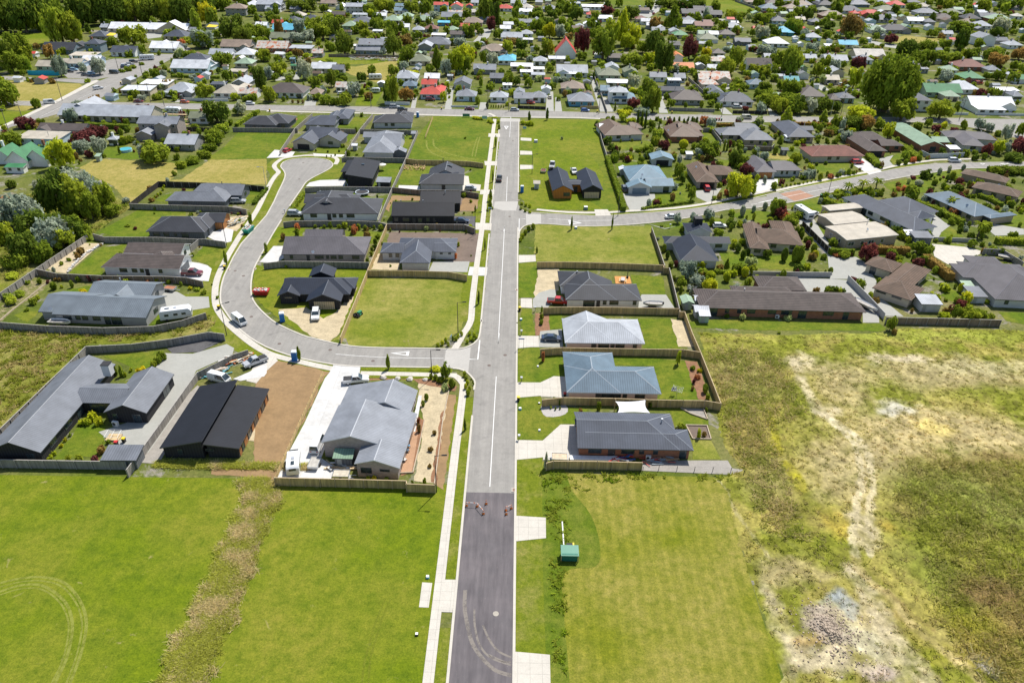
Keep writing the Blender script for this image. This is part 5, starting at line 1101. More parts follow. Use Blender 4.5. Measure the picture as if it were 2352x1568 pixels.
# ================================================================= vegetation
LC=dict(g=(.27,.335,.034),d=(.155,.215,.03),y=(.50,.55,.035),f=(.60,.55,.03),r=(.20,.065,.06),o=(.42,.47,.36),b=(.36,.24,.07),l=(.38,.46,.045),c=(.07,.115,.03),w=(.50,.55,.22),k=(.55,.22,.09))
CN=dict(g='green',d='dark green',y='yellow-green',f='golden yellow',r='dark red',o='silvery',b='rusty brown',l='light green',c='blackish green',w='pale',k='orange-red')
LM={k:leafmat('leaves_'+CN[k].replace(' ','_').replace('-','_'),c=v,trans=.38,amp=.35,sc=.9) for k,v in LC.items()}
m_bark2=M('bark',(.16,.12,.085),.95,.25,3)
def leafcloud(n,lobes,size,seed,flat=.0):
 r=np.random.RandomState(seed); li=r.choice(len(lobes),n,p=np.array([l[3]**2 for l in lobes])/sum(l[3]**2 for l in lobes)); L=np.array(lobes)
 d=r.normal(size=(n,3)); d/=np.linalg.norm(d,axis=1)[:,None]; rad=(r.rand(n,1)**.35)
 c=L[li,:3]+d*L[li,3:4]*rad*(1+.12*r.normal(size=(n,1)))
 nrm=d*.9+r.normal(size=(n,3))*.6+np.array([0,0,.35]); nrm/=np.linalg.norm(nrm,axis=1)[:,None]
 u=np.cross(nrm,r.normal(size=(n,3))); u/=np.linalg.norm(u,axis=1)[:,None]; v=np.cross(nrm,u); s=size*(.6+.8*r.rand(n,1)); u*=s; v*=s*.8
 return np.stack([c-u-v*.4,c+v*-1,c+u-v*.3,c+v],1)
def quads_mesh(name,V,mat,extra=None):
 N=len(V); me=bpy.data.meshes.new(name); me.vertices.add(N*4); me.vertices.foreach_set('co',V.reshape(-1).astype(np.float32)); me.loops.add(N*4); me.loops.foreach_set('vertex_index',np.arange(N*4,dtype=np.int32)); me.polygons.add(N)
 me.polygons.foreach_set('loop_start',np.arange(0,N*4,4,dtype=np.int32)); me.polygons.foreach_set('loop_total',np.full(N,4,dtype=np.int32)); me.materials.append(mat); me.update(); return me
def lobes_for(shape,seed):
 r=random.Random(seed); L=[]
 if shape=='b':
  L.append((0,0,.52,.5))
  for i in range(13):
   a=i*2.4+r.random(); z=r.uniform(.22,.85); q=.62*math.sqrt(max(.05,1-((z-.45)/.55)**2)); L.append((q*math.cos(a),q*math.sin(a),z,r.uniform(.2,.38)))
 elif shape=='t':
  L.append((0,0,.4,.38))
  for i in range(14):
   z=.12+.80*i/13; q=.42*math.sin(min(1,z*1.15)*math.pi)**.7*r.uniform(.5,1.1) if z<.86 else .08; a=i*2.4; L.append((q*math.cos(a),q*math.sin(a),z,r.uniform(.22,.34)*(1.05-z*.6)*1.2))
 elif shape=='c':
  for i in range(14): z=.04+.9*i/13; L.append((0,0,z,.95*(1-z)**.55*.9+.1))
 elif shape=='y':
  for i in range(30):
   z=.10+.86*i/29; q=(1-z)*.85; a=i*2.4; L.append((q*math.cos(a)*.7,q*math.sin(a)*.7,z,.10+.22*(1-z)))
 elif shape=='s': L.append((0,0,.5,.52))
 elif shape=='u':   # loose shrub
  for i in range(8): a=i*2.4; q=r.uniform(.2,.62); L.append((q*math.cos(a),q*math.sin(a),r.uniform(.28,.62),r.uniform(.28,.45)))
 elif shape=='m':   # dome: wide old tree
  for i in range(44):
   u=-.7+1.68*(i+.5)/44; q=math.sqrt(max(0,1-u*u))*.80*r.uniform(.85,1.05); a=i*2.4; L.append((q*math.cos(a),q*math.sin(a),.45+u*.37,r.uniform(.14,.25)))
  L.append((0,0,.45,.6))
 return L
def crown_mesh(shape,lod,var,ck):
 key=('crown',shape,lod,var,ck)
 if key in CACHE: return CACHE[key]
 base=('cg',shape,lod,var)
 if base not in CACHE:
  n={0:150,1:520,2:1700,3:7000}[lod]; size={0:.24,1:.15,2:.085,3:.045}[lod]
  if shape in('c',): size*=1.2
  if shape=='s': size*=.75; n=int(n*.9)
  lb=lobes_for(shape,var*31+ord(shape)); V=leafcloud(n,lb,size,var*7+lod)
  if shape=='s':
   c=V.mean(1,keepdims=True); d=c-np.array([0,0,.5]); rr_=np.linalg.norm(d,axis=2,keepdims=True); V=V+d/rr_*(.48-rr_)*.85
  V[...,2]=np.clip(V[...,2],.0,1.12); CACHE[base]=V
 CACHE[key]=quads_mesh('crown',CACHE[base],LM[ck]); return CACHE[key]
def trunk_mesh(shape):
 k=('trunk',shape)
 if k in CACHE: return CACHE[k]
 b=MB(); b.cyl((0,0,0),(0,0,.5),.055,.04,7); b.cyl((0,0,.5),(0,0,.85),.04,.015,6)
 for i in range(6):
  a=i*1.1; z=.28+.07*i; b.cyl((0,0,z),(math.cos(a)*.45,math.sin(a)*.45,z+.32),.025,.008,5)
 CACHE[k]=b.mesh('trunk',[m_bark2]); return CACHE[k]
def palm_mesh():
 r=random.Random(2); b=MB()
 for i in range(26):
  a=i*2.4; e0=r.uniform(-.1,.9); p=Vector((0,0,0)); pts=[]; el=e0
  for s in range(6): pts.append(p.copy()); p=p+Vector((math.cos(a)*math.cos(el),math.sin(a)*math.cos(el),math.sin(el)))*.2; el-=.34
  for s in range(5):
   side=Vector((-math.sin(a),math.cos(a),0)); w0=.11*(1-abs(s-2)/4); w1=.11*(1-abs(s-1)/4.5)
   for sg in (1,-1): b.poly([pts[s],pts[s+1],pts[s+1]+side*sg*w1-Vector((0,0,.05)),pts[s]+side*sg*w0-Vector((0,0,.05))])
 return b.mesh('fronds',[LM['g']])
TREES=[]
def tree_at(x,y,h,w,shape,ck,dist,name=None,label=None,group=None,lift=None,lod=None):
 nm=name or ('palm_tree' if shape=='p' else ('shrub' if (h<2.6 or shape in'su') and shape!='c' else ('cypress_tree' if shape=='c' else ('conifer_tree' if shape=='y' else 'tree'))))
 TREES.append([None,x,y,h,w,shape,ck,label,group,nm])
def build_tree(q):
 _,x,y,h,w,shape,ck,label,group,nm=q; shrub=nm=='shrub'
 root=empty(nm,(x,y,0),R_.random()*6.28); q[0]=root
 if shape=='p':
  t=cpart('trunk',('ptr',),lambda:(lambda b:(b.cyl((0,0,0),(0,0,1),.06,.04,8),b.mesh('trunk',[m_bark2]))[1])(MB()),root); t.scale=(3.5,3.5,h*.78)
  c=cpart('fronds',('pfr',),palm_mesh,root,(0,0,h*.76)); c.scale=(w*.62,)*3; return root
 px=pixscale(Vector((x,y,0)))*max(w,h*.7); lod=0 if px<16 else (1 if px<34 else (2 if px<100 else 3))
 base=0.0 if shape in'usc' else h*(.06 if shape in'ym' else .12)
 c=obj('foliage' if shrub else 'crown',crown_mesh(shape,lod,R_.randrange(4 if lod<3 else 2),ck),root,(0,0,base))
 c.scale=(w/2,w/2,h-base); c.rotation_euler=(0,0,R_.random()*6.28)
 t=obj('stem' if shrub else 'trunk',trunk_mesh('x'),root); tw=w*.5 if shrub else max(.7,w*.9); t.scale=(tw,tw,h*.8)
def tr(t,lst,label=None,**k):
 for q in lst:
  x,yt,yb,w,shape,ck=q[:6]; g=G(t,x,yb); px,py=P(t,x,yt); h=height_at(g,py); h=max(.5,min(h,32)); ps=pixscale(g); kk=K if t[0] in 'abcd' else 1
  tree_at(g.x,g.y,h,w*kk/ps,shape,ck,g.y,label=(q[6] if len(q)>6 else label),**k)
def hedge(label,pts,w=1.2,h=1.6,ck='g',zt=None):
 q=[G(*p,h if zt is None else zt) for p in pts];
 for v in q: v.z=0
 L=sum((b-a).length for a,b in zip(q[:-1],q[1:])); n=int(min(9000,max(300,L*(w+2*h)*9))); r=np.random.RandomState(int(L*10)%1000)
 seg=np.cumsum([0]+[(b-a).length for a,b in zip(q[:-1],q[1:])]); s=r.rand(n)*L; i=np.clip(np.searchsorted(seg,s)-1,0,len(q)-2)
 A=np.array([[v.x,v.y,0] for v in q]); f=((s-seg[i])/(seg[i+1]-seg[i]))[:,None]; D=A[i+1]-A[i]; D/=np.linalg.norm(D,axis=1)[:,None]; Nn=np.stack([-D[:,1],D[:,0],D[:,2]],1)
 u=r.rand(n)*(w+2*h); side=np.where(u<w,u-w/2,np.where(u<w+h,-w/2,w/2)); z=np.where(u<w,h,np.where(u<w+h,u-w,u-w-h)); wob=.12*np.sin(s*2.1)+.08*r.normal(size=n)
 c=A[i]+(A[i+1]-A[i])*f+Nn*(side+np.sign(side)*wob*(u>w))[:,None]; c[:,2]=z+wob*(u<w); nr=np.where((u<w)[:,None],np.array([[0,0,1.]]),Nn*np.sign(side)[:,None])+r.normal(size=(n,3))*.55; nr/=np.linalg.norm(nr,axis=1)[:,None]
 uu=np.cross(nr,r.normal(size=(n,3))); uu/=np.linalg.norm(uu,axis=1)[:,None]; vv=np.cross(nr,uu); sz=(.13+.13*r.rand(n))[:,None]; c0=A[0].copy(); c-=c0
 root=empty('hedge',q[0]); tag(root,label,'hedge'); me=quads_mesh('foliage',np.stack([c-uu*sz,c-vv*sz,c+uu*sz,c+vv*sz],1),LM[ck]); obj('foliage',me,root)
 b=MB()
 for a,c_ in zip(q[:-1],q[1:]):
  d=(c_-a); l=d.length; d/=l; m_=(a+c_)/2-q[0]; b.obox((m_.x,m_.y),(d.x,d.y),l/2,w/2-.12,0,h-.12)
 b.build('branches',LM['d' if ck!='b' else 'b'],root); return root
# ================================================================= suburb beyond the cross street
FAR=[]
def fh(t,x1,y,x2,roof,wall,typ='h',d=None,st=1,style='fine',pitch=24,label=None,white=None,e=None):
 e=e or (2.5 if st==1 else 5.2); dx=x2-x1; A=G(t,x1,y,e); B=G(t,x2,y+.02*dx,e); w=(B-A).length
 if w>26 and typ!='g': w=26
 if d is None: d=(max(8.5,w*.95) if typ=='h' else max(7.5,w*.7)) if typ!='m' else w*.6
 d=min(d,13)
 if st==1 and t[0]=='a' and typ in'hg' and pitch==24: pitch=27
 if typ=='f': d=min(w*1.3,14)
 HSEED[0]+=1; rr=random.Random(HSEED[0]); ang=math.atan2(B.y-A.y,B.x-A.x)+rr.uniform(-.03,.03)
 root=empty('house',(A.x,A.y,0),ang); rm=MB(); wm=MB(); tp=math.tan(math.radians(pitch))
 if typ=='m':
  h0=e+.5; roof_solid(rm,[([(0,0,e),(w,0,e),(w,d,h0),(0,d,h0)],0)],.2); wm.box(.3,.3,0,w-.3,d-.3,e-.15)
 else:
  ax='y' if typ=='f' else 'x'; hp=typ=='h'; wing_roof(rm,0,w,0,d,e,tp,ax,hp,hp); wing_walls(wm,0,w,0,d,e,tp,ax,hp,hp,.5,0)
  if w>11 and typ!='f' and rr.random()<.6:   # a second wing breaks the outline
   ww=w*rr.uniform(.32,.45); xo=rr.choice((0.0,w-ww)); yo=-rr.uniform(.8,2.2) if rr.random()<.5 else d*.4
   ln=d*.6+ (2.0 if yo<0 else d*.4+2); hp2=hp and rr.random()<.7
   wing_roof(rm,xo,xo+ww,yo,yo+ln,e,tp,'y',hp2,hp2,.02); wing_walls(wm,xo,xo+ww,yo,yo+ln,e,tp,'y',hp2,hp2,.51,0)
 c=RC[roof]; ax_='z' if style=='tile' else None
 mats=[roofmat(roof,c,style,ax_ or 'x'),roofmat(roof,c,style,ax_ or 'y'),m_gutW if wall in('white','cream','lblue') else m_gut,m_soff,M('cap_'+roof,tuple(min(1,x*1.2+.01) for x in c),.5,.08)]
 rm.build('roof',mats,root); wm.build('wall',[wallmat(wall)],root)
 ins=.5 if typ!='m' else .3; n=max(2,int(w/3.5)); wt=(wall not in('white','cream','beige')) if white is None else white
 for i in range(n):
  k=rr.choice('wwws'); wd=rr.choice((1.0,1.6,2.1)); hh=1.2 if k=='w' else 2.05
  for z in ([0] if st==1 else [0,2.7]): opening(root,k if z==0 else 'w',wd,hh if z==0 else 1.2,(ins+(i+.5)/n*(w-2*ins),ins-.012,(.9 if k=='w' or z else .02)+z),0,wt)
 if rr.random()<.45 and typ!='m': b=MB(); b.box(-.35,-.35,-1.2,.35,.35,.8); b.box(-.4,-.4,.8,.4,.4,.9); b.build('chimney',[wallmat(rr.choice(['brick','grey','white'])),],root,(w*rr.uniform(.3,.7),d*.5+.4,e+d*.5*tp*.9+.4))
 elif rr.random()<.6: cpart('flue',('flf',),lambda:(lambda b:(b.cyl((0,0,-.8),(0,0,.8),.11,.11,6),b.mesh('flue',[m_steel]))[1])(MB()),root,(w*rr.uniform(.3,.7),d*.35,e+d*.3*tp))
 FOOT.append((Vector((A.x,A.y)),Vector((math.cos(ang),math.sin(ang))),Vector((-math.sin(ang),math.cos(ang))),0,w,0,d));
 FAR.append([root,A.x+w/2*math.cos(ang),A.y,roof,wall,typ,st,label]); return root
def many(t,txt,**k):
 for l in txt.strip().split(';'):
  p=l.split();
  if len(p)<5: continue
  kw=dict(k);
  if len(p)>6: kw['st']=int(p[6])
  if len(p)>7: kw['style']=p[7]
  fh(t,float(p[0]),float(p[1]),float(p[2]),p[3],p[4],p[5] if len(p)>5 else 'h',**kw)
many('a0','''950 252 1650 white cream g 1;875 243 945 lgrey grey g;1432 320 1640 steel cream h;1310 425 1560 white white g;965 460 1190 steel white g;730 388 878 steel blueg h 2;775 322 935 steel grey h;355 440 640 char blueg g;
305 585 520 beige green g;535 560 715 beige lblue g;712 530 880 white lblue g;600 490 830 cream lblue m;1805 225 1895 steel white f;1935 412 2205 tan grey g;1832 480 2040 lgrey white g;2060 482 2240 pale white h;1495 600 1830 pale lblue g;1560 545 1850 steel lblue h;2060 560 2220 lgreen cream h;
2010 632 2160 beige grey m;1230 740 1480 white cream m;1058 795 1320 pale cream m;1432 812 1705 lgrey grey h;1850 745 1985 steel dgrey m;2030 738 2190 lgrey grey f;1870 822 2110 beige white h;2095 825 2262 rust white g 1 rust;1978 75 2165 tan grey h 2;2155 45 2290 white white h;2245 225 2352 white lblue g;1660 275 1720 grey grey g;
1655 1042 1828 olive white g;500 1015 1330 lgrey beige g''')
many('a1','''-100 40 130 lgrey grey g 2;40 205 170 red white g;40 262 340 aqua beige g;20 335 230 olive cream g;-100 425 180 rust brick g 1 rust;190 425 395 lgrey cream m;395 470 495 rust grey g 1 rust;170 180 285 steel grey h;290 185 480 steel blueg h;200 80 300 grey grey g;-20 80 120 lgrey white g;200 140 330 beige green h;470 30 610 tan cream g;690 60 850 lgrey lgrey g 2;815 80 915 white white g;
750 130 885 lgrey white m;745 195 935 mgrey cream h;660 230 800 lgreen green h;570 130 690 dbrown brick g;950 140 1055 white white g;1030 180 1180 lgreen cream h;1170 145 1290 lgreen white h;1300 180 1450 lgreen cream h;1390 255 1515 redb white h;1280 265 1390 lgrey grey h;1160 240 1260 white white g;
1120 95 1250 lblue white g;1470 45 1600 red lblue g 2;1615 60 1725 red white f;1600 125 1750 rust grey g 1 rust;1755 55 1820 red blueg f;1800 110 1885 rust pink g;1505 200 1650 aqua blue m;1535 150 1720 grey cream g;1735 200 1905 tan beige h;1875 175 1960 lgrey white g;1725 285 1850 tan lblue h;1450 310 1580 white grey m;
1580 265 1690 lgreen white h;1615 305 1745 dbrown grey g;1360 385 1620 mgrey cream h;1330 410 1455 lgrey grey f;2050 75 2170 red white h;2230 70 2352 rust white h;2225 105 2352 white white g;2220 200 2352 grey lgrey g;2055 255 2155 white white g;2150 30 2290 lgrey white g;2235 300 2352 lgrey white h;2065 330 2260 lgrey white g;2260 350 2352 white grey m;
1970 410 2090 white white m;1885 450 2120 tan cream h;2030 535 2200 aqua white h;2150 585 2352 white cream m;2235 635 2352 white white m;1820 615 2025 grey grey g;1645 745 1800 mgrey lgrey f;1965 690 2090 mgrey dgrey g;1385 690 1525 white cream g;1255 540 1440 olive cream h;1590 670 1645 lgrey grey m;
780 445 1000 grey blueg g;805 395 1050 grey white g 2;1130 690 1330 lgrey white h;1195 760 1320 blue blue h;1360 745 1500 red white g;1348 832 1560 red lblue h;1665 848 1850 grey lblue h;1965 858 2130 lgrey white h;2178 868 2352 grey white g;2180 820 2280 grey white f;
385 605 605 pale cream g;570 615 680 mgrey grey g;-20 815 325 dbrown white h;365 830 480 tan beige h;600 770 700 rust white g 1 rust;2080 750 2165 white white m;760 405 830 white white m;930 275 1020 pale white m;0 295 60 green grey g;1800 25 1870 lgrey white g;600 60 690 white white f;2350 540 2480 lgrey white h;200 520 250 lblue blue m;205 580 262 vgreen green m;1130 55 1220 lblue white g;1310 40 1385 pale grey h''')
many('a2','''265 30 420 lgrey blue m;430 60 800 white white m;85 80 215 grey grey h;280 90 420 lgrey cream h;470 130 575 red white h;440 100 495 lgrey white g;570 165 700 white white g;375 235 450 lgrey white f;440 215 520 white white f;500 205 580 lgrey white f;905 170 1010 redb cream h;950 190 1060 pale white g;
1045 270 1165 grey white g;1310 120 1485 char dark g;1415 95 1590 char dark g;1505 130 1670 char dark g;1310 185 1440 grey white h;1295 210 1430 lgrey grey g;1425 228 1590 redb cream g;1500 205 1600 redb beige g;1700 245 1860 lgrey white h;1640 305 1790 dbrown grey h;1455 300 1570 lgreen white g;1550 305 1640 white white g;
1465 345 1635 olive white h;1240 310 1370 green cream h;1210 280 1305 lgrey white f;1780 370 1925 mgrey dgrey g;2065 385 2265 white white h;1940 260 2045 red red g;2105 185 2240 steel lblue h;2135 285 2300 aqua teal h;1880 20 2010 tan cream h;2010 75 2165 blue lgrey h;2060 30 2230 dbrown brick h;2220 75 2352 tan cream h;2215 20 2352 mgrey lgrey h;
1580 470 1700 dbrown cream h;1560 540 1690 rust white g 1 rust;1540 610 1645 pale white g;1905 745 2055 blue lblue h;1460 700 1745 rust cream g 1 rust;1485 745 1640 rust cream h 1 rust;1540 820 1690 mgrey white f;1645 895 1950 steel white h;1225 880 1510 dbrown grey h;1120 800 1350 char grey m;1028 680 1180 grey white g;1190 710 1310 pale blueg m 2;1250 690 1350 grey white g;
650 730 845 white cream m;570 665 775 olive green h;800 640 930 olive green f;640 600 760 lgrey white f;670 815 845 lgrey white h 2;695 870 910 lblue white h;590 800 675 lblue blue g;205 640 485 lgrey white g;245 650 390 white white m;245 780 455 tan grey h;310 895 545 grey blue h;-20 860 120 grey white h;70 790 160 pale white f;
135 520 305 pale cream m;650 510 800 dbrown dgrey g;-20 610 100 white white m;-20 660 105 lgrey cream m;90 530 125 white grey m;650 500 700 char grey f;1205 400 1300 char grey g;2180 640 2352 tan brick g;2215 715 2352 teal cream g;2040 510 2110 lgrey grey g;0 180 60 grey grey h;2352 40 2470 mgrey grey h''')
many('a3','''40 75 185 blue lgrey h;90 30 270 tan brick h;250 75 340 grey grey h;335 45 480 tan cream h;540 45 690 char grey h;540 90 645 olive cream h;480 15 590 blue lgrey h;730 95 930 steel lblue h;570 140 780 tan brick h;835 120 905 red cream h;820 40 1000 grey blueg h;920 130 1120 red brick h;1060 90 1240 olive brick h;1090 25 1200 lgrey white h;1170 45 1315 red white h;
1425 60 1535 beige cream h;1410 115 1600 grey lgrey h;1330 185 1480 white white g;1480 195 1580 mgrey grey h;1580 165 1750 dbrown cream h;1650 120 1820 olive brick h;1830 165 1980 char grey h;1970 150 2130 mgrey grey g;2060 170 2250 lgreen brick h;2270 145 2352 rust white h;2200 225 2300 green cream h;1040 175 1240 mgrey beige h;1105 265 1360 char grey h;960 240 1040 lgrey white g;
1075 240 1160 pale grey m;1000 265 1140 lgreen white h;1640 300 1735 lgrey white g;1965 340 2120 grey white f 2;2100 360 2220 mgrey grey g;2215 400 2352 lgrey white h;870 495 1140 rust cream g 1 corr;725 395 895 aqua cream g;605 405 725 white white m;440 330 570 lgrey lblue h;600 510 700 grey white h;600 535 810 lgrey white g;405 515 530 lgrey white g;885 530 1030 grey white h;
650 640 780 lgrey cream f;600 705 735 cream cream g;355 660 470 grey white f;370 600 455 green green f;1335 600 1450 dbrown grey g;1450 610 1520 grey grey m;1775 590 2030 redb brick h;1650 620 1780 lgreen white h;1820 690 2010 green brick h;1750 790 1975 pale white h;2040 620 2150 grey cream h;2275 700 2420 green white g;1490 815 1815 vgreen green g;1660 850 1795 lgreen cream h;
1310 885 1550 steel white h 2;720 865 870 mgrey lblue h;375 850 620 dbrown cream h;640 880 740 dbrown brick h;1890 935 2280 white white g;1950 965 2200 white white m;2130 800 2320 white grey m;2260 850 2352 grey white h;470 195 580 mgrey grey h;590 180 680 tan cream h;340 175 430 cream beige g;1820 205 1960 tan grey h;1930 230 2080 lgrey white h;2150 65 2352 dbrown grey h;1330 20 1440 mgrey cream h''')
# ---- left middle distance
fh('b0',318,205,745,'dbrown','grey','g',d=8); fh('b0',130,278,520,'beige','lblue','m',d=9); fh('b0',1180,250,1335,'grey','taupe','f'); fh('b0',935,290,1030,'lgrey','white','h',d=4); fh('b0',1440,330,1718,'lgrey','grey','g',d=11,style='corr')
fh('b0',205,470,420,'vgreen','white','f',pitch=40); fh('b0',30,480,250,'vgreen','white','f',pitch=40); fh('b0',-80,450,90,'vgreen','white','f',pitch=40); fh('b0',30,535,200,'vgreen','white','m',d=3,e=2.2)
sc=fh('b0',1200,150,1560,'grey','taupe','g',d=9,st=2,label='grey two storey house wrapped in scaffolding, upper left',style='corr'); fh('b0',1340,175,1480,'mgrey','taupe','f',st=2)
fh('c2',1300,735,1400,'pale','green','f',e=1.9,label='pale ribbed garden shed behind the boundary fence, left of the very long brick house') if False else None
fh('a2',190,470,380,'red','white','f',st=1,pitch=50,label='white steep gabled house with a bright red roof beyond the cross street',e=3.2)
fh('a2',1215,600,1425,'orange','white','g',label='white house with a bright orange roof beside the big dark tree',d=9); fh('a2',1220,500,1330,'orange','white','f',st=2)
fh('a2',1885,575,2110,'dbrown','white','g',st=2,d=8,pitch=38,label='white house with steep dark brown roof and a long white dormer')
def shed(label,t,x1,y,x2,roof='pale',wall='green',typ='f',d=None,e=2.0,**k):
 r=fh(t,x1,y,x2,roof,wall,typ,d=d,e=e,label=label,**k); r.name='garden_shed'; r['category']='shed'; FAR.pop(); tag(r,label,'shed');
 for c in list(r.children):
  if c.name.startswith(('flue','chimney','window','sliding')):
   for cc in list(c.children): bpy.data.objects.remove(cc)
   bpy.data.objects.remove(c)
 cpart('door',('sheddoor',),lambda:(lambda b:(b.box(-.4,-.05,0,.4,0,1.75),b.mesh('door',[M('shed_door',(.35,.37,.36),.5)]))[1])(MB()),r,(1.1,.28,0)); return r
shed('low dark green roofed shed along the brown fence behind the new timber row','c2',1318,795,1425,'lgreen','green','f'); shed('pale double gabled shed right of the dark green roofed shed','c2',1425,870,1560,'pale','lgrey','g',3.5)
shed('small pale flat shed nearest the paddock, below the garden sheds','c2',1465,905,1568,'pale','lgreen','m',2.2); shed('clear panelled glasshouse behind the garden sheds','c2',1425,770,1522,'pale','lgrey','g',3)
shed('dark grey lean-to shed in the courtyard corner of the dark brick house','d0',880,1118,1195,'mgrey','dgrey','m',3.6,2.2); shed('dark green slatted shed beside the silver-grey stepped gable house','d1',578,1100,758,'pgreen','dgrey','m',2.2,2.1)
shed('white garden shed beside the light blue roofed house','b2',758,560,830,'pale','lgrey','f'); shed('grey shed on the first brown roofed house side','b2',582,205,622,'white','lgrey','g'); shed('grey garden shed between back fences, middle of the upper right block','b2',1348,420,1412,'pale','lgrey','m',2.5)
shed('black slatted pergola shed with striped clear roof on the lawn','b1',960,665,1088,'grey','dark','m',4,2.1); shed('small white shed beside the ribbed silver-grey house','b1',745,345,800,'white','lgrey','g',2.5); shed('pale shed by the charcoal hipped house back fence','b1',1270,240,1315,'grey','grey','m',2.5)
shed('light green shed roof next to the back garden beds of the purple-grey house','c3',1835,660,1935,'lgreen','grey','m',3.5); shed('silver carport roof attached below the brown tiled cream house','c3',1450,800,1640,'lgrey','lgrey','m',4.5,2.3)
shed('flat white carport by the slate-blue house forecourt','c3',1320,190,1400,'white','white','m',3); shed('grey flat workshop below the slate-blue house','c3',1390,215,1560,'mgrey','dgrey','m',4,2.3)
shed('long grey lean-to roof beside the purple-grey house','c3',1900,735,2040,'mgrey','lgrey','m',5); shed('small blue roofed shed beside the curving garden path','b2',2190,385,2255,'steel','dgrey','g',3); shed('brown shed behind the grey curved fence','b3',1700,375,1800,'white','taupe','m',4,2.2)
shed('cream roofed site hut on the green section','b2',0,680,62,'cream','white','g',3); shed('narrow light green cabin with pale roof, second house row left','b0',828,440,876,'lgreen','lgreen','m',2.4)
# ================================================================= trees, shrubs and hedges : (x, ytop, ybase, width, shape, colour)
def trs(t,txt,**k):
 L=[]
 for l in txt.strip().split(';'):
  p=l.split()
  if len(p)>=6: L.append([float(p[0]),float(p[1]),float(p[2]),float(p[3]),p[4],p[5]])
 tr(t,L,**k)
trs('a0','''60 -40 280 300 m d;240 -20 290 260 b d;-100 -60 300 300 m d;420 -60 260 260 b d;350 40 280 200 b g;560 30 380 260 b g;660 100 390 200 b g;500 90 400 200 b l;740 -60 230 260 m d;900 -60 220 240 b d;1040 -50 210 260 m d;1200 -40 200 260 b g;1350 -40 200 240 b d;1480 -30 200 220 b g;1620 -40 200 240 m d;1440 60 190 130 b l;
1740 80 280 150 t l;1840 30 220 180 b f;1560 -20 190 150 b d;1700 -60 170 220 b d;1880 60 240 120 b g;820 110 200 180 u d;1300 90 190 160 u g;1000 90 190 180 u g;1160 100 195 150 u g;1190 235 405 270 b g;1000 330 430 150 b g;1800 270 420 230 b o;1790 285 425 210 b g;1680 320 380 200 u g;1600 340 400 90 u k;
180 300 560 250 b g;60 370 600 230 b d;230 370 560 180 b g;120 460 640 200 b g;230 480 640 140 b l;-60 380 640 200 b d;450 400 520 100 b b;570 410 480 70 u g;545 480 680 120 b o;740 550 640 80 b o;885 510 660 140 b o;1150 430 500 100 u g;1245 385 480 120 b g;60 700 930 260 m g;-60 720 930 200 b l;
320 860 955 90 u g;860 850 950 120 b b;690 880 950 140 u o;640 960 1080 130 b o;230 1020 1130 200 u r;360 1040 1110 90 u g;700 910 940 60 u r;1230 915 960 70 u r;1300 915 960 70 u r;1370 605 690 90 b g;1440 610 680 70 u o;1670 450 520 130 b g;1590 420 520 90 b w;1610 385 430 100 b o;1830 530 575 60 u g;1920 400 465 50 t g;
1960 460 580 220 b g;2010 610 720 110 b g;2300 600 800 130 b d;1820 740 870 190 b g;1430 740 790 60 b w;1480 705 770 90 b b;1200 790 860 90 u g;1250 830 890 100 u o;1400 830 880 90 u g;2180 830 890 90 u g;2250 820 885 60 u g;1920 900 1080 250 b d;2100 940 1010 100 b g;2130 900 1010 110 b o;2250 970 1020 70 u l;
2070 150 370 240 b d;2150 220 400 200 b d;2290 210 340 200 b g;1910 260 340 90 b g;2300 330 400 160 b g;1990 190 330 100 b l;2330 440 540 150 b g;1540 510 570 70 u g;2120 480 530 90 u g;2170 530 580 90 u g;1080 600 640 60 u g;1130 580 630 70 u g;1180 570 605 70 u g;1250 545 575 60 u g;840 460 520 70 u g''')
trs('b0','''560 300 545 260 b y;860 170 270 220 b r;760 220 330 230 b r;720 300 400 170 b o;900 275 430 150 b o;660 240 290 90 u g;1380 330 490 300 b g;1300 330 470 150 b o;1100 250 330 110 u g;1450 275 310 70 u g;1560 400 470 60 u g;1900 190 330 200 b g;1980 150 230 120 b l;1700 430 500 160 u g;1800 380 450 150 u g;1850 310 390 150 u g;1600 470 540 110 u g;1780 340 400 60 u o;
100 230 350 220 b g;30 270 380 120 u g;100 640 720 100 u d;340 640 720 110 u o;640 560 720 200 b o;560 600 980 330 b d;700 640 960 300 b g;870 640 900 240 m o;600 560 760 260 m o;780 590 800 180 b o;950 680 930 200 b g;820 760 1000 200 b g;680 820 980 220 b g;200 780 1080 380 m o;300 830 1090 260 b o;100 860 1090 230 m d;60 780 900 200 u k;-60 750 900 200 u k;
1110 800 850 90 u o;480 960 1170 300 b d;640 980 1176 260 b g;320 1010 1200 300 u g;1320 690 720 50 u b;1440 710 740 45 s y;1450 690 715 35 s y;1395 760 790 40 s y;1370 780 805 35 s y;1420 745 775 40 s y;1360 800 825 35 s y;1340 800 840 60 u b;1480 620 660 45 u o;1540 560 610 50 u g;2215 930 1045 60 t g;1000 860 960 180 b g;1060 350 420 40 t g;1130 1040 1060 60 u g''')
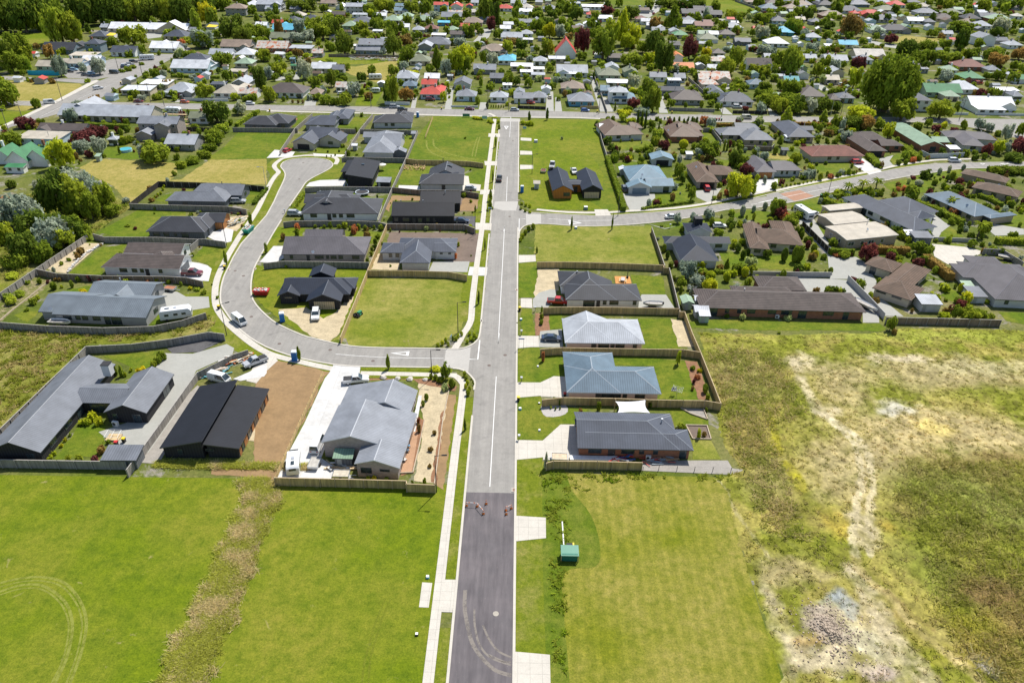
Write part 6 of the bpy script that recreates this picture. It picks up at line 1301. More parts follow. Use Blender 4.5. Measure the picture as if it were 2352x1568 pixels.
trs('c0','''350 -40 240 330 b d;500 40 300 320 b o;650 20 240 260 b d;240 180 420 260 b d;380 240 420 240 u g;160 330 470 240 u g;560 130 300 260 b l;740 60 220 200 u g;40 60 260 200 u l;120 520 560 160 u l;790 210 240 60 u g;720 290 360 90 u b;690 340 400 60 u b;610 390 420 50 u g;480 470 520 40 u o;2000 330 450 55 t g;
1120 560 615 70 u l;1390 560 605 60 u f;1490 575 620 50 u g;800 540 600 60 u r;700 550 600 60 u g;1300 590 620 60 u k;640 590 655 60 s g;480 600 670 70 u g;340 720 760 60 s l;740 660 710 80 u f;1430 610 660 60 u g;1600 600 640 50 s g;1680 640 670 50 u f;1740 650 680 70 u l;1800 670 710 60 u g;530 560 600 40 u b;350 570 620 60 u g;250 590 620 60 u g;240 830 860 50 u l;
80 700 760 120 u l;180 680 730 100 u l;100 740 800 140 u l;300 740 800 90 u g;1560 440 520 40 u g;2350 250 350 40 u g;1200 590 610 120 u r;900 560 600 90 u r;1000 580 605 60 u g''')
trs('d0','''830 680 760 100 u y;885 730 800 90 u y;780 740 800 90 u y;730 760 800 80 u y;1250 290 340 90 u f;1080 280 380 60 t l;1030 290 370 50 t g;1110 340 380 40 s y;1160 300 335 40 u y;580 915 950 40 u f;545 970 1000 40 u f;620 880 905 40 u g;480 1030 1070 50 u y;450 1070 1100 50 u y;430 1090 1115 40 u y;610 1070 1120 60 u g;700 1070 1115 80 u g;900 980 1050 90 u b;840 1080 1120 80 u r;960 930 970 50 u g;1430 150 230 90 u g;1400 190 260 80 u g;1360 240 290 70 u g''')
trs('b1','''1945 -50 20 45 t d;2020 260 360 22 t g;1995 565 665 28 t g;1975 735 830 55 t g;1970 820 900 60 t g;1840 870 925 30 t g;2315 40 130 45 t d;760 40 90 50 u o;840 50 90 40 u g;790 180 230 50 s g;2045 115 150 40 u y;2050 140 200 30 u g;1740 760 800 60 u g;720 360 430 50 u g;640 380 400 35 s d;540 385 405 35 s d;435 375 395 30 s d;605 415 435 30 s d;570 425 445 20 s g;530 425 450 20 s g;670 330 360 60 u g;290 770 790 30 u g;
1850 80 110 90 u y;1890 90 115 60 u y;1960 110 140 50 u y;2010 85 105 60 u y;1985 120 150 50 u y;2260 120 160 60 u y;2300 130 165 60 u y;2330 120 170 60 u y;2250 840 865 50 s y;2285 850 880 50 s y;2320 860 890 50 s y;2240 885 910 45 s g;2280 905 930 45 s g;2320 915 940 50 s y;1955 885 920 50 s y;1990 880 905 40 s y;
2255 1120 1160 60 s y;2280 1080 1130 60 s g;2310 1050 1100 70 s g;2350 1030 1080 70 s g;2240 1150 1190 50 s y;150 1110 1170 50 b g;270 1080 1140 50 b g;275 1030 1090 55 b k;430 1040 1070 55 s g;510 1040 1075 50 s g;565 1020 1080 50 b d;640 1040 1075 70 s g;690 1020 1075 50 b g;780 1045 1110 60 b k;815 1035 1085 45 b g;870 1045 1090 70 s g;950 1045 1085 45 s g;1010 1040 1090 60 b g;890 1110 1160 60 b b;980 1120 1160 60 u g;880 1060 1090 60 u b;740 1050 1085 40 u g;480 1060 1080 40 u l;
700 670 700 20 u g;1180 260 310 30 u g''')
trs('c1','''690 80 130 55 b l;770 110 185 50 b k;890 165 250 70 b b;960 215 280 70 s g;960 270 320 60 s d;930 290 340 50 s g;925 335 375 45 s l;890 390 430 60 s g;985 180 215 50 s g;1410 110 150 50 b w;1090 130 165 25 u g;1690 240 290 35 u y;1665 340 400 40 u k;1925 220 320 22 t d;1870 680 800 32 t d;150 180 240 50 b b;270 145 200 40 b d;1760 140 180 25 t d;
1510 1140 1176 60 s y;1550 1115 1160 60 s y;1580 1095 1140 50 s y;1600 1130 1170 50 s y;1640 1080 1120 50 s g;1670 1085 1125 60 s g;1690 1060 1100 50 s y;1720 1040 1080 50 s y;1790 1040 1075 50 s y;1830 1050 1085 55 s y;1850 1075 1105 50 s y;1800 1085 1120 60 s y;1770 1110 1145 50 s y;1820 1095 1130 45 s g''')
trs('d1','''1075 190 315 55 t g;290 110 240 50 t g;1580 275 400 100 b g;1490 290 330 110 u y;1450 350 400 60 s g;1490 360 410 80 s g;1540 380 430 80 u g;1630 395 480 90 s g;1580 440 500 90 u w;1650 420 470 60 u g;1745 330 380 55 s y;1760 370 410 55 s g;1770 410 450 55 s y;1755 440 490 55 s y;1790 460 500 50 s y;1775 490 545 75 s y;1805 395 410 25 s g;1820 415 430 25 s g;1825 430 455 25 s g;
1750 750 855 40 t d;1410 530 590 75 s g;1380 590 640 60 s g;1390 1270 1330 45 u g;1285 1290 1325 30 u g;1340 730 790 40 u k;1345 790 870 45 u b;1310 560 600 25 u g;1310 640 670 25 s g;950 1255 1290 60 u f;900 1260 1290 50 u y;1060 1265 1290 50 u g;1480 850 890 50 u b;1450 1000 1040 60 u b;1440 1150 1180 50 u b''')
trs('d2','''425 560 620 45 b g;465 580 640 25 t d;405 600 625 20 s g;380 612 640 30 s y;430 645 675 30 s g;470 645 670 30 s g;390 640 665 28 s y;320 150 245 40 u k;1505 160 275 45 b y;810 590 685 50 u g;650 650 720 45 u b;1260 590 650 50 u d;985 640 680 30 u g;1650 390 440 40 u r;1635 460 500 40 u b;1640 280 320 60 u g;1700 300 340 50 u f;1680 350 400 60 u k;1750 440 520 70 u g;1770 520 580 50 u l;1540 795 840 90 u g;1510 810 840 50 u w;345 1050 1190 55 y o;1690 820 920 50 u y;1740 860 910 50 u b;1760 650 690 30 u g;
1000 650 685 50 u b''')
trs('b2','''560 120 190 60 b d;650 260 330 90 b d;690 320 400 90 b d;720 380 470 90 b d;710 395 490 80 u l;790 400 460 80 u g;840 420 480 90 u y;860 360 405 60 s b;930 360 400 70 u g;1010 340 400 110 b g;950 440 490 110 s g;1070 240 340 90 u g;1090 200 290 110 b l;1145 300 375 110 b r;1040 110 180 70 u g;790 60 130 90 b y;860 90 140 110 u y;915 45 190 28 c d;950 45 190 28 c d;985 45 190 28 c d;1105 155 215 24 c d;1200 90 125 32 c d;1240 95 130 26 c d;1283 92 145 30 c d;1325 110 160 28 c d;1360 95 150 30 c d;1398 92 148 28 c d;1440 95 140 30 c d;1478 95 150 26 c d;
1505 90 170 90 b k;1560 100 190 90 b o;1320 290 370 160 s y;1460 320 420 100 b d;1550 320 460 190 b g;1520 330 400 80 b r;1470 370 450 100 b o;1680 300 390 24 c g;1705 300 390 24 c g;1530 280 330 50 u g;1650 240 300 50 s g;1640 310 350 40 u o;1240 400 480 60 u g;1290 420 500 60 u o;1260 480 600 60 u g;1285 520 630 70 b g;1310 580 680 60 b d;1350 680 720 30 s d;1390 710 830 70 b g;1370 670 740 50 u g;1640 750 820 60 u b;1700 730 780 60 u k;1590 780 820 50 u l;
1790 600 800 260 b y;1900 640 780 140 b g;1870 510 620 140 b r;1780 380 520 130 b d;1840 430 530 120 b g;1840 500 560 90 b l;1990 90 170 90 b w;2230 10 130 140 y l;1810 80 150 70 u o;2130 350 420 80 s g;1950 370 420 60 u g;2170 250 350 60 b g;1980 600 640 40 u g;2300 400 500 140 u g;2110 700 720 30 s y;2140 690 715 25 s y;2195 685 712 30 s y;2230 680 705 30 s y;2268 672 697 30 s y;2305 665 690 30 s y;2130 705 725 30 s y;
335 970 1085 35 t g;692 945 1085 28 t g;1268 945 1030 75 b o;1415 940 1010 75 b o;1545 905 990 105 b o;1570 975 1050 85 s g;1840 870 965 90 s o;1940 870 930 70 s o;2040 840 910 80 s o;1940 935 1000 55 s g;2080 975 1040 100 s g;2140 820 950 160 b g;2170 890 980 110 b r;2200 930 990 90 b k;2260 960 1070 150 b g;1660 940 980 30 b w;1130 1040 1060 40 u g;1310 1050 1100 60 u g;1100 1150 1176 40 u o;250 260 290 30 u w''')
trs('b3','''255 5 125 130 y l;575 30 140 100 y l;900 -10 120 270 b y;690 80 190 110 b g;740 100 210 60 b o;830 90 190 200 b d;950 70 200 160 b b;1070 110 200 110 b g;1145 150 280 110 b y;1260 -60 130 240 b g;1600 -40 110 250 b g;545 150 215 80 u g;650 160 240 140 u g;780 210 310 120 b o;840 240 300 50 u o;610 270 320 50 u g;740 540 600 60 u o;1290 390 470 80 b l;1370 430 490 70 u k;1420 420 480 50 u g;1300 460 510 50 u g;1240 460 515 60 u d;1190 130 170 60 u g;
1405 140 200 90 b g;1500 110 180 70 b g;1560 160 230 90 b r;1640 120 190 60 u y;1810 110 200 70 u g;1730 180 230 90 u r;1950 100 200 100 b o;2030 140 220 100 b o;2180 160 310 100 b o;2120 200 260 80 u g;2010 330 430 100 b r;2110 300 420 110 b y;2190 310 410 90 b o;2310 280 430 200 b r;2250 400 480 200 u d;1760 270 330 70 u g;1830 360 440 70 u g;1500 210 250 30 u g;1640 215 255 50 s y;2300 150 260 80 b g;
60 610 680 40 b o;410 560 630 90 b o;480 560 625 70 b o;550 585 650 80 s g;650 590 630 80 u k;730 585 615 45 s g;770 570 605 40 s g;800 545 600 60 s g;840 555 595 50 u g;870 560 590 35 s b;470 510 570 70 u y;400 600 640 60 u g;520 490 520 50 s d;600 480 510 60 s d;830 500 540 45 s g;
220 692 715 30 s y;258 685 707 30 s y;295 677 700 30 s y;332 670 692 30 s y;368 665 688 30 s y;405 657 680 30 s y;440 650 672 30 s y;475 645 665 30 s y;512 635 655 30 s y;150 680 700 40 s y;140 705 725 40 s y;
785 660 780 100 p g;915 635 760 100 p g;1045 625 720 100 p g;1190 710 770 40 p g;1700 790 910 110 p g;1940 1000 1150 130 p g;1600 540 600 70 s o;1685 520 580 60 s o;1812 510 560 65 s o;1485 565 630 120 b d;1330 630 680 60 s w;1370 605 640 60 u r;1240 660 700 60 u b;1420 645 695 140 s o;1560 640 690 90 s g;1560 615 635 30 s g;1610 625 650 40 s g;1660 645 665 30 s y;1700 655 675 35 s d;1715 570 640 90 s g;1640 610 630 30 u r;
1350 690 810 130 b g;1290 690 740 60 u k;1240 700 740 60 u k;980 700 770 60 s g;1100 715 760 60 s g;840 720 770 80 u g;2080 520 590 100 u g;2200 520 590 200 u d;2180 570 600 110 u g;2300 530 590 150 u d;1740 640 670 30 s g;1550 660 690 60 s g;1790 680 730 60 u r;1730 890 960 100 u k;1830 900 950 60 u o;1560 810 870 60 u r;1600 850 890 60 u g;2200 780 850 50 u g;2320 520 560 60 u d;
160 820 960 130 b g;205 880 970 110 b r;60 840 910 70 s o;110 975 1035 90 s g;240 920 980 90 u k;290 960 1060 130 b g;340 1060 1140 70 s g;390 1090 1160 60 s g;470 1150 1200 60 s g;470 1020 1060 50 s g;1270 1090 1160 110 u g;1860 1010 1060 60 s g;1990 1010 1070 70 s g''')
trs('c2','''1150 270 340 75 s g;1180 330 400 70 s d;1210 420 480 60 u d;1255 405 470 45 u r;1340 430 580 180 b o;1480 420 480 100 b y;1300 570 660 100 b g;1440 540 640 150 b o;1300 640 700 60 s g;1550 570 690 140 b y;1560 510 580 170 s y;1700 515 600 120 s y;1700 400 500 70 y g;1860 470 560 120 s y;1800 440 520 120 b g;1910 390 470 130 b w;1930 460 530 90 b g;1800 265 340 100 s d;1845 320 400 90 s d;1890 310 360 70 s d;1920 360 400 70 s g;1760 250 310 70 u g;1770 220 270 60 u y;2078 320 370 35 s g;2205 305 420 100 s d;2300 285 430 120 s g;1600 280 320 50 u g;1340 100 160 70 u g;
1390 640 730 60 y o;1240 540 590 40 u g;1900 560 620 60 u g;1570 770 830 50 u g;1700 890 920 70 u d;1845 885 940 60 u w;2240 890 940 80 u w;2160 510 540 60 u g;75 820 870 30 t g;72 870 925 45 u g;70 930 980 45 u g;30 290 350 30 t g''')
trs('c3','''80 320 390 90 b d;230 310 420 110 s d;360 285 430 140 s g;500 325 400 110 s f;490 265 350 100 s g;440 240 310 80 s r;380 120 200 80 s g;350 110 160 60 s g;430 200 250 80 u g;640 475 530 80 s g;930 265 300 80 s y;960 280 420 180 b r;1400 250 350 130 b g;1480 290 370 100 b g;760 330 385 140 u g;700 350 380 90 u k;1290 170 230 110 u g;1320 200 260 60 u g;1785 615 690 90 s y;1740 620 660 50 s g;1860 640 700 80 s g;1830 690 790 120 b y;1790 760 820 110 u r;1740 820 930 90 b g;1860 840 950 190 b g;1960 850 940 130 b g;2050 880 940 90 u g;1650 875 920 120 u y;1920 830 880 70 u g;
1165 915 1035 95 b g;1200 1000 1070 50 u b;1780 80 155 80 s g;1990 70 190 110 b g;1880 160 210 70 u g;1860 250 290 40 u g;190 1040 1060 40 u g''')
trs('a1','''30 770 900 120 b g;150 850 895 60 s g;185 840 880 40 s g;270 825 865 40 s g;230 880 910 40 s b;280 880 912 40 s b;320 880 912 40 s b;570 620 770 110 b d;440 680 790 90 b g;480 660 720 90 b l;530 830 920 120 u l;600 850 925 110 u g;700 820 930 130 b g;780 720 850 130 b o;840 780 850 60 b g;500 760 840 70 b o;1110 680 920 140 b g;1080 760 910 120 b d;1230 780 890 160 b b;1560 810 905 70 b y;1760 720 770 70 u g;1890 680 770 60 t l;1880 780 830 60 u g;1860 840 920 50 u g;1970 740 800 80 b g;1690 750 820 70 b g;1500 720 770 50 b g;
2130 650 770 110 b g;2200 680 760 90 b d;2290 650 700 70 b g;2310 690 770 90 b g;2120 900 935 40 b y;1980 925 950 22 s g;2000 925 950 22 s g;2022 925 950 22 s g;2045 925 952 22 s g;2068 925 952 22 s g;2090 930 952 22 s g;2225 900 935 35 s g;1500 410 630 130 t g;1580 530 670 110 b o;1670 420 650 160 b y;1760 380 580 170 b y;1750 490 640 140 b g;1700 570 650 100 b y;1240 410 560 150 b g;1120 310 490 180 b d;1230 310 420 150 b b;1300 390 440 60 b l;1215 540 620 100 b o;930 580 670 90 b g;1120 580 670 110 b g;840 640 720 100 b d;
690 270 480 180 b d;110 180 330 90 b b;110 480 560 70 b g;120 560 660 160 b g;340 540 700 150 b o;60 560 640 100 b g;20 590 700 90 b o;200 640 700 110 b w;400 680 760 80 b g;700 560 620 90 b g;660 640 720 90 b d;620 620 670 50 b l;640 700 760 90 b g;300 170 300 130 b o;430 160 330 210 b g;590 180 340 150 b d;500 200 350 190 b g;420 230 350 180 b g;280 290 370 160 b o;380 270 370 120 b o;360 0 110 200 b d;240 10 100 120 b d;510 40 110 100 b g;550 110 200 110 b g;650 130 210 110 b g;460 350 400 60 u g;560 360 450 110 u l;
840 190 290 130 b g;780 230 300 90 b g;950 170 250 110 b g;1010 0 110 140 b g;1110 185 330 120 b g;1080 10 110 120 b g;1240 130 230 100 b g;920 80 150 80 b y;1400 0 140 120 b g;1280 10 120 150 b g;1430 150 220 60 b g;1480 100 160 110 b o;1330 270 350 100 b g;960 300 390 130 b g;870 250 340 110 b g;1380 330 380 80 b g;1590 220 300 60 u g;1710 330 420 130 b o;1650 340 400 100 b g;1560 280 330 50 b g;1300 610 660 130 u y;1440 570 650 90 b g;1920 0 200 120 b d;2010 30 240 110 b d;1980 150 280 90 b r;2190 60 180 80 b g;2180 160 230 110 b g;2250 130 170 70 b g;2090 170 210 80 b g;
2050 260 350 90 b g;2160 330 420 170 b b;2120 360 480 110 b l;2250 350 450 130 b d;2250 440 520 110 b g;1920 440 570 90 b g;1990 460 590 120 b o;2330 100 170 60 b g;1920 330 400 90 b g;1870 370 430 90 b g;1560 150 200 60 b g;870 430 475 60 u g;1010 440 490 50 u o;660 560 610 40 b d;1900 600 690 60 p g;1560 50 120 70 b g;1380 200 240 60 b g;1150 20 60 100 b g;20 100 150 90 b g;10 260 360 80 b g;2200 570 620 60 u g;780 0 40 60 b d;1890 250 310 60 b g;1680 260 300 60 b g;1620 10 70 50 b g;270 420 500 110 u b;450 740 790 120 b l''')
trs('a2','''120 960 1060 45 t d;780 90 400 200 t y;690 180 420 160 b y;880 220 420 130 b y;610 240 530 230 b g;440 250 480 130 b r;390 300 450 90 b r;820 300 440 150 b y;860 60 170 150 b d;650 60 130 140 b r;540 100 190 90 b g;380 60 180 130 b d;250 150 230 80 b l;140 210 340 150 b f;230 220 340 110 b o;120 350 490 130 b g;60 100 180 90 b g;20 100 170 60 b g;60 190 260 80 b d;60 270 340 100 b g;270 280 340 90 b o;320 180 250 60 b g;30 400 470 60 b g;310 290 360 90 b b;
1130 380 640 210 b d;860 460 590 220 b g;1010 470 570 120 b y;1070 460 520 100 b f;1370 330 520 160 b r;1060 280 480 190 b d;1090 290 400 110 b b;960 380 470 120 b g;1220 50 270 180 t g;1070 150 260 120 b b;1140 70 130 80 b g;1340 0 100 180 b d;1440 0 100 160 b d;1200 0 70 200 b d;1110 10 60 90 b d;1020 0 60 90 b g;1520 60 180 70 b o;1740 80 180 140 b g;1540 130 190 80 b g;1670 180 270 110 b g;1820 110 160 120 b g;1900 80 130 50 b g;1900 120 190 60 b w;2000 120 200 180 b g;2080 110 190 130 b g;2280 170 290 180 b g;2180 60 120 100 b g;2280 120 180 100 b g;
1380 220 290 110 b g;1450 240 300 100 b g;1600 240 310 80 b g;1330 310 360 60 b l;1220 320 400 90 b g;2020 240 350 130 b o;2170 210 260 60 b o;2250 280 300 60 b g;1520 420 510 110 b f;1490 490 590 160 b g;1540 360 430 90 b g;1430 390 480 120 b g;1700 410 460 80 b o;1770 400 600 140 b g;1700 520 660 170 b g;1660 560 660 120 b g;1780 480 580 100 b g;1860 560 640 120 b y;1930 570 660 130 b g;2020 580 650 100 b g;1880 620 680 80 b l;2020 400 480 130 b o;2100 420 490 90 b o;2250 440 680 190 b g;2180 470 600 120 b g;1320 580 650 110 b g;1260 570 640 100 b o;1200 580 660 70 p o;1410 600 660 80 b g;1560 600 660 90 b g;
590 520 570 90 b g;430 460 530 100 b g;600 540 600 70 b l;150 580 640 80 b g;190 680 740 60 b o;290 680 740 60 b o;240 670 720 120 u o;40 670 720 80 b w;170 730 790 70 b g;500 560 600 60 b g;880 660 780 130 b o;1010 700 840 140 b g;970 760 830 90 b g;880 770 820 120 u y;940 840 900 60 u y;880 870 950 130 b r;1050 780 990 140 b g;1000 840 990 130 b d;940 790 870 60 b l;1400 760 850 100 b g;1210 870 950 90 b g;1340 900 955 60 s g;1480 885 950 70 s g;1590 820 900 110 b g;1530 780 850 80 b g;1560 880 940 80 b g;1630 910 970 70 b g;1780 780 850 120 b g;1760 730 790 90 b g;1850 740 800 110 b g;
2120 650 710 70 b w;2250 710 850 170 b g;2180 700 800 90 b g;2050 730 800 110 b g;1980 790 880 110 b g;2050 830 940 160 b g;2150 880 1000 150 b g;2250 850 970 180 b g;2320 850 1000 120 b d;1910 880 940 70 s g;2000 900 980 100 b g;1870 930 970 70 u r;2320 740 830 90 b g;1430 630 720 80 b g;1940 680 740 40 u g;720 910 975 22 c d;800 970 1010 150 b y;960 950 1010 170 b o;830 940 1000 90 b g;1800 690 760 90 b g;1700 670 730 80 b g;2150 570 640 110 b g;2060 500 560 70 b g;960 250 300 40 c d;300 490 560 60 b g;340 560 610 50 b g;530 630 700 40 t d;1290 500 540 110 b d''')
trs('a3','''1110 480 985 500 m g;800 130 330 210 b b;920 200 330 110 p g;930 330 400 80 b g;800 280 350 100 b g;320 160 290 170 b g;300 430 650 190 b g;200 440 600 150 b g;30 230 350 140 b o;50 390 470 120 b g;120 420 500 80 b o;360 60 150 110 b g;440 70 180 110 b d;480 50 110 90 b g;290 110 180 110 b g;570 150 240 80 b g;610 130 220 60 b g;410 260 340 90 b o;500 290 330 60 b g;400 300 350 60 b g;500 340 380 50 b g;1130 120 200 90 b d;1010 120 200 120 b d;1060 250 330 130 b o;1170 300 390 120 b r;1040 290 360 60 b g;700 300 350 60 b g;
1320 340 510 180 b d;1250 370 510 110 b d;1480 350 460 180 b g;1780 260 440 130 b d;1790 180 280 220 b g;2130 160 310 170 b o;2180 0 90 180 b d;1980 0 110 130 b g;1670 0 90 110 b g;1860 80 150 80 b g;1370 20 100 140 b g;1070 20 90 120 b g;1550 70 130 90 b d;1590 250 310 90 b g;1530 260 330 110 b g;1620 290 350 70 b b;1900 280 360 130 b g;1940 340 430 90 b g;1820 330 400 60 b g;1640 350 430 130 b g;1880 430 540 150 b g;2080 420 520 160 b g;2110 480 590 200 b b;2010 440 540 90 b g;2300 420 530 150 b b;2260 540 620 100 b g;2330 560 680 110 b g;2250 640 730 120 b g;2120 620 710 120 b g;2020 640 700 100 b g;
480 380 470 130 b o;590 410 490 110 b g;700 390 450 140 b g;860 400 450 130 s o;1060 400 450 80 u b;960 400 460 100 b g;450 440 500 110 b g;880 500 620 150 b r;620 500 600 110 b g;580 520 600 100 b g;670 530 630 110 b o;520 560 680 110 b g;600 590 680 90 b g;840 600 780 130 b y;740 540 610 80 b g;1420 450 570 180 b g;1500 440 560 150 b g;1640 460 560 190 b g;1750 470 570 130 b g;1820 440 530 110 b g;1370 500 580 130 b g;1480 540 600 80 b d;1400 680 820 110 b g;1330 690 800 90 b g;1460 720 760 70 s g;1550 720 780 60 s g;1620 720 780 70 s g;1650 610 720 140 b o;1600 600 690 90 b g;1780 700 760 110 b g;
290 710 860 180 b g;370 720 820 90 b g;150 660 720 80 b g;60 720 800 130 b d;470 720 810 60 y g;520 690 760 50 b g;570 660 740 70 b w;60 580 680 130 b g;160 600 680 100 b d;240 820 920 150 b g;100 800 900 160 b g;50 830 930 160 b g;180 860 980 170 b g;340 860 1000 200 b g;450 870 1000 130 b o;560 850 990 200 b d;680 900 990 110 b d;30 900 1000 90 b o;700 770 830 110 b g;760 700 780 70 b b;1960 780 870 100 b r;2060 770 850 120 b g;1910 790 860 60 b b;2120 790 850 60 b g;1850 850 940 130 b r;1740 900 1000 60 b g;1960 940 985 70 u r;2050 950 990 90 u r;2190 970 1000 50 u g;2260 980 1005 50 u g;
1690 620 680 60 b g;2250 340 420 60 b g;2330 300 380 60 b g;1220 480 560 70 b g;1660 420 470 60 b g;660 20 70 50 b o;790 0 60 60 b g;1000 0 40 60 b g;1290 0 40 60 b g;1500 0 50 100 b g;260 10 60 80 b g;720 130 180 60 b g;1250 100 160 60 b g;1400 130 180 50 b g;1700 100 150 60 b g;2300 0 90 70 b g;2210 100 150 60 b g;1880 170 230 60 b g;2250 260 310 70 b g;1290 220 280 120 u g;1380 240 290 90 u g;620 210 260 80 b d;130 480 560 80 b g;0 60 110 60 b g;640 780 830 50 b g;1500 720 760 50 s g;2290 870 920 40 u g''')
hedge('long tall clipped hedge down the right side of the green section',tt('b2',655,430,700,570,760,740,800,880),1.5,1.9,'g')
hedge('low clipped hedge with white roses in front of the light blue roofed house',tt('b2',955,890,1100,868,1420,825),.8,.8,'g')
hedge('clipped brown topped hedge below the beige flat roofed house',tt('c3',985,285,1350,300),1.6,2.0,'b')
hedge('green clipped hedge left of the brown topped hedge',tt('c3',640,310,860,318),1.4,1.8,'g')
hedge('wide brown topped hedge descending beside the brown tiled cream house',tt('c3',1490,360,1600,430,1720,530),2.0,2.2,'b')
hedge('large rectangular clipped hedge at the right edge',tt('c3',2115,215,2352,222,2500,226),1.8,1.8,'l')
hedge('dense dark hedge row along the sloping drive, right side',tt('b3',1405,820,1600,890,1740,960,1820,1000),1.8,1.6,'g')
hedge('clipped hedge corner around the palm tree lawn',tt('b3',600,800,680,830,780,865),2.4,1.8,'g')
hedge('clipped hedge behind the first palm trees',tt('b3',680,775,740,755,900,725,1010,715),2.0,1.4,'g')
hedge('tall hedge between the brick and green roofed houses',tt('b3',1290,330,1380,400,1430,440),2.4,1.8,'g')
hedge('tall hedge beside the dark tarred drive, upper right',tt('b3',985,410,1040,460,1075,500),2.4,1.7,'g')
hedge('long brown-green hedge on the near side of the cross street',tt('b3',270,135,500,140,700,150),1.6,1.2,'b')
hedge('clipped hedge on the near side of the cross street by the third house',tt('b2',1620,148,1780,148,1950,152),1.4,1.4,'b')
hedge('red flowering hedge below the brown-grey house at the right edge',tt('b3',1960,765,2070,800,2160,850),1.8,1.3,'g')
hedge('dark clipped hedge beside the curving street at the right edge',tt('b3',2045,530,2150,530,2352,532),2.4,1.6,'d')
hedge('young hedge along the road side of the trampoline house',tt('b1',325,750,260,840,190,935),1.2,1.2,'g')
hedge('young hedge beside the street in front of the yellow shrub garden house',tt('b0',2352,705,2300,770,2235,840),1.2,1.0,'d')
hedge('dark climbing hedge behind the garden near the scaffolded house',tt('b0',750,140,1000,155,1130,160),1.8,1.8,'g')
hedge('low hedge in front of the pale gabled cottage, upper left',tt('a0',1510,660,1700,665,1935,672),1.4,1.3,'g')
hedge('trimmed hedge beside a drive in front of the tan roofed house',tt('a2',470,735,500,790),1.6,1.5,'g')
hedge('hedge running up from the cross street, left',tt('a0',2080,1090,2180,1020,2280,965),1.5,1.4,'l')
hedge('hedge beyond the teal roofed house, upper right',tt('a3',530,250,600,265,680,285),1.6,1.6,'g')
hedge('hedge below the brick house drive edge on the curve',tt('b3',360,865,440,890,520,915),.9,.8,'g')
hedge('dark hedge below the patio lawn garden',tt('c2',1600,500,1800,500,1850,505),1.2,.9,'g')
# ================================================================= vehicles
def paint(c,nm):
 k='paint_'+nm
 if k in MATS: return MATS[k]
 m,nt,b=newmat(k); f=noise(nt,2,3); nt.links.new(ramp(nt,f,[(.3,tuple(x*.9 for x in c)),(.7,c)]),b.inputs['Base Color']); b.inputs['Roughness'].default_value=.3; b.inputs['Coat Weight'].default_value=.6; MATS[k]=m; return m
PC=dict(white=(.75,.76,.76),silver=(.42,.44,.46),black=(.02,.02,.024),navy=(.02,.04,.09),red=(.50,.02,.02),maroon=(.16,.02,.03),orange=(.60,.13,.03),blue=(.04,.12,.38),green=(.05,.2,.1),grey=(.12,.125,.135),skyblue=(.25,.45,.6),cream=(.6,.55,.42))
m_tyre_r=M('tyre_rubber',(.02,.02,.02),.8,.1); m_red=M('red_lens',(.4,.01,.01),.3); m_lamp=M('lamp_lens',(.7,.7,.65),.2)
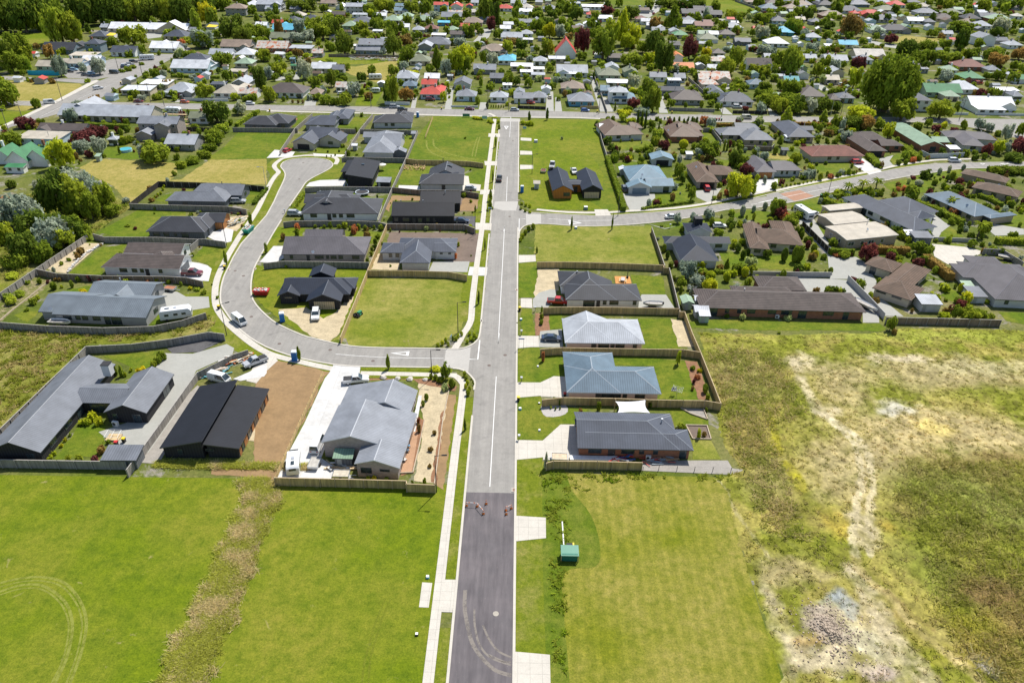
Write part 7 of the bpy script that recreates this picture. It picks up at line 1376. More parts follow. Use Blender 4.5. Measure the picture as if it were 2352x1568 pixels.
def car(label,t,x,y,heading,typ='sedan',colr='white',cat='car',group=None,scale=1,zb=0):
 """heading degrees: 0 = facing +Y (away), measured clockwise"""
 g=G(t,x,y); root=empty('parked_car' if cat=='car' else cat.replace(' ','_'),(g.x,g.y,zb+.05),math.radians(90-heading)); tag(root,label,cat,group); root.scale=(scale,)*3
 D=dict(sedan=(4.6,1.75,.62,[(-2.3,.30),(-2.3,.88),(-1.35,.98),(1.0,.94),(2.2,.78),(2.3,.35)],[(-1.75,.96),(-1.0,1.40),(.35,1.42),(1.2,.92)]),
      hatch=(4.1,1.7,.6,[(-2.05,.3),(-2.05,.95),(1.0,.95),(1.95,.8),(2.05,.35)],[(-1.95,.93),(-1.6,1.48),(.3,1.5),(1.15,.93)]),
      suv=(4.7,1.85,.7,[(-2.35,.38),(-2.35,1.08),(1.1,1.08),(2.25,.95),(2.35,.42)],[(-2.3,1.05),(-2.0,1.76),(.35,1.78),(1.1,1.05)]),
      ute=(5.3,1.88,.72,[(-2.65,.42),(-2.65,1.08),(1.45,1.10),(2.5,.98),(2.65,.45)],[(-.75,1.07),(-.6,1.76),(.55,1.78),(1.4,1.07)]),
      van=(4.7,1.75,.6,[(-2.35,.3),(-2.35,1.0),(2.2,1.0),(2.35,.35)],[(-2.33,.98),(-2.25,1.95),(1.3,1.96),(2.15,.98)]),
      truck=(5.6,2.0,.75,[(-2.8,.55),(-2.8,.95),(2.7,.95),(2.8,.45)],[(1.0,.93),(1.05,2.15),(2.3,2.15),(2.75,.93)]))[typ]
 L,W,wr,bp,cp=D; P_=paint(PC[colr],colr)
 def body():
  b=MB(); w=W/2
  secs=[(x_,z_) for x_,z_ in bp]
  lo=[(secs[0][0],-w,.28)];
  A=[(x_,-w,z_) for x_,z_ in bp]; B=[(x_,w,z_) for x_,z_ in bp]
  n=len(bp); i0=len(b.v); b.v+=A+B; b.f.append(tuple(i0+i for i in range(n))); b.m.append(0); b.f.append(tuple(i0+n+i for i in reversed(range(n)))); b.m.append(0)
  for i in range(n): j=(i+1)%n; b.f.append((i0+j,i0+i,i0+n+i,i0+n+j)); b.m.append(0)
  me=b.mesh('body',[P_]); return me
 o=cpart('body',('cb',typ,colr),body,root)
 if ('cbm',typ) not in CACHE: CACHE[('cbm',typ)]=1
 md=o.modifiers.new('bevel','BEVEL'); md.width=.09; md.segments=2
 def cab():
  b=MB(); w=W/2-.06; w2=W/2-.24; zr=cp[1][1]
  low=[(cp[0][0],-w,cp[0][1]),(cp[3][0],-w,cp[3][1]),(cp[3][0],w,cp[3][1]),(cp[0][0],w,cp[0][1])]; up=[(cp[1][0],-w2,cp[1][1]-.03),(cp[2][0],-w2,cp[2][1]-.03),(cp[2][0],w2,cp[2][1]-.03),(cp[1][0],w2,cp[1][1]-.03)]
  b.frus(low,up,0); return b.mesh('windows',[m_glass])
 cpart('windows',('cc',typ),cab,root)
 def roof():
  b=MB(); w2=W/2-.22; b.frus([(cp[1][0]-.03,-w2,cp[1][1]-.05),(cp[2][0]+.03,-w2,cp[2][1]-.05),(cp[2][0]+.03,w2,cp[2][1]-.05),(cp[1][0]-.03,w2,cp[1][1]-.05)],[(cp[1][0]+.05,-w2+.08,cp[1][1]+.02),(cp[2][0]-.08,-w2+.08,cp[2][1]+.02),(cp[2][0]-.08,w2-.08,cp[2][1]+.02),(cp[1][0]+.05,w2-.08,cp[1][1]+.02)],0)
  w=W/2-.05
  ks=[(cp[0],cp[1]),(cp[3],cp[2])]+([((cp[0][0]*.45+cp[3][0]*.55,cp[0][1]),(cp[1][0]*.45+cp[2][0]*.55,cp[1][1]))] if typ!='truck' else [])
  if typ=='van': ks+=[((cp[0][0]+1.4,cp[0][1]),(cp[1][0]+1.4,cp[1][1])),((cp[0][0]+.7,cp[0][1]),(cp[1][0]+.7,cp[1][1]))]
  for (a,c) in ks:
   for s in (1,-1): b.cyl((a[0],s*w,a[1]),(c[0],s*(w2+.01),c[1]-.03),.05,.045,5)
  if typ=='van':
   for s in (1,-1): b.frus([(-2.33,s*(w+.0),1.0),(-.4,s*w,1.0),(-.4,s*(w-.03),1.0),(-2.33,s*(w-.03),1.0)],[(-2.25,s*(w2+.02),1.95),(-.4,s*(w2+.02),1.95),(-.4,s*(w2-.02),1.95),(-2.25,s*(w2-.02),1.95)],0)
  return b.mesh('roof',[P_])
 cpart('roof',('cr',typ,colr),roof,root)
 for sx in (L*.31,-L*.30):
  for sy in (W/2-.13,-W/2+.13):
   wh=cpart('wheel',('wh',wr),lambda:(lambda b:(b.cyl((0,-.12,0),(0,.12,0),wr/2,wr/2,14),b.mesh('wheel',[m_tyre_r]))[1])(MB()),root,(sx,sy,wr/2));
   cpart('rim',('rim',wr),lambda:(lambda b:(b.cyl((0,-.14,0),(0,.14,0),wr*.3,wr*.3,10),b.mesh('rim',[m_steel]))[1])(MB()),wh)
 for sy in (W/2-.3,-W/2+.3):
  zh=bp[-2][1]-.2
  cpart('headlight',('hl',),lambda:(lambda b:(b.box(-.06,-.17,-.07,.06,.17,.07),b.mesh('headlight',[m_lamp]))[1])(MB()),root,(L/2-.03,sy,zh))
  cpart('tail_light',('tl',),lambda:(lambda b:(b.box(-.05,-.14,-.1,.05,.14,.1),b.mesh('tail_light',[m_red]))[1])(MB()),root,(-L/2+.02,sy,zh))
 if typ=='ute': cpart('tray',('tray',),lambda:(lambda b:(b.box(-2.5,-.8,1.06,-.85,.8,1.115),b.mesh('tray',[m_blk]))[1])(MB()),root)
 if typ=='truck': cpart('tray',('tray2',),lambda:(lambda b:(b.box(-2.8,-1,.96,.85,1,1.05),b.box(-2.8,-1,1.05,-2.74,1,1.4),b.box(-2.8,-1,1.05,.85,-.94,1.4),b.box(-2.8,.94,1.05,.85,1,1.4),b.mesh('tray',[m_steel]))[-1])(MB()),root)
 return root
def caravan(label,t,x,y,heading,L=5.5,W=2.3,Hh=2.5,cat='caravan',tow=True,bus=False):
 g=G(t,x,y); root=empty(cat.replace(' ','_'),(g.x,g.y,.05),math.radians(90-heading)); tag(root,label,cat); b=MB(); l=L/2; w=W/2
 prof=[(-l,.45),(-l+.1,Hh-.35),(-l+.5,Hh-.03),(l-.6,Hh-.03),(l-.1,Hh-.6 if not bus else Hh-.2),(l,.9),(l-.1,.45)]
 n=len(prof); b.v=[(x_,-w,z) for x_,z in prof]+[(x_,w,z) for x_,z in prof]; b.f=[tuple(range(n)),tuple(reversed(range(n,2*n)))]; b.m=[0,0]
 for i in range(n): j=(i+1)%n; b.f.append((j,i,n+i,n+j)); b.m.append(0)
 o=b.build('body',[paint(PC['white'],'white')],root); md=o.modifiers.new('bevel','BEVEL'); md.width=.12; md.segments=2
 for sx in ([-.28,.0,.25] if not bus else [-.36,-.2,-.04,.12,.28]):
  for s in (1,-1): bb=MB(); bb.box(-.45,-.02,0,.45,.02,.55); bb.build('window',m_glass,root,(sx*L,s*(w+.01),1.35))
 bb=MB(); bb.box(-.02,-.75,0,.02,.75,.6); bb.build('window',m_glass,root,(l-.02,0,1.25 if not bus else 1.2)); bb=MB(); bb.box(-.02,-.6,0,.02,.6,.5); bb.build('window',m_glass,root,(-l-.01,0,1.4))
 for sx in ((-.1,) if tow else (-.3,.33)):
  for s in (1,-1): cpart('wheel',('wh',.66),lambda:(lambda b:(b.cyl((0,-.12,0),(0,.12,0),.33,.33,14),b.mesh('wheel',[m_tyre_r]))[1])(MB()),root,(sx*L,s*(w-.1),.33))
 bb=MB(); bb.box(-.3,-.3,0,.3,.3,.12); bb.build('roof_vent',m_steel,root,(0,0,Hh-.03)); bb=MB(); bb.box(-.5,-.3,0,.5,.3,.05); bb.build('skylight',m_glass,root,(-L*.25,0,Hh-.03))
 if tow: bb=MB(); bb.cyl((l-.1,-.4,.45),(l+1,0,.45),.04,.04,5); bb.cyl((l-.1,.4,.45),(l+1,0,.45),.04,.04,5); bb.build('drawbar',m_blk,root)
 return root
car('white van driving round the bend of the loop road','c0',2115,965,135,'van')
car('silver ute with black tray cover on the concrete beside stacked building timber','d0',2255,270,228,'ute','silver',cat='ute')
car('dark blue sedan on the drive of the silver-white roofed house','d2',395,60,92,'sedan','navy')
car('dark ute driving away up the main road','b1',2052,650,2,'ute','black',cat='ute')
car('white four-wheel drive parked in front of the black unfinished house','c1',435,915,170,'suv')
car('silver wagon beside the trampoline house','b1',255,960,92,'suv','silver')
car('red small car parked at the head of the turning circle','b1',185,400,20,'hatch','red')
car('maroon ute parked by the striped tile house','c0',1700,545,90,'ute','maroon',cat='ute')
car('silver four-wheel drive on the drive of the house with yellow shrubs','b0',2105,850,85,'suv','silver')
car('red utility vehicle beside the fence of the charcoal roofed house','c2',215,795,95,'ute','red',cat='ute')
car('white sedan parked on the curving street','c2',1225,45,88,'sedan')
car('white car behind the blue-black roofed house','c2',1640,125,90,'hatch')
car('red car in front of the brown tiled house garage','b2',1525,735,0,'suv','red')
car('dark utility car beside the long clipped hedge','b2',800,735,0,'suv','grey')
car('white ute between the twin gabled house and the green lawn','b2',357,585,175,'ute','white',cat='ute')
car('small white truck left of the twin gabled house','b2',165,545,5,'truck','white',cat='truck')
car('red hatchback on the pale drive of the red-brown tiled house','b3',880,505,85,'suv','red')
car('white wagon driving on the curving street near the green roofed house','b3',1735,490,90,'suv','white')
car('white motor car beside the coach on the beige house drive','b3',490,970,40,'ute','white',cat='ute')
car('white van of a tradesman on building rubble beside the grey fence','d0',1940,420,110,'van','white')
car('green and white small truck beside the silver-grey stepped gable house','d1',452,1000,2,'van','white',cat='van')
car('white ute tucked behind the silver-grey stepped gable house','d1',790,430,80,'ute','white',cat='ute')
car('pale covered car by the solar panel house drive','b1',1800,735,90,'hatch','silver'); car('navy car behind the brown fence on the tarred parking','c1',1720,80,90,'sedan','navy')
for t,x,y,h,ty,c,l in [('a1',1130,955,90,'suv','silver','silver wagon parked on the cross street by the white fence'),('a1',1200,980,90,'suv','black','black car on the cross street just behind the charcoal hipped house'),('a1',1790,972,90,'sedan','maroon','dark red sedan on the cross street left of the junction'),('a1',2188,980,90,'hatch','silver','silver hatchback on the cross street at the junction'),
 ('a2',458,985,90,'hatch','blue','blue hatchback on the cross street right of the junction'),('a2',1880,1050,90,'van','cream','cream van on the cross street, right side'),('a0',870,790,40,'suv','white','white car driving on the long road, upper left'),('a0',440,915,70,'van','white','white van parked beside the dry field, upper left'),
 ('a0',1225,905,90,'sedan','maroon','dark red sedan on the cross street, upper left'),('a0',1632,912,90,'hatch','orange','orange hatchback on the cross street, upper left'),('a0',2210,925,90,'hatch','white','white hatchback on the cross street, left part'),('a0',1010,650,90,'van','black','black van at the car park corner'),
 ('a0',560,655,85,'hatch','grey','grey car nearest the blue fenced hall'),('a0',620,640,85,'hatch','black','black car in the car park beside the hall, second in row'),('a0',655,625,85,'hatch','skyblue','light blue car in the car park beside the hall'),('a0',700,605,85,'hatch','navy','navy car at the end of the hall car row'),
 ('a0',760,670,85,'sedan','grey','grey sedan under the car park tree'),('a0',810,660,85,'hatch','skyblue','light blue hatchback under the car park tree'),('a0',850,640,85,'suv','silver','silver car behind the light blue hatchback in the car park'),('a0',900,625,85,'hatch','white','white hatchback right of the car park tree'),
 ('a0',1110,590,60,'suv','white','white car in the row beside the bus'),('a0',1150,575,60,'hatch','silver','silver car in the row beside the bus'),('a0',1180,555,60,'suv','black','black car nearest the bus'),('a0',1100,600,60,'hatch','navy','navy car furthest from the bus in its row'),
 ('a1',1445,890,90,'suv','maroon','maroon car in front of the red roofed cottage'),('a1',1600,740,0,'suv','white','white car on the gravel drive beside the red roofed cottage'),('a1',290,650,20,'ute','blue','blue ute in a back yard, upper left'),('a1',1870,235,90,'suv','red','red car on the lane in the upper suburb'),
 ('a1',1930,205,0,'van','cream','cream van beside the tan roofed house, upper suburb'),('a1',1665,210,90,'van','white','white van by the lane entrance in the upper suburb'),('a1',2330,918,90,'hatch','red','red car behind the dark fence at the junction'),('a1',660,835,60,'hatch','white','white car half hidden in the garden, upper left centre'),
 ('a2',508,705,0,'suv','silver','silver car on the narrow drive beyond the cross street'),('a2',145,870,0,'hatch','cream','pale car at the side of the first house right of the junction'),('a2',330,515,90,'hatch','blue','blue car beside the steep red roofed house'),('a2',1690,765,90,'suv','silver','silver car beside the rusty roofed house'),
 ('a2',1800,955,90,'suv','white','white car in front of the white corner house'),('a2',1080,700,10,'van','white','white campervan beside the pale flat roofed house'),('a2',1730,400,80,'suv','white','white car on the lane in the upper right suburb'),
 ('a3',490,555,85,'hatch','red','red car beside the pale roofed house, upper right'),('a3',1950,745,80,'suv','red','red car in front of the green roofed brick house'),('a3',645,755,85,'sedan','black','black car beside the cream flat, upper right'),('a3',745,755,85,'hatch','white','white car beside the cream flat, upper right'),
 ('a0',1615,870,0,'van','grey','dark van by the white fence, upper left')]: car(l,t,x,y,h,ty,c,group='cars in the older suburb')
rr_=random.Random(11)
for i,(x,y) in enumerate([(2220,130),(2290,160),(2160,110)]): car(['white car in the yard at the top left of the suburb','black car in the yard at the top left of the suburb','silver car in the yard at the top left of the suburb'][i],'a0',x,y,70,'suv',['white','black','silver'][i])
for i,(x,y,c) in enumerate([(940,70,'white'),(990,75,'blue'),(1050,110,'white'),(1080,75,'silver'),(1060,130,'red'),(880,85,'black')]): car(f"{c} car in the top centre yard, {['second','third','fourth','fifth','sixth','first'][i]} from the left",'a2',x,y,20,'suv',c)
caravan('white motorhome parked behind the curved grey fence','c0',1565,925,72,7,2.4,2.8,'motorhome',tow=False)
caravan('white pop top caravan beside the new timber fence of the white yard','d1',245,1180,-12,5.2,2.2,2.1)
caravan('white coach on the drive of the beige flat roofed house','b3',400,970,165,8,2.4,2.9,'bus',tow=False,bus=True)
caravan('white bus parked by the long road, upper left','a0',1300,530,70,8,2.5,2.9,'bus',tow=False,bus=True)
caravan('large white caravan on the lawn beyond the cross street','a1',960,700,80,7,2.4,2.7); caravan('small white caravan on the lawn near the cross street pole','a1',965,820,85,4.2,2.1,2.4)
caravan('white caravan behind the white fence, upper left','a0',1490,860,90,6,2.3,2.6); caravan('white caravan near the cross street bend, upper left','b0',1535,60,95,7,2.4,2.7)
caravan('small white caravan at the left of the junk yard','a1',45,700,80,4.5,2.1,2.4); caravan('caravan beside the tan walled house on the cross street','b3',250,305,0,4,2,2.4)
caravan('caravan in front of the dark carport beyond the cross street','a2',1300,840,90,5.5,2.2,2.5)
# ================================================================= street furniture
def mbo(name,label,cat,t,x,y,parts,rz=0,group=None,z=0):
 g=G(t,x,y) if t!='w' else Vector((x,y,0)); root=empty(name,(g.x,g.y,z),rz); tag(root,label,cat,group)
 for pn,mat,fn in parts:
  b=MB(); fn(b); b.build(pn,mat,root)
 return root
BINY=M('bin_yellow',(.72,.52,.02),.5,.05); BINR=M('bin_red',(.5,.03,.03),.5,.05); BING=M('bin_green',(.02,.22,.08),.5,.05)
def bin_(label,t,x,y,lid=None,rz=0):
 lid=lid or BINY
 mbo('wheelie_bin',label,'bin',t,x,y,[('body',m_blk,lambda b:b.frus([(-.22,-.24,.06),(.22,-.24,.06),(.22,.24,.06),(-.22,.24,.06)],[(-.28,-.32,.95),(.28,-.32,.95),(.28,.32,.95),(-.28,.32,.95)])),
      ('lid',lid,lambda b:b.frus([(-.31,-.36,.95),(.31,-.36,.95),(.31,.36,.95),(-.31,.36,.95)],[(-.27,-.33,1.06),(.27,-.33,1.06),(.27,.3,1.08),(-.27,.3,1.08)])),('wheel',m_tyre_r,lambda b:b.cyl((-.25,.25,.1),(-.19,.25,.1),.1,.1,8)),('wheel',m_tyre_r,lambda b:b.cyl((.19,.25,.1),(.25,.25,.1),.1,.1,8))],rz)
for l,t,x,y in [('yellow lidded bin on the kerb by the blue roofed house drive','d2',103,595),('yellow lidded bin on the verge beside the maroon ute','c0',1983,492),('yellow lidded bin on the verge opposite the motorhome','c0',1932,845),('yellow lidded bin on the main road kerb above the silver roofed house','c1',2232,858),
  ('yellow lidded bin in the courtyard of the dark brick house','d0',1098,960),('yellow lidded bin in front of the red roofed cottage on the cross street','a1',1542,968),('yellow lidded bin at the left of the cross street','a1',28,985),('yellow lidded bin by the cross street drive, centre right','a2',1222,1003),('yellow lidded bin on the cross street kerb, far left','a0',1067,742),
  ('yellow lidded bin by the cross street pole','a2',563,995),('yellow lidded bin left of the cross street palm','a2',748,998)]: bin_(l,t,x,y)
bin_('red lidded bin in the courtyard of the dark brick house','d0',1032,990,BINR); bin_('red bin beside the drive of the blue roofed house','d2',512,560,BINR)
for l,t,x,y,c in [('green lidded bin at the kerb by the row of clipped cypresses','a2',1157,1055,BING),('yellow lidded bin next to the green one by the clipped cypresses','a2',1185,1055,BINY),('red lidded bin on the cross street, right group','a2',1615,1065,BINR),('dark red lidded bin in the middle of the right cross street group','a2',1638,1065,BINR),('green lidded bin at the end of the right cross street group','a2',1658,1067,BING),('green bin beside the red paved crossing','b3',558,800,BING),('yellow bin beside the red paved crossing','b3',590,795,BINY)]: bin_(l,t,x,y,c)
def lamp(label,t,x,y,h=8,ang=0,steel=False,arm=1.4,cat='street lamp'):
 ca,sa=math.cos(math.radians(ang)),math.sin(math.radians(ang)); mt=m_steel if steel else M('pole_dark',(.035,.035,.04),.5,.1)
 mbo('street_lamp',label,cat,t,x,y,[('pole',mt,lambda b:b.cyl((0,0,0),(0,0,h),.10,.06,8)),('arm',mt,lambda b:b.cyl((0,0,h-.1),(ca*arm,sa*arm,h+.1),.05,.04,6)),('lamp_head',mt,lambda b:b.cyl((ca*arm*.8,sa*arm*.8,h+.08),(ca*(arm+.6),sa*(arm+.6),h+.14),.12,.14,6))],group='street lamps')
lamp('street lamp on the corner planting opposite the give way triangle','d1',1458,398,7,0); lamp('street lamp beside the large green section in the loop','c1',1688,1055,8,0); lamp('street lamp at the lower corner of the timber fence by the footpath','d1',1498,1398,8,0)
lamp('street lamp leaning over the footpath at the loop bend','c0',2000,1075,8,25); lamp('street lamp by the lawn of the striped tile house','b0',2000,1225,7,0); lamp('street lamp right of the long clipped hedge','b2',745,965,8,0)
lamp('street lamp beside the brown tiled house drive','b2',1572,858,8,0); lamp('street lamp by the palm tree hedge','b3',620,785,8,0); lamp('street lamp near the top of the loop','b0',2348,710,7,200,True); lamp('street lamp on the tan soil at the black long house','c1',1840,190,7,0)
lamp('pale street lamp pole near the hedge beyond the cross street','a3',645,1020,8,0,True); lamp('street lamp on the green section near the site hut','b1',2340,590,7,0)
def upole(label,t,x,y,h=9,tall=True):
 mt=M('pole_wood',(.20,.17,.14),.9,.2)
 mbo('power_pole',label,'power pole',t,x,y,[('pole',mt,lambda b:b.cyl((0,0,0),(0,0,h),.15,.10,8)),('crossarm',mt,lambda b:(b.box(-1.1,-.06,h-.7,1.1,.06,h-.56))),('insulator',m_frameW,lambda b:[b.cyl((q,0,h-.56),(q,0,h-.36),.05,.05,6) for q in (-1,-.4,.4,1)])],group='power poles')
for l,t,x,y,h in [('power pole beside the dry field with the white van, upper left','a0',550,890,11),('power pole right of the long road by the hedge, upper left','a0',1257,670,10),('power pole at the upper end of the long road','a0',1545,510,9),('power pole left corner above the kerb, far left','b0',75,215,9),('power pole in front of the red garden of cross street, left','a0',1330,905,9),('power pole beside the orange hatchback','a0',1450,940,8),
  ('power pole on the lawn with the small caravan','a1',922,945,9),('power pole at the drive left of the junction','a1',1952,965,9),('power pole by the silver hatchback at the junction','a1',2135,985,7),('power pole beside the narrow drive right of the junction','a2',578,1005,9),('power pole before the white corner house','a2',1660,1030,10),('power pole by the big dark tree, left side','a3',735,1012,9),
  ('power pole before the white walled long house','a3',1782,1050,9),('power pole behind the white front wall, far right','a3',2165,865,8),('power pole in the car park hedge, upper left','a0',1050,640,10),('power pole at the dry field corner, upper left','a0',190,1025,5)]: upole(l,t,x,y,h)
def loo(label,t,x,y,rz=0):
 bm=M('loo_blue',(.03,.20,.55),.5,.08); mbo('portable_toilet',label,'portable toilet',t,x,y,[('cabin',bm,lambda b:b.box(-.55,-.55,.05,.55,.55,2.1)),('roof',M('loo_roof',(.62,.68,.72),.4,.05),lambda b:b.frus([(-.6,-.6,2.1),(.6,-.6,2.1),(.6,.6,2.1),(-.6,.6,2.1)],[(-.45,-.5,2.32),(.45,-.5,2.32),(.45,.5,2.32),(-.45,.5,2.32)])),('door',M('loo_door',(.02,.16,.46),.5,.05),lambda b:b.box(-.4,-.58,.12,.4,-.545,1.95)),('base',m_blk,lambda b:b.box(-.6,-.6,0,.6,.6,.06))],rz,group='portable toilets')
loo('blue portable toilet beside the loop road next to a street tree','d1',250,235,.1); loo('blue portable toilet beside the white four-wheel drive building site','c1',140,950,.35); loo('blue portable toilet on the cross street by the fenced dirt yard','a1',1333,1035,0)
loo('grey green portable toilet on the green section by the main road','b1',2252,755,0)
def skip(label,t,x,y,ang,c,nm):
 mt=M(nm,c,.5,.1);
 def body(b):
  b.frus([(-1.5,-.8,.15),(1.5,-.8,.15),(1.5,.8,.15),(-1.5,.8,.15)],[(-1.95,-.95,1.35),(1.95,-.95,1.35),(1.95,.95,1.35),(-1.95,.95,1.35)],0)
  for s in (-1,1): b.box(-1.98,s*.97-.05,1.25,1.98,s*.97+.05,1.4)
  for q in (-1,0,1): b.box(q-.05,-.98,.3,q+.05,-.9,1.3)
 def load(b):
  r=random.Random(4)
  for i in range(46): q=Vector((r.uniform(-1,1),r.uniform(-1,1),0)).normalized(); b.obox((r.uniform(-1.6,1.6),r.uniform(-.7,.7)),(q.x,q.y),r.uniform(.1,.4),r.uniform(.06,.2),1.3,1.36+r.random()*.3,i%3)
 root=mbo('skip_bin',label,'skip bin',t,x,y,[('bin',mt,body)],math.radians(ang)); b=MB(); load(b); b.build('waste',[M('waste_a',(.6,.55,.48),.9,.3),M('waste_b',(.35,.22,.15),.9,.3),M('waste_c',(.55,.57,.6),.9,.3)],root)
skip('red skip bin full of rubbish on the verge inside the loop','c0',2310,715,0,(.45,.02,.02),'skip_red'); skip('teal skip bin of rubble on the kerb by the timber gable house','c0',2195,165,80,(.02,.28,.2),'skip_teal')
m_cone=M('cone_orange',(.85,.22,.03),.5,.05)
def cone(label,x,y,stand=True):
 mbo('traffic_cone',label,'traffic cone','e',x,y,[('cone',m_cone,lambda b:b.cyl((0,0,.06),(0,0,.92),.21,.035,10)),('base',m_blk,lambda b:b.box(-.27,-.27,0,.27,.27,.06)),('reflective_band',m_frameW,lambda b:b.cyl((0,0,.48),(0,0,.66),.128,.088,10))],group='cones across the end of the road')
CX=[(515,200),(597,205),(667,185),(645,262),(822,265),(820,235),(862,220)]
for (x,y),l in zip(CX,['leftmost orange road cone, by the left kerb','orange road cone second from the left kerb','orange road cone furthest up the road, standing apart','orange road cone nearest the camera in the left group','orange road cone nearest the camera in the right group','orange road cone just behind the nearest right one','orange road cone against the right kerb']): cone(l,x,y)
def tape(label,a,c):
 A=G('e',*CX[a]);B=G('e',*CX[c]); d=B-A; root=empty('barrier_bar',A); tag(root,label,'barrier bar'); n=6
 for i in range(n):
  b=MB(); b.cyl(d*(i/n)+Vector((0,0,.85)),d*((i+1)/n)+Vector((0,0,.85)),.04,.04,6); b.build('band',m_cone if i%3==1 else m_frameW,root)
tape('striped bar between the leftmost and second road cones',0,1); tape('striped bar between the second and nearest left road cones',1,3); tape('striped bar across the right hand road cones',5,6)
gx=G('e',1312,628)
mbo('utility_box','small green ribbed shelter standing in the unmown grass','shelter','w',gx.x,gx.y+.8,[('wall',M('shelter_side',(.02,.16,.11),.6,.1),lambda b:b.box(-1.2,-.75,0,1.2,.75,1.45)),('roof',M('shelter_green',(.02,.19,.12),.45,.08),lambda b:b.frus([(-1.35,-.95,1.3),(1.35,-.95,1.3),(1.35,.95,1.6),(-1.35,.95,1.6)],[(-1.35,-.95,1.38),(1.35,-.95,1.38),(1.35,.95,1.68),(-1.35,.95,1.68)])),('post',m_tim,lambda b:b.box(1.25,-.9,0,1.35,-.8,1.3)),('post',m_tim,lambda b:b.box(-1.35,-.9,0,-1.25,-.8,1.3))])
a=G('e',1270,325);c_=G('e',1268,520); b=MB(); b.box(-.09,0,.05,.09,(c_-a).length*.5,.2); b.box(-.09,(c_-a).length*.53,.05,.09,(c_-a).length,.2); tag(b.build('pipe_length',M('pipe_white',(.7,.7,.68),.4),None,(c_.x,c_.y,0)),'white pipe lengths lying end to end above the green shelter','pipe')
mbo('wheelie_bin','black bin with a yellow lid lying on its side behind the green shelter','bin','e',1325,515,[('body',m_blk,lambda b:b.box(-.75,-.28,0,.2,.28,.55)),('lid',BINY,lambda b:b.box(.2,-.33,0,.42,.33,.62))])
def lbox(label,t,x,y): mbo('letterbox',label,'letterbox',t,x,y,[('post',m_blk,lambda b:b.box(-.05,-.05,0,.05,.05,1.0)),('box',m_steel,lambda b:(b.box(-.2,-.18,1.0,.2,.18,1.25),b.box(-.23,-.21,1.25,.23,.21,1.3)))],group='letterboxes')
for l,t,x,y in [('letterbox beside the brick house drive','d2',108,940),('letterbox beside the blue roofed house drive','d2',130,428),('letterbox by the drive of the silver-white roofed house','c1',2247,1072),('letterbox at the drive of the charcoal roofed white house','c2',15,865),('letterbox by the red hatchback drive','b3',910,568),('letterbox at the concrete strip of the solar panel house','b1',1360,655),('letterbox post beside the trampoline house drive','b1',160,940),('letterbox by the pale lamp of the curving street lawn','c2',1205,130)]: lbox(l,t,x,y)
def sbox(label,t,x,y,c=(.05,.35,.5),nm='marker_blue',s=.3): mbo('service_box',label,'service box',t,x,y,[('box',M(nm,c,.5,.05),lambda b:b.frus([(-s,-s,0),(s,-s,0),(s,s,0),(-s,s,0)],[(-s*.8,-s*.8,s*1.3),(s*.8,-s*.8,s*1.3),(s*.8,s*.8,s*1.3),(-s*.8,s*.8,s*1.3)])),('lid',m_frameW,lambda b:b.box(-s*.82,-s*.82,s*1.3,s*.82,s*.82,s*1.3+.04))])
sbox('bright blue service cover on the lawn below the rock garden level','d2',118,670); sbox('bright blue service cover above the silver-white roofed house','c1',2243,940); sbox('white service pillar on the lawn by the blue roofed house','d2',275,295,(.7,.7,.7),'marker_white',.22); sbox('white service pillar on the brick house lawn','d2',289,858,(.7,.7,.7),'marker_white',.22)
sbox('small black post light beside the rock garden','d2',287,620,(.03,.03,.03),'marker_black',.2); sbox('green utility box on the section beyond the side street','b2',462,905,(.12,.2,.16),'box_green',.7); sbox('grey utility cabinet on the green section near the cross street','b2',22,315,(.45,.47,.46),'box_grey',.75); sbox('small blue service marker left of the footpath','g',1985,575,(.2,.45,.6),'marker_light',.25)
sbox('black marker box in the left paddock near the footpath','e',130,1195,(.02,.02,.02),'marker_black',.22); sbox('grey service cabinet behind the first street tree of the side street','c2',375,135,(.3,.4,.45),'box_blue_grey',.45)
def disc(label,t,x,y,r,mat,name='manhole_cover'):
 g=G(t,x,y); b=MB(); b.cyl((0,0,.036),(0,0,.062),r,r,20); tag(b.build(name,mat,None,(g.x,g.y,0)),label,'manhole cover','manhole covers')
MHD=M('cast_iron',(.13,.10,.085),.8,.2); MHL=M('concrete_lid',(.36,.33,.28),.9,.1)
disc('pale round manhole cover in the new dark asphalt','e',742,1033,.42,MHL)
for l,t,x,y in [('manhole cover in the main road beside the give way line','d1',1962,283),('manhole cover in the main road above the give way line','d1',2103,192),('manhole cover in the side street near the portable toilet','d1',560,146),('manhole cover in the lower side street','d1',938,243),('manhole cover at the inner bend of the loop road','d1',113,92),('manhole cover in the loop road opposite the van','c0',2217,912),('manhole cover in the loop road by the red skip','c0',2148,552),('manhole cover in the loop road above the red skip','c0',2075,507),('manhole cover in the turning circle','b1',323,497),('manhole cover below the turning circle','b1',288,640),('manhole cover in the main road at the upper junction','b1',2143,970),('manhole cover in the upper main road','b1',2172,303)]: disc(l,t,x,y,.38,MHD)
for l,t,x,y in [('rusty drain grate on the right kerb at the asphalt joint','d1',2178,1382),('rusty drain grate on the right kerb beside the large green section','c1',2205,678),('drain grate on the right kerb of the upper main road','b1',2225,442),('drain grate on the right kerb at the paved threshold','b1',2218,828),('drain grate at the inner kerb of the loop opposite the bins','c0',2248,492),('drain grate beside the footpath of the loop bend','c0',2018,497)]:
 mbo('drain_grate',label:=l,'drain grate',t,x,y,[('frame',m_kerb,lambda b:b.box(-.35,-.5,.03,.35,.5,.128)),('grate',M('rust_iron',(.22,.09,.05),.9,.3),lambda b:[b.box(-.2,-.38+i*.16,.125,.2,-.3+i*.16,.15) for i in range(5)])],group='drain grates')
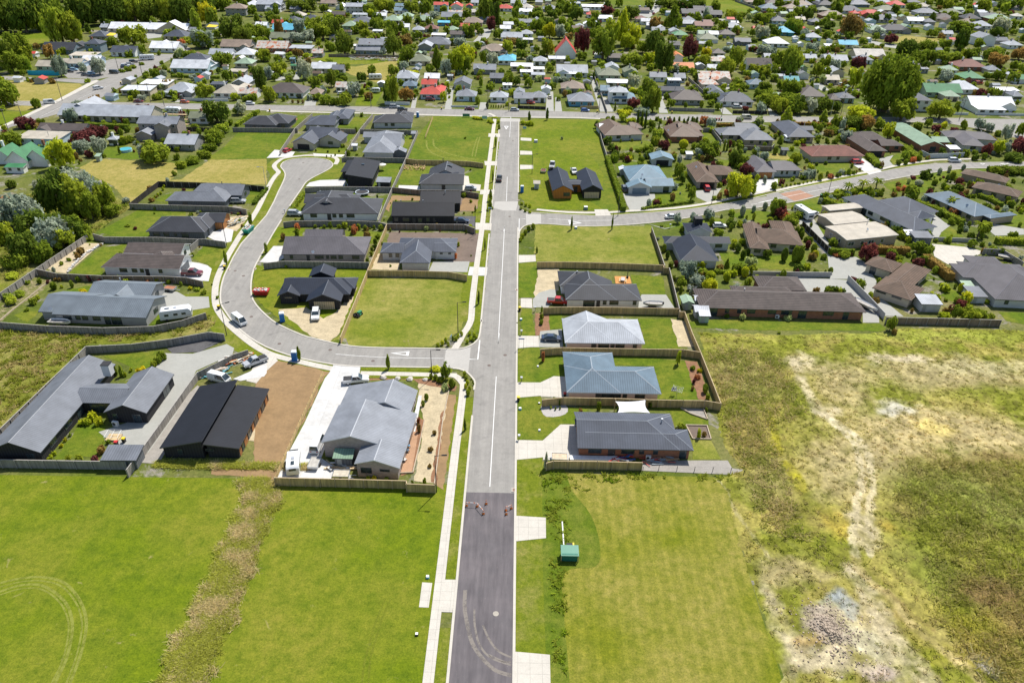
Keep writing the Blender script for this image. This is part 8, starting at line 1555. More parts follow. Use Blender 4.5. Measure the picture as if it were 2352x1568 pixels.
def sign(label,t,x,y,w,h,z,c,nm,rz=0,txt=None,tc=(.8,.8,.8)):
 r=mbo('sign',label,'sign',t,x,y,[('board',M(nm,c,.5,.05),lambda b:b.box(-w/2,-.03,z,w/2,.03,z+h)),('post',m_steel,lambda b:b.box(-w*.4-.04,.03,0,-w*.4+.04,.1,z+h)),('post',m_steel,lambda b:b.box(w*.4-.04,.03,0,w*.4+.04,.1,z+h))],rz)
sign('blue street name sign on the planted corner of the side street','d2',128,140,1.3,.25,2.6,(.05,.12,.4),'sign_blue'); sign('green notice board on the section by the cross street','b1',1760,95,3.2,1.2,.4,(.06,.2,.12),'sign_green'); sign('white and green sale board by the cross street footpath','b1',1922,120,2.2,1.3,.6,(.3,.5,.45),'sign_pale')
sign('small white estate sign board on the green section corner','b1',2275,205,1.5,1,.4,(.25,.4,.5),'sign_bluegrey'); sign('street name sign in the planting above the side street','b1',1970,960,1.2,.22,2.4,(.25,.45,.6),'sign_light',.0); sign('street name sign by the footpath planting at the lower junction','c1',1628,1165,1.1,.22,2.4,(.1,.25,.4),'sign_mid',1.3)
def sail():
 pts=[('d2',958,598,2.6),('d2',1228,585,2.9),('d2',1265,700,2.4),('d2',980,697,2.4)]; q=[G(t,x,y,z) for t,x,y,z in pts]; c=q[0].copy(); c.z=0; root=empty('shade_sail',c); tag(root,'white square shade sail stretched between posts behind the brick house','shade sail'); n=8; b=MB()
 V={}
 for i in range(n+1):
  for j in range(n+1):
   u,v=i/n,j/n; pu=.5+(u-.5)*(1-.32*4*v*(1-v)*.5); pv=.5+(v-.5)*(1-.32*4*u*(1-u)*.5); p=q[0]*(1-pu)*(1-pv)+q[1]*pu*(1-pv)+q[2]*pu*pv+q[3]*(1-pu)*pv; V[i,j]=p-c-Vector((0,0,.3*math.sin(u*3.14)*math.sin(v*3.14)))
 for i in range(n):
  for j in range(n): b.poly([V[i,j],V[i,j+1],V[i+1,j+1],V[i+1,j]])
 o=b.build('canopy',M('sail_cloth',(.72,.72,.74),.8,.03),root); md=o.modifiers.new('s','SOLIDIFY'); md.thickness=.02
 for p in q[:2]: b=MB(); b.cyl((p.x-c.x,p.y-c.y,0),(p.x-c.x,p.y-c.y,3.2),.08,.08,8); b.build('post',m_tim,root)
sail()
mbo('trampoline','large round trampoline with pale rim on the lawn','trampoline','b1',843,775,[('mat',m_blk,lambda b:b.cyl((0,0,.85),(0,0,.87),2.0,2.0,28)),('rim',M('rim_blue',(.45,.5,.55),.6),lambda b:[b.cyl((2.15*math.cos(i*.2244),2.15*math.sin(i*.2244),.88),(2.15*math.cos((i+1)*.2244),2.15*math.sin((i+1)*.2244),.88),.17,.17,6) for i in range(28)])]+[('leg',m_steel,(lambda a:lambda b:b.cyl((2.1*math.cos(a),2.1*math.sin(a),0),(2.1*math.cos(a),2.1*math.sin(a),.85),.04,.04,6))(k*math.pi/3)) for k in range(6)])
mbo('patio_umbrella','pale patio umbrella beside the black box house','umbrella','b1',1022,560,[('canopy',M('umbrella_cloth',(.6,.6,.57),.8),lambda b:b.cyl((0,0,2.1),(0,0,2.6),1.5,.08,8)),('pole',m_steel,lambda b:b.cyl((0,0,0),(0,0,2.4),.04,.04,6))])
mbo('outdoor_table','grey outdoor table with benches on the orange deck','table','c2',788,600,[('tabletop',M('table_grey',(.42,.40,.38),.6),lambda b:b.box(-1.0,-.5,.72,1.0,.5,.78)),('bench',m_tim,lambda b:b.box(-1,-.95,.42,1,-.65,.47)),('bench',m_tim,lambda b:b.box(-1,.65,.42,1,.95,.47))]+[('leg',m_blk,(lambda x,y:lambda b:b.box(x-.04,y-.04,0,x+.04,y+.04,.72))(x,y)) for x in(-.9,.9) for y in (-.4,.4)],1.4)
mbo('outdoor_heater','tall black chimney heater on the orange deck','heater','c2',828,575,[('firebox',m_blk,lambda b:b.box(-.25,-.25,0,.25,.25,.7)),('flue',m_blk,lambda b:b.cyl((0,0,.7),(0,0,2.3),.09,.09,8))])
def hp(label,t,x,y,rz=0,s=1): mbo('heat_pump',label,'heat pump',t,x,y,[('case',M('appliance_white',(.7,.7,.68),.4,.05),lambda b:b.box(-.45*s,-.2*s,.08,.45*s,.2*s,.9*s)),('fan_grille',m_blk,lambda b:b.cyl((-.12*s,-.215*s,.5*s),(-.12*s,-.2*s,.5*s),.28*s,.28*s,16))],rz,group='outdoor heat pumps')
hp('white heat pump at the brick house rear wall','d2',1247,1110); hp('white heat pump in the courtyard of the dark brick house','d0',1025,815,-.2,1.2); hp('white heat pump by the very long brick house','c3',172,925); hp('white heat pump on the black long house wall','b1',1138,1022)
def stack(label,t,x,y,n,w,cols,seed,h=.5,cat='timber stack',name='timber_stack',ang=0,sz=(.3,1.4)):
 r=random.Random(seed); g=G(t,x,y); root=empty(name,(g.x,g.y,0),math.radians(ang)); tag(root,label,cat)
 b=MB()
 for i in range(n): a=r.gauss(0,.35); z=r.random()*h; b.obox((r.uniform(-w,w),r.uniform(-w*.45,w*.45)),(math.cos(a),math.sin(a)),r.uniform(*sz),r.uniform(.05,.2),z,z+r.uniform(.05,.18),i%len(cols))
 b.build('load',[M('stack_'+str(c).replace('.','').replace(',','').replace(' ','')[1:-1],c,.85,.2) for c in cols],root)
WDC=[(.55,.42,.25),(.42,.30,.17),(.62,.6,.55)]
stack('stacked building timber and offcuts along the grey fence by the silver ute','d0',2080,240,60,3.2,WDC+[(.55,.15,.05)],1,.7,ang=28); stack('builder equipment and ladders beside the tradesman van','d0',1880,360,40,3,[(.6,.6,.6),(.1,.3,.35),(.5,.4,.3)],2,.5,ang=25)
stack('row of stored timber behind the dark slatted shed','d1',665,1180,26,2.4,WDC,3,.4); stack('heap of split firewood on the lawn below the green section','b1',1295,548,120,4.2,[(.62,.42,.22),(.5,.32,.16)],4,.9,'firewood heap','firewood_heap',sz=(.1,.3));
stack('long junk heap in the yard beyond the cross street, left part','a1',860,525,90,8,[(.6,.58,.55),(.35,.2,.13),(.2,.2,.22),(.7,.7,.7)],5,1.3,'junk heap','junk_heap'); stack('round junk heap in the yard beyond the cross street, right part','a1',1070,535,80,5.5,[(.6,.55,.5),(.4,.25,.15),(.7,.7,.7)],6,1.4,'junk heap','junk_heap'); stack('scattered debris beside the rusty shed, upper left','a1',360,515,40,5,[(.6,.58,.55),(.4,.2,.12)],7,.6,'junk heap','junk_heap')
stack('packed building materials and frames beside the timber gable house','b0',2070,1030,40,3,[(.7,.68,.6),(.55,.42,.25),(.35,.4,.42)],8,1.2,'building materials','building_materials',ang=60); stack('low pallet of boards on the charcoal house lot','b0',2085,938,14,1.3,[(.55,.42,.25)],9,.35)
stack('household items and benches on the gravel behind the brick house','d2',1340,1120,26,2.6,[(.4,.25,.14),(.3,.35,.38),(.5,.08,.06)],10,.5,'garden clutter','garden_clutter'); stack('laundry bins and clutter in the shade of the brick house','d2',1010,1112,22,1.6,[(.5,.05,.05),(.05,.12,.35),(.6,.6,.6)],12,.7,'garden clutter','garden_clutter')
def trailer(label,t,x,y,h,load=(.42,.40,.36)):
 mbo('trailer',label,'trailer',t,x,y,[('tray',m_steel,lambda b:(b.box(-1.4,-.85,.45,1.4,.85,.52),b.box(-1.4,-.88,.5,1.4,-.83,.95),b.box(-1.4,.83,.5,1.4,.88,.95),b.box(-1.42,-.85,.5,-1.37,.85,.95),b.box(1.37,-.85,.5,1.42,.85,.95))),('load',M('load_%d'%int(load[0]*100),load,.9,.2),lambda b:b.box(-1.3,-.8,.52,1.3,.8,.85)),('drawbar',m_steel,lambda b:b.box(1.4,-.05,.4,2.6,.05,.5)),('wheel',m_tyre_r,lambda b:b.cyl((0,-1.08,.32),(0,-.9,.32),.32,.32,12)),('wheel',m_tyre_r,lambda b:b.cyl((0,.9,.32),(0,1.08,.32),.32,.32,12))],math.radians(90-h),group='trailers')
trailer('cage trailer with a grey load next to the pop top caravan','d1',425,1165,2); trailer('trailer with a pale ply load beside the brick house drive','d2',465,1115,-88,(.55,.45,.32)); trailer('rust red trailer on the motorhome house drive','c0',1505,680,100,(.35,.15,.08)); trailer('dark red trailer on the green section near the twin gabled house','b2',88,580,5,(.15,.05,.04)); trailer('flat trailer at the bottom fence of the white yard','d1',660,1265,90,(.5,.45,.36))
mbo('flat_trailer','long flat white panel lying beside the brick house wall','panel','d2',768,1118,[('panel',M('panel_white',(.72,.72,.72),.5),lambda b:b.box(-4.3,-.6,.1,4.3,.6,.6)),('frame',m_blk,lambda b:b.box(-4.2,-.5,0,4.2,.5,.1))])
def boat(label,t,x,y,h,c='white',L=4.8):
 def hull(b):
  sec=[(-L/2,.85,.25),(-L/4,.95,.15),(L/6,.9,.12),(L/3,.6,.2),(L/2,.05,.5)]
  for (x0,w0,z0),(x1,w1,z1) in zip(sec[:-1],sec[1:]):
   for s in (1,-1): b.poly([(x0,s*w0,.95),(x1,s*w1,.98),(x1,s*w1*.4,z1),(x0,s*w0*.4,z0)][::s]); b.poly([(x0,0,z0-.05),(x0,s*w0*.4,z0),(x1,s*w1*.4,z1),(x1,0,z1-.05)][::s])
   b.poly([(x0,-w0*.85,.7),(x1,-w1*.85,.75),(x1,w1*.85,.75),(x0,w0*.85,.7)],1)
  b.poly([(-L/2,-.85,.95),(-L/2,.85,.95),(-L/2,.35,.25),(-L/2,-.35,.25)])
 g=G(t,x,y); root=empty('boat',(g.x,g.y,.3),math.radians(90-h)); tag(root,label,'boat'); b=MB(); hull(b); b.build('hull',[paint(PC[c],c),M('boat_floor',(.35,.33,.3),.8)],root)
 b=MB(); b.box(-L/2-.3,-.15,.5,-L/2,.15,1.2); b.build('outboard_motor',m_blk,root); b=MB(); b.box(-1,-.7,-.25,1,.7,-.1); b.cyl((-.2,-.95,-.1),(-.2,-.8,-.1),.25,.25,10); b.cyl((-.2,.8,-.1),(-.2,.95,-.1),.25,.25,10); b.build('trailer',m_blk,root)
boat('pale inflatable boat on the concrete behind the charcoal roofed house','c2',1050,825,-88,'silver'); boat('white boat on the drive beside the very long brick house','c3',950,835,150,'white',6.5); boat('white boat beside the curved fence of the motorhome house','c0',540,985,92,'white',5); boat('boat on a trailer by the purple-grey house fence','c3',2205,415,120,'silver',5.2)
mbo('tractor','green ride-on mower parked by the post fence on the green section','mower','c1',805,905,[('body',M('mower_green',(.03,.22,.1),.4),lambda b:(b.box(-.35,.1,.4,.35,1.3,.95),b.box(-.6,.2,.25,.6,.9,.4))),('seat',m_blk,lambda b:(b.box(-.28,-.5,.6,.28,-.05,.72),b.box(-.28,-.6,.7,.28,-.5,1.15))),('deck',m_blk,lambda b:b.box(-.8,-.9,.2,.8,.1,.45))]+[('wheel',m_tyre_r,(lambda x,y,r:lambda b:b.cyl((x-.12,y,r),(x+.12,y,r),r,r,12))(x,y,r)) for x,y,r in ((-.6,-.5,.42),(.6,-.5,.42),(-.5,1.0,.27),(.5,1.0,.27))],-.45)
def lines(label,t,x,y):
 def f(b):
  for a in range(4):
   q=a*math.pi/2+.4; b.cyl((0,0,2),(1.5*math.cos(q),1.5*math.sin(q),2.3),.025,.02,5)
  for rr2 in (.6,1.0,1.4):
   for a in range(4): q=a*math.pi/2+.4; p=q+math.pi/2; b.cyl((rr2*math.cos(q),rr2*math.sin(q),2.0+rr2*.2),(rr2*math.cos(p),rr2*math.sin(p),2.0+rr2*.2),.012,.012,4)
 mbo('clothesline',label,'clothesline',t,x,y,[('pole',m_steel,lambda b:b.cyl((0,0,0),(0,0,2.1),.04,.04,6)),('arms',m_steel,f)],group='rotary clotheslines')
lines('rotary clothesline on the lawn behind the pale blue roofed house','d2',1495,570); lines('rotary clothesline in the garden above the sheds','c2',1390,725)
mbo('laundry','clothes hanging in a bundle on the clothesline','laundry','d2',1465,540,[('cloth',M('cloth_mixed',(.35,.38,.42),.9,.4,3),lambda b:[b.box(-.5+i*.2,-.3+(i%3)*.25,1.1,-.38+i*.2,-.27+(i%3)*.25,1.9) for i in range(6)]),('cloth',M('cloth_dark',(.08,.1,.14),.9),lambda b:[b.box(-.4+i*.25,-.1,.9,-.2+i*.25,-.06,1.8) for i in range(4)])])
mbo('rabbit_cage','wire garden cage with pale frame on the courtyard concrete','cage','d0',1008,925,[('frame',m_frameW,lambda b:[b.cyl(p,q,.035,.035,5) for p,q in [((-1.2,-.9,0),(-1.2,-.9,1)),((1.2,-.9,0),(1.2,-.9,1)),((-1.2,.9,0),(-1.2,.9,1.3)),((1.2,.9,0),(1.2,.9,1.3)),((-1.2,-.9,1),(1.2,-.9,1)),((-1.2,.9,1.3),(1.2,.9,1.3)),((-1.2,-.9,1),(-1.2,.9,1.3)),((1.2,-.9,1),(1.2,.9,1.3)),((0,-.9,1),(0,.9,1.3))]]),('planter',m_tim,lambda b:b.box(-1.2,-.9,0,1.2,.9,.35))])
def rock(label,t,x,y,s,c=(.5,.47,.42)):
 r=random.Random(int(x)); g=G(t,x,y); b=MB(); a=[(s*(.8+.4*r.random())*math.cos(i*1.047),s*(.7+.4*r.random())*math.sin(i*1.047),0) for i in range(6)]; u=[(p[0]*.55+r.uniform(-.1,.1)*s,p[1]*.55,s*(.6+.3*r.random())) for p in a]; m_=[(p[0]*1.02,p[1]*1.02,s*.35) for p in a]; b.frus(a,m_); b.frus(m_,u); tag(b.build('boulder',M('boulder_stone',c,.9,.25),None,(g.x,g.y,0)),label,'boulder','garden boulders')
for i,(x,y,s) in enumerate([(1028,395,.75),(1155,402,.7),(1265,408,.75),(1400,412,.6)]): rock(f'pale boulder {["first","second","third","fourth"][i]} from the left above the silver-grey stepped roof','d1',x,y,s)
b=MB(); r=random.Random(3); L_=[G('c0',*p) for p in ((905,270),(860,300),(780,345),(700,410),(640,470),(590,525))]
for a,c in zip(L_[:-1],L_[1:]):
 for i in range(16): p=a+(c-a)*(i/16)+Vector((r.uniform(-.3,.3),r.uniform(-.3,.3),0)); q=Vector((r.random()-.5,r.random()-.5,0)).normalized(); b.obox((p.x,p.y),(q.x,q.y),r.uniform(.15,.35),r.uniform(.12,.28),0,r.uniform(.2,.5),i%2)
tag(b.build('rock_edging',[M('rockA',(.62,.60,.56),.9,.2),M('rockB',(.42,.40,.38),.9,.2)]),'pale rock edging along the planting bed of the striped tile house','rock edging')
mbo('swimming_pool','round blue above ground pool on the lawn, upper left','pool','b0',1110,395,[('wall',M('pool_wall',(.35,.55,.6),.5),lambda b:b.cyl((0,0,0),(0,0,1.0),2.3,2.3,24)),('water',M('pool_water',(.04,.35,.42),.08),lambda b:b.cyl((0,0,.95),(0,0,1.02),2.15,2.15,24))])
for l,t,x1,y,x2,nm,c in [('yellow shade cloth beside the school building, left','a0',935,315,1000,'shade_yellow',(.7,.5,.03)),('yellow shade cloth beside the school building, right','a0',1820,240,1905,'shade_yellow',(.7,.5,.03))]:
 A=G(t,x1,y,3);B=G(t,x2,y,3); w=(B-A).length; mbo('shade_cloth',l,'shade cloth','w',A.x,A.y,[('cloth',M(nm,c,.8),lambda b:b.frus([(0,0,3),(w,0,3),(w,6,3.4),(0,6,3.8)],[(0,0,3.04),(w,0,3.04),(w,6,3.44),(0,6,3.84)])),('post',m_steel,lambda b:b.cyl((0,0,0),(0,0,3),.06,.06,6)),('post',m_steel,lambda b:b.cyl((w,0,0),(w,0,3),.06,.06,6)),('post',m_steel,lambda b:b.cyl((0,6,0),(0,6,3.8),.06,.06,6)),('post',m_steel,lambda b:b.cyl((w,6,0),(w,6,3.4),.06,.06,6))])
q=[G('a0',*p) for p in ((250,662),(530,668),(545,640))]; root=empty('wall',q[0]); tag(root,'bright blue fence around the pale hall, upper left','fence')
for a,c in zip(q[:-1],q[1:]): b=MB(); d=(c-a); l=d.length; d/=l; m_=(a+c)/2-q[0]; b.obox((m_.x,m_.y),(d.x,d.y),l/2,.05,0,2.2); b.build('panel',M('fence_cyan',(.02,.42,.62),.6,.08),root)
def scaff():
 g0=G('b0',1490,200); root=empty('scaffolding',g0); tag(root,'steel scaffolding round the grey two storey house, upper left','scaffolding')
 for i in range(6):
  for j in range(2): cpart('pole',('scp',),lambda:(lambda b:(b.cyl((0,0,0),(0,0,7),.05,.05,5),b.mesh('pole',[m_steel]))[1])(MB()),root,(i*1.9-1,j*1.2,0))
 for z in (2,4,6): b=MB(); b.box(-1,0,z,8.5,1.2,z+.08); b.build('plank',m_tim,root)
scaff()
b=None
pts=[G('d2',*p) for p in ((1200,1215),(1340,1205),(1500,1210),(1655,1215),(1815,1220),(1975,1225),(2090,1245))]; root=empty('wire_fence',pts[0]); tag(root,'thin post and wire fence below the grey gravel yard','fence')
for p in pts: cpart('post',('wp_',),lambda:(lambda b:(b.box(-.04,-.04,0,.04,.04,1.1),b.mesh('post',[m_blk]))[1])(MB()),root,p-pts[0])
for z in (.6,1.0):
 b=MB()
 for a,c in zip(pts[:-1],pts[1:]): b.cyl(a-pts[0]+Vector((0,0,z)),c-pts[0]+Vector((0,0,z)),.008,.008,3)
 b.build('wire',m_blk,root)
def edging(label,t,pts,c=(.40,.33,.24)):
 q=[G(t,*p) for p in pts]; root=empty('bed_edging',q[0]); tag(root,label,'garden edging')
 for a,c2 in zip(q[:-1],q[1:]): d=c2-a; l=d.length; d/=l; m_=(a+c2)/2-q[0]; b=MB(); b.obox((m_.x,m_.y),(d.x,d.y),l/2,.09,0,.28); b.build('board',M('edging_wood',c,.9,.15),root)
edging('timber edging of the square vegetable bed behind the brick house','d2',[(1580,812),(1765,816),(1802,936),(1640,932),(1580,812)]); edging('timber edging of the triangular bed behind the brick house','d2',[(1535,662),(1625,712),(1772,762),(1735,668)]); edging('pale timber retaining edge in the garden, far left','c0',[(0,950),(120,850),(380,645),(455,590)],(.55,.43,.25)); edging('white timber edge beside the footpath garden','d1',[(1608,505),(1555,760),(1505,1150),(1480,1330)],(.6,.57,.5)); edging('brick edge strip along the silver-grey house garden','d1',[(1392,768),(1345,1000),(1290,1230),(1180,1235)],(.42,.18,.08))
def chair(label,t,x,y,rz,c): mbo('outdoor_chair',label,'chair',t,x,y,[('seat',M('chair_'+str(int(c[2]*100)),c,.6),lambda b:b.box(-.3,-.3,.35,.3,.3,.45)),('backrest',M('chair_'+str(int(c[2]*100)),c,.6),lambda b:b.box(-.3,.25,.45,.3,.33,.95))]+[('leg',m_blk,(lambda x,y:lambda b:b.box(x-.03,y-.03,0,x+.03,y+.03,.35))(x,y)) for x in(-.25,.25) for y in (-.25,.25)],rz,z=.16)
chair('blue chair on the timber deck, upper one','d1',1250,1008,.5,(.1,.25,.4)); chair('blue-black chair on the timber deck, lower one','d1',1243,1048,2,(.06,.1,.15)); chair('pale chair at the bottom of the timber deck','d1',1218,1130,1,(.5,.5,.48))
# ================================================================= background planting + labels
def in_foot(x,y,m=.6):
 for org,ux,uy,x0,x1,y0,y1 in FOOT:
  dx=x-org.x; dy=y-org.y
  if dx*dx+dy*dy>2500: continue
  a=dx*ux.x+dy*ux.y; b=dx*uy.x+dy*uy.y
  if x0-m<a<x1+m and y0-m<b<y1+m: return True
 return False
KEEP=[w2('p',*a) for a in ((-60,345,0,303,130,263,208,240,281,198,403,130,440,112,425,106,281,164,221,190,39,274,-60,330),(-300,176,0,174,120,180,224,183,240,190,120,186,0,183,-300,180),
 (-300,226,0,230,234,234,612,240,846,244,1225,253,1381,258,1654,264,1895,268,2104,270,2352,273,2700,275,2700,350,2352,330,2286,306,2104,284,1641,283,1225,271,1003,264,612,256,0,256),
 (0,190,45,190,90,195,200,190,190,240,0,262,-200,262,-200,190),(0,75,112,75,115,105,0,110,-200,110),(1605,15,1630,0,1690,0,1750,32,1700,30),(2000,0,2150,0,2150,30,1990,32),(2020,95,2060,80,2170,90,2150,108,2060,104),
 (225,75,385,70,380,95,340,140,270,175,150,178,170,150,240,110),(760,150,800,135,930,135,915,180,800,195),(1390,0,1480,0,1500,12,1400,14),(1082,95,1120,60,1135,60,1110,95))]
KEEP+=[w2('p',60,135,225,150,225,180,60,180)]+[w2('a1',*a) for a in ((690,580,1180,520,1180,670,1000,760,700,680),(1820,370,1860,330,1900,240,2010,240,1960,330,1900,370),(260,480,1180,490,1180,560,700,570,400,530))]
fx=[];rf=random.Random(99)
NG=fbm(*np.meshgrid(np.arange(1000)*4.-2000,np.arange(300)*4.,indexing='ij'),30,55)
def pin(x,y,P_):
 c=False
 for (x0,y0),(x1,y1) in zip(P_,P_[1:]+P_[:1]):
  if (y0>y)!=(y1>y) and x<(x1-x0)*(y-y0)/(y1-y0)+x0: c=not c
 return c
def bg(n,ylo,yhi,cols,hr,shapes='bbbu'):
 k=0;tries=0
 while k<n and tries<n*14:
  tries+=1; px=rf.uniform(-80,2430); py=ylo+(yhi-ylo)*rf.random()**.8; g=G('p',px,py); x,y=g.x,g.y
  if in_foot(x,y): continue
  if any(pin(x,y,q) for q in KEEP): continue
  if NG[int(x/4+500)%1000,int(y/4)%300]<.36: continue
  h=rf.uniform(*hr)*(1.25 if py<40 else 1); fx.append((x,y,h,h*rf.uniform(.8,1.5),rf.choice(shapes),rf.choice(cols),0)); k+=1
bm=MB(); BM=[roofmat(k,RC[k],'fine','x') for k in('lgrey','white','grey','brown','red','lgreen','pale','mgrey')]+[wallmat(k) for k in('white','cream','grey','lblue','beige')]; nb=0
for _ in range(9000):
 if nb>=210: break
 px=rf.uniform(0,2352); py=-8+238*rf.random()**1.3; g=G('p',px,py); x,y=g.x,g.y
 if in_foot(x,y,5.5) or any(pin(x,y,q) for q in KEEP) or (px<640 and py<75) or any(abs(x-t[1])<t[4]*.35 and abs(y-t[2])<4 for t in TREES): continue
 big=py<75; w=rf.uniform(5,8.5) if big else rf.uniform(2.6,5.5); l=w*rf.uniform(.6,1); h=2.3 if not big else 2.7; ri=w*.22; an=rf.choice((0,1.57))+rf.uniform(-.15,.15); c,s=math.cos(an),math.sin(an); T_=lambda a,b,z:(x+a*c-b*s,y+a*s+b*c,z); rm_=rf.randrange(8); wm_=8+rf.randrange(5); a=w/2;b=l/2
 bm.frus([T_(-a,-b,0),T_(a,-b,0),T_(a,b,0),T_(-a,b,0)],[T_(-a,-b,h),T_(a,-b,h),T_(a,b,h),T_(-a,b,h)],wm_)
 a+=.35;b+=.35; e=h-.05
 bm.poly([T_(-a,-b,e),T_(a,-b,e),T_(a-.3,0,e+ri),T_(-a+.3,0,e+ri)],rm_); bm.poly([T_(a,b,e),T_(-a,b,e),T_(-a+.3,0,e+ri),T_(a-.3,0,e+ri)],rm_); bm.poly([T_(a,-b,e),T_(a,b,e),T_(a-.3,0,e+ri)],wm_); bm.poly([T_(-a,b,e),T_(-a,-b,e),T_(-a+.3,0,e+ri)],wm_); bm.poly([T_(-a,b,e),T_(a,b,e),T_(a,-b,e),T_(-a,-b,e)],wm_)
 FOOT.append((Vector((x,y)),Vector((c,s)),Vector((-s,c)),-a,a,-b,b)); nb+=1
tag(bm.build('background_outbuildings',BM),'mass of small back garden sheds and part hidden cottages between the suburban houses','buildings',None,'stuff')
bg(1150,-14,232,'gggggdlgoylbgr',(1.4,3.8)); bg(260,-16,90,'ggglddg',(4.5,8.5),'bbbt'); bg(300,-20,12,'gggddl',(6,12),'bbt')
def bgp(poly,n,hr):
 q=[(v.x,v.y) for v in (G('p',*p) for p in poly)]; xs=[p[0] for p in q]; ys=[p[1] for p in q]; k=0
 for _ in range(n*25):
  if k>=n: break
  x=rf.uniform(min(xs),max(xs)); y=rf.uniform(min(ys),max(ys))
  if not pin(x,y,q) or in_foot(x,y,.2): continue
  if any(pin(x,y,s[1]) and (s[0]!='lawn' or rf.random()<.93) for s in SHEETS): continue
  h=rf.uniform(*hr); fx.append((x,y,h,h*rf.uniform(.9,1.5),rf.choice('uubs'),rf.choice('gggldoybrg'),0)); k+=1
bgp(((1385,275),(2000,284),(2352,330),(2352,366),(2120,370),(1780,436),(1440,480),(1400,330)),330,(.8,2.8))
bgp(((1540,515),(1700,490),(2000,430),(2352,395),(2352,720),(2040,732),(1640,735),(1585,690)),330,(.7,2.6))
bgp(((0,250),(520,255),(540,290),(400,370),(250,420),(120,400),(0,330)),130,(.8,3.0))
bgp(((300,440),(620,430),(520,640),(480,760),(120,770),(100,640)),60,(.4,1.2)); bgp(((900,300),(1130,300),(1080,620),(640,620),(700,430)),50,(.4,1.2))
def size(tq):
 _,x,y,h,w=tq[:5]; px,py=proj(Vector((x,y,0))); vis=-60<px<2412 and py>-40
 return (pixscale(Vector((x,y,0)))**2*h*w) if vis else 0
drop=[]
for kinds in (('tree',),('shrub',)):
 L=sorted([q for q in TREES if q[9] in kinds],key=size,reverse=True)
 for q in L[290:]: drop.append(q)
dropset={id(q) for q in drop}
for q in drop:
 root,x,y,h,w,shape,ck=q[:7]; fx.append((x,y,h,w,shape,ck,1))
TREES=[q for q in TREES if id(q) not in dropset]
for q in TREES: build_tree(q)
acc=[];mi=[];ckl=list(LC); tb=MB()
for i,(x,y,h,w,shape,ck,keep) in enumerate(fx):
 px=pixscale(Vector((x,y,0)))*w; lod=0 if px<26 else 1
 base=('cg',shape,lod,i%4)
 if base not in CACHE: crown_mesh(shape,lod,i%4,ck)
 V=CACHE.get(base);
 if V is None: crown_mesh(shape,lod,i%4,'g'); V=CACHE[base]
 a=rf.random()*6.28; ca,sa=math.cos(a),math.sin(a); b0=h*.12 if shape in 'bt' and h>3 else 0
 W=np.empty_like(V); W[...,0]=(V[...,0]*ca-V[...,1]*sa)*w/2+x; W[...,1]=(V[...,0]*sa+V[...,1]*ca)*w/2+y; W[...,2]=V[...,2]*(h-b0)+b0
 acc.append(W); mi.append(np.full(len(V),ckl.index(ck),np.int32))
 if b0: tb.cyl((x,y,0),(x,y,h*.5),.18,.12,5,0,False)
allV=np.concatenate(acc); me=quads_mesh('background_foliage',allV,LM[ckl[0]])
for k in ckl[1:]: me.materials.append(LM[k])
me.polygons.foreach_set('material_index',np.concatenate(mi)); me.update()
tag(obj('background_foliage',me),'mass of garden trees and bushes filling the gaps between the suburban houses','foliage',None,'stuff')
tag(tb.build('background_trunks',m_bark2),'trunks under the garden tree mass of the older suburb','trunks',None,'stuff')
# ---- labels
ORD=['first','second','third','fourth','fifth','sixth','seventh','eighth','ninth','tenth','eleventh','twelfth','thirteenth','fourteenth','fifteenth','sixteenth','seventeenth','eighteenth','nineteenth','twentieth']+['twenty-'+q for q in ('first','second','third','fourth','fifth','sixth','seventh','eighth','ninth')]+['thirtieth']+['thirty-'+q for q in ('first','second','third','fourth','fifth')]
def zone(px,py):
 if py<28: b='along the top edge'
 elif py<75: b='in the upper suburb'
 elif py<140: b='in the middle of the suburb'
 elif py<262: b='beyond the cross street'
 elif px<560: b='left of the loop road'
 elif px<1180: b='inside the loop block' if py<800 else 'beside the lower junction'
 elif py<470: b='above the curving street'
 else: b='below the curving street'
 if py<262: c='left third' if px<784 else ('middle third' if px<1568 else 'right third')
 elif px>=1180: c='left part' if px<1500 else ('centre' if px<1850 else 'right part')
 else: c='upper part' if py<500 else 'lower part'
 return b,c
def assign(items):
 G_={}
 for it in items: G_.setdefault((it['desc'],)+it['zone'],[]).append(it)
 for k,L in G_.items():
  L.sort(key=lambda q:q['px'])
  for i,it in enumerate(L):
   d,b,c=k; r=('' if len(L)==1 else (ORD[min(i,len(ORD)-1)]+(' from left')+', '))
   tag(it['o'],f"{d}, {r}{b}, {c}",it['cat'],it.get('grp'))
SH=dict(b='bushy',t='tall',c='narrow upright',y='conical',s='clipped round',u='loose',m='huge domed',p='feathery')
its=[]
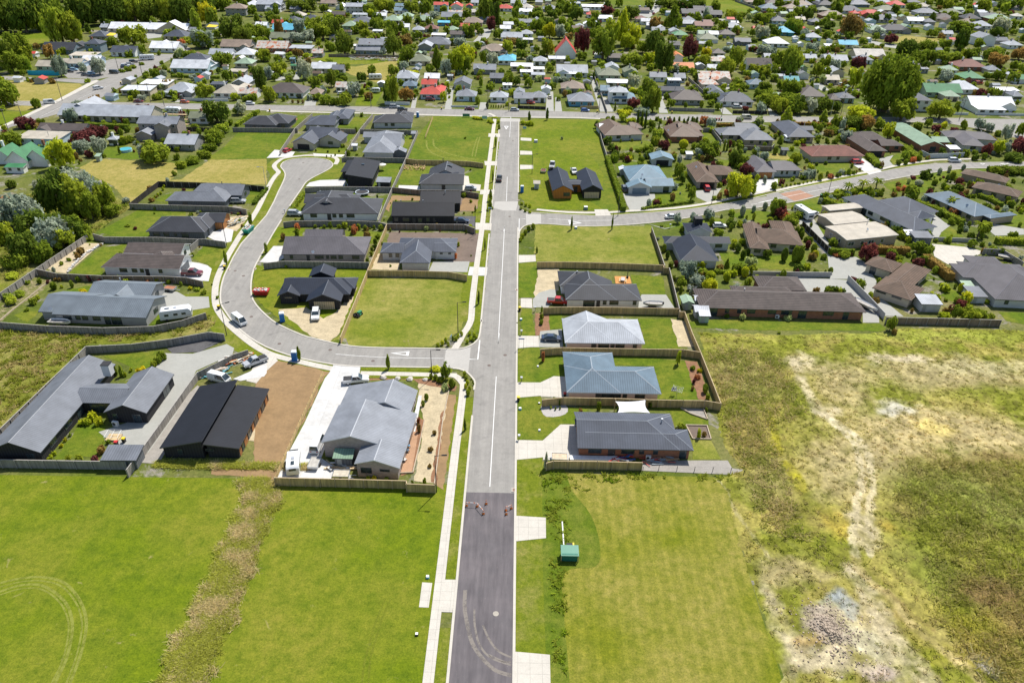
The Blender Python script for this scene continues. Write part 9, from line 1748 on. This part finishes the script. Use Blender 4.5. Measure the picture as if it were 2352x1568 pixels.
for root,x,y,h,w,shape,ck,label,group,nm in TREES:
 px,py=proj(Vector((x,y,0)))
 if label: tag(root,label,'tree'); continue
 big='big ' if h>11 else ('small ' if h<1.2 else ''); cat={'tree':'tree','shrub':'shrub','palm_tree':'palm','cypress_tree':'cypress','conifer_tree':'conifer'}[nm]
 its.append(dict(o=root,px=px,desc=f"{big}{SH[shape]} {CN[ck]} {cat}",zone=zone(px,py),cat=cat,grp={'tree':'trees of the district','shrub':'garden shrubs','palm':'palms beside the drive','cypress':'upright cypresses','conifer':'conical street trees'}[cat]))
assign(its)
RN=dict(char='charcoal',black='black',navy='blue-black',grey='grey',lgrey='light grey',mgrey='slate grey',white='white',pale='pale grey',blue='blue',steel='blue-grey',lblue='light blue',brown='brown',tan='tan',purple='purple-grey',dbrown='dark brown',redb='red-brown',green='green',lgreen='light green',pgreen='sage green',red='red',orange='orange',teal='teal',aqua='bright blue',cream='cream',beige='beige',rust='rust streaked',olive='olive',vgreen='vivid green')
WN=dict(white='white',pink='pink',grey='grey',lgrey='pale',dark='black',char='dark',brick='brick',cream='cream',tan='tan',blueg='blue-grey',lblue='pale blue',timber='timber',orange='orange',beige='beige',ply='ply',green='green',dgrey='dark grey',blue='blue',taupe='taupe',red='red',teal='teal',lgreen='light green')
its=[]
for root,x,y,roof,wall,typ,st,label in FAR:
 if label: tag(root,label,'house'); continue
 px,py=proj(Vector((x,y,0))); its.append(dict(o=root,px=px,desc=f"{RN[roof]} roofed {WN[wall]} {'two storey ' if st==2 else ''}house",zone=zone(px,py),cat='house',grp='houses of the older suburb'))
assign(its)
# ================================================================= light
w=bpy.data.worlds.new('World'); scene.world=w; w.use_nodes=True
nt=w.node_tree; bg=nt.nodes['Background']; sky=nt.nodes.new('ShaderNodeTexSky'); sky.sky_type='NISHITA'; sky.sun_disc=False
EL=math.radians(57); AZ=math.radians(30)
sky.sun_elevation=EL; sky.sun_rotation=AZ
nt.links.new(sky.outputs[0],bg.inputs[0]); bg.inputs[1].default_value=.10
sd=bpy.data.lights.new('sun','SUN'); sd.energy=4.8; sd.angle=math.radians(.53); sd.color=(1,.95,.87)
so=bpy.data.objects.new('sun',sd); col.objects.link(so)
sv=Vector((math.sin(AZ)*math.cos(EL),math.cos(AZ)*math.cos(EL),math.sin(EL)))
so.rotation_euler=sv.to_track_quat('Z','Y').to_euler(); so.location=(0,0,120)
scene.view_settings.view_transform='Standard'; scene.view_settings.look='None'; scene.view_settings.exposure=.40; scene.view_settings.gamma=1
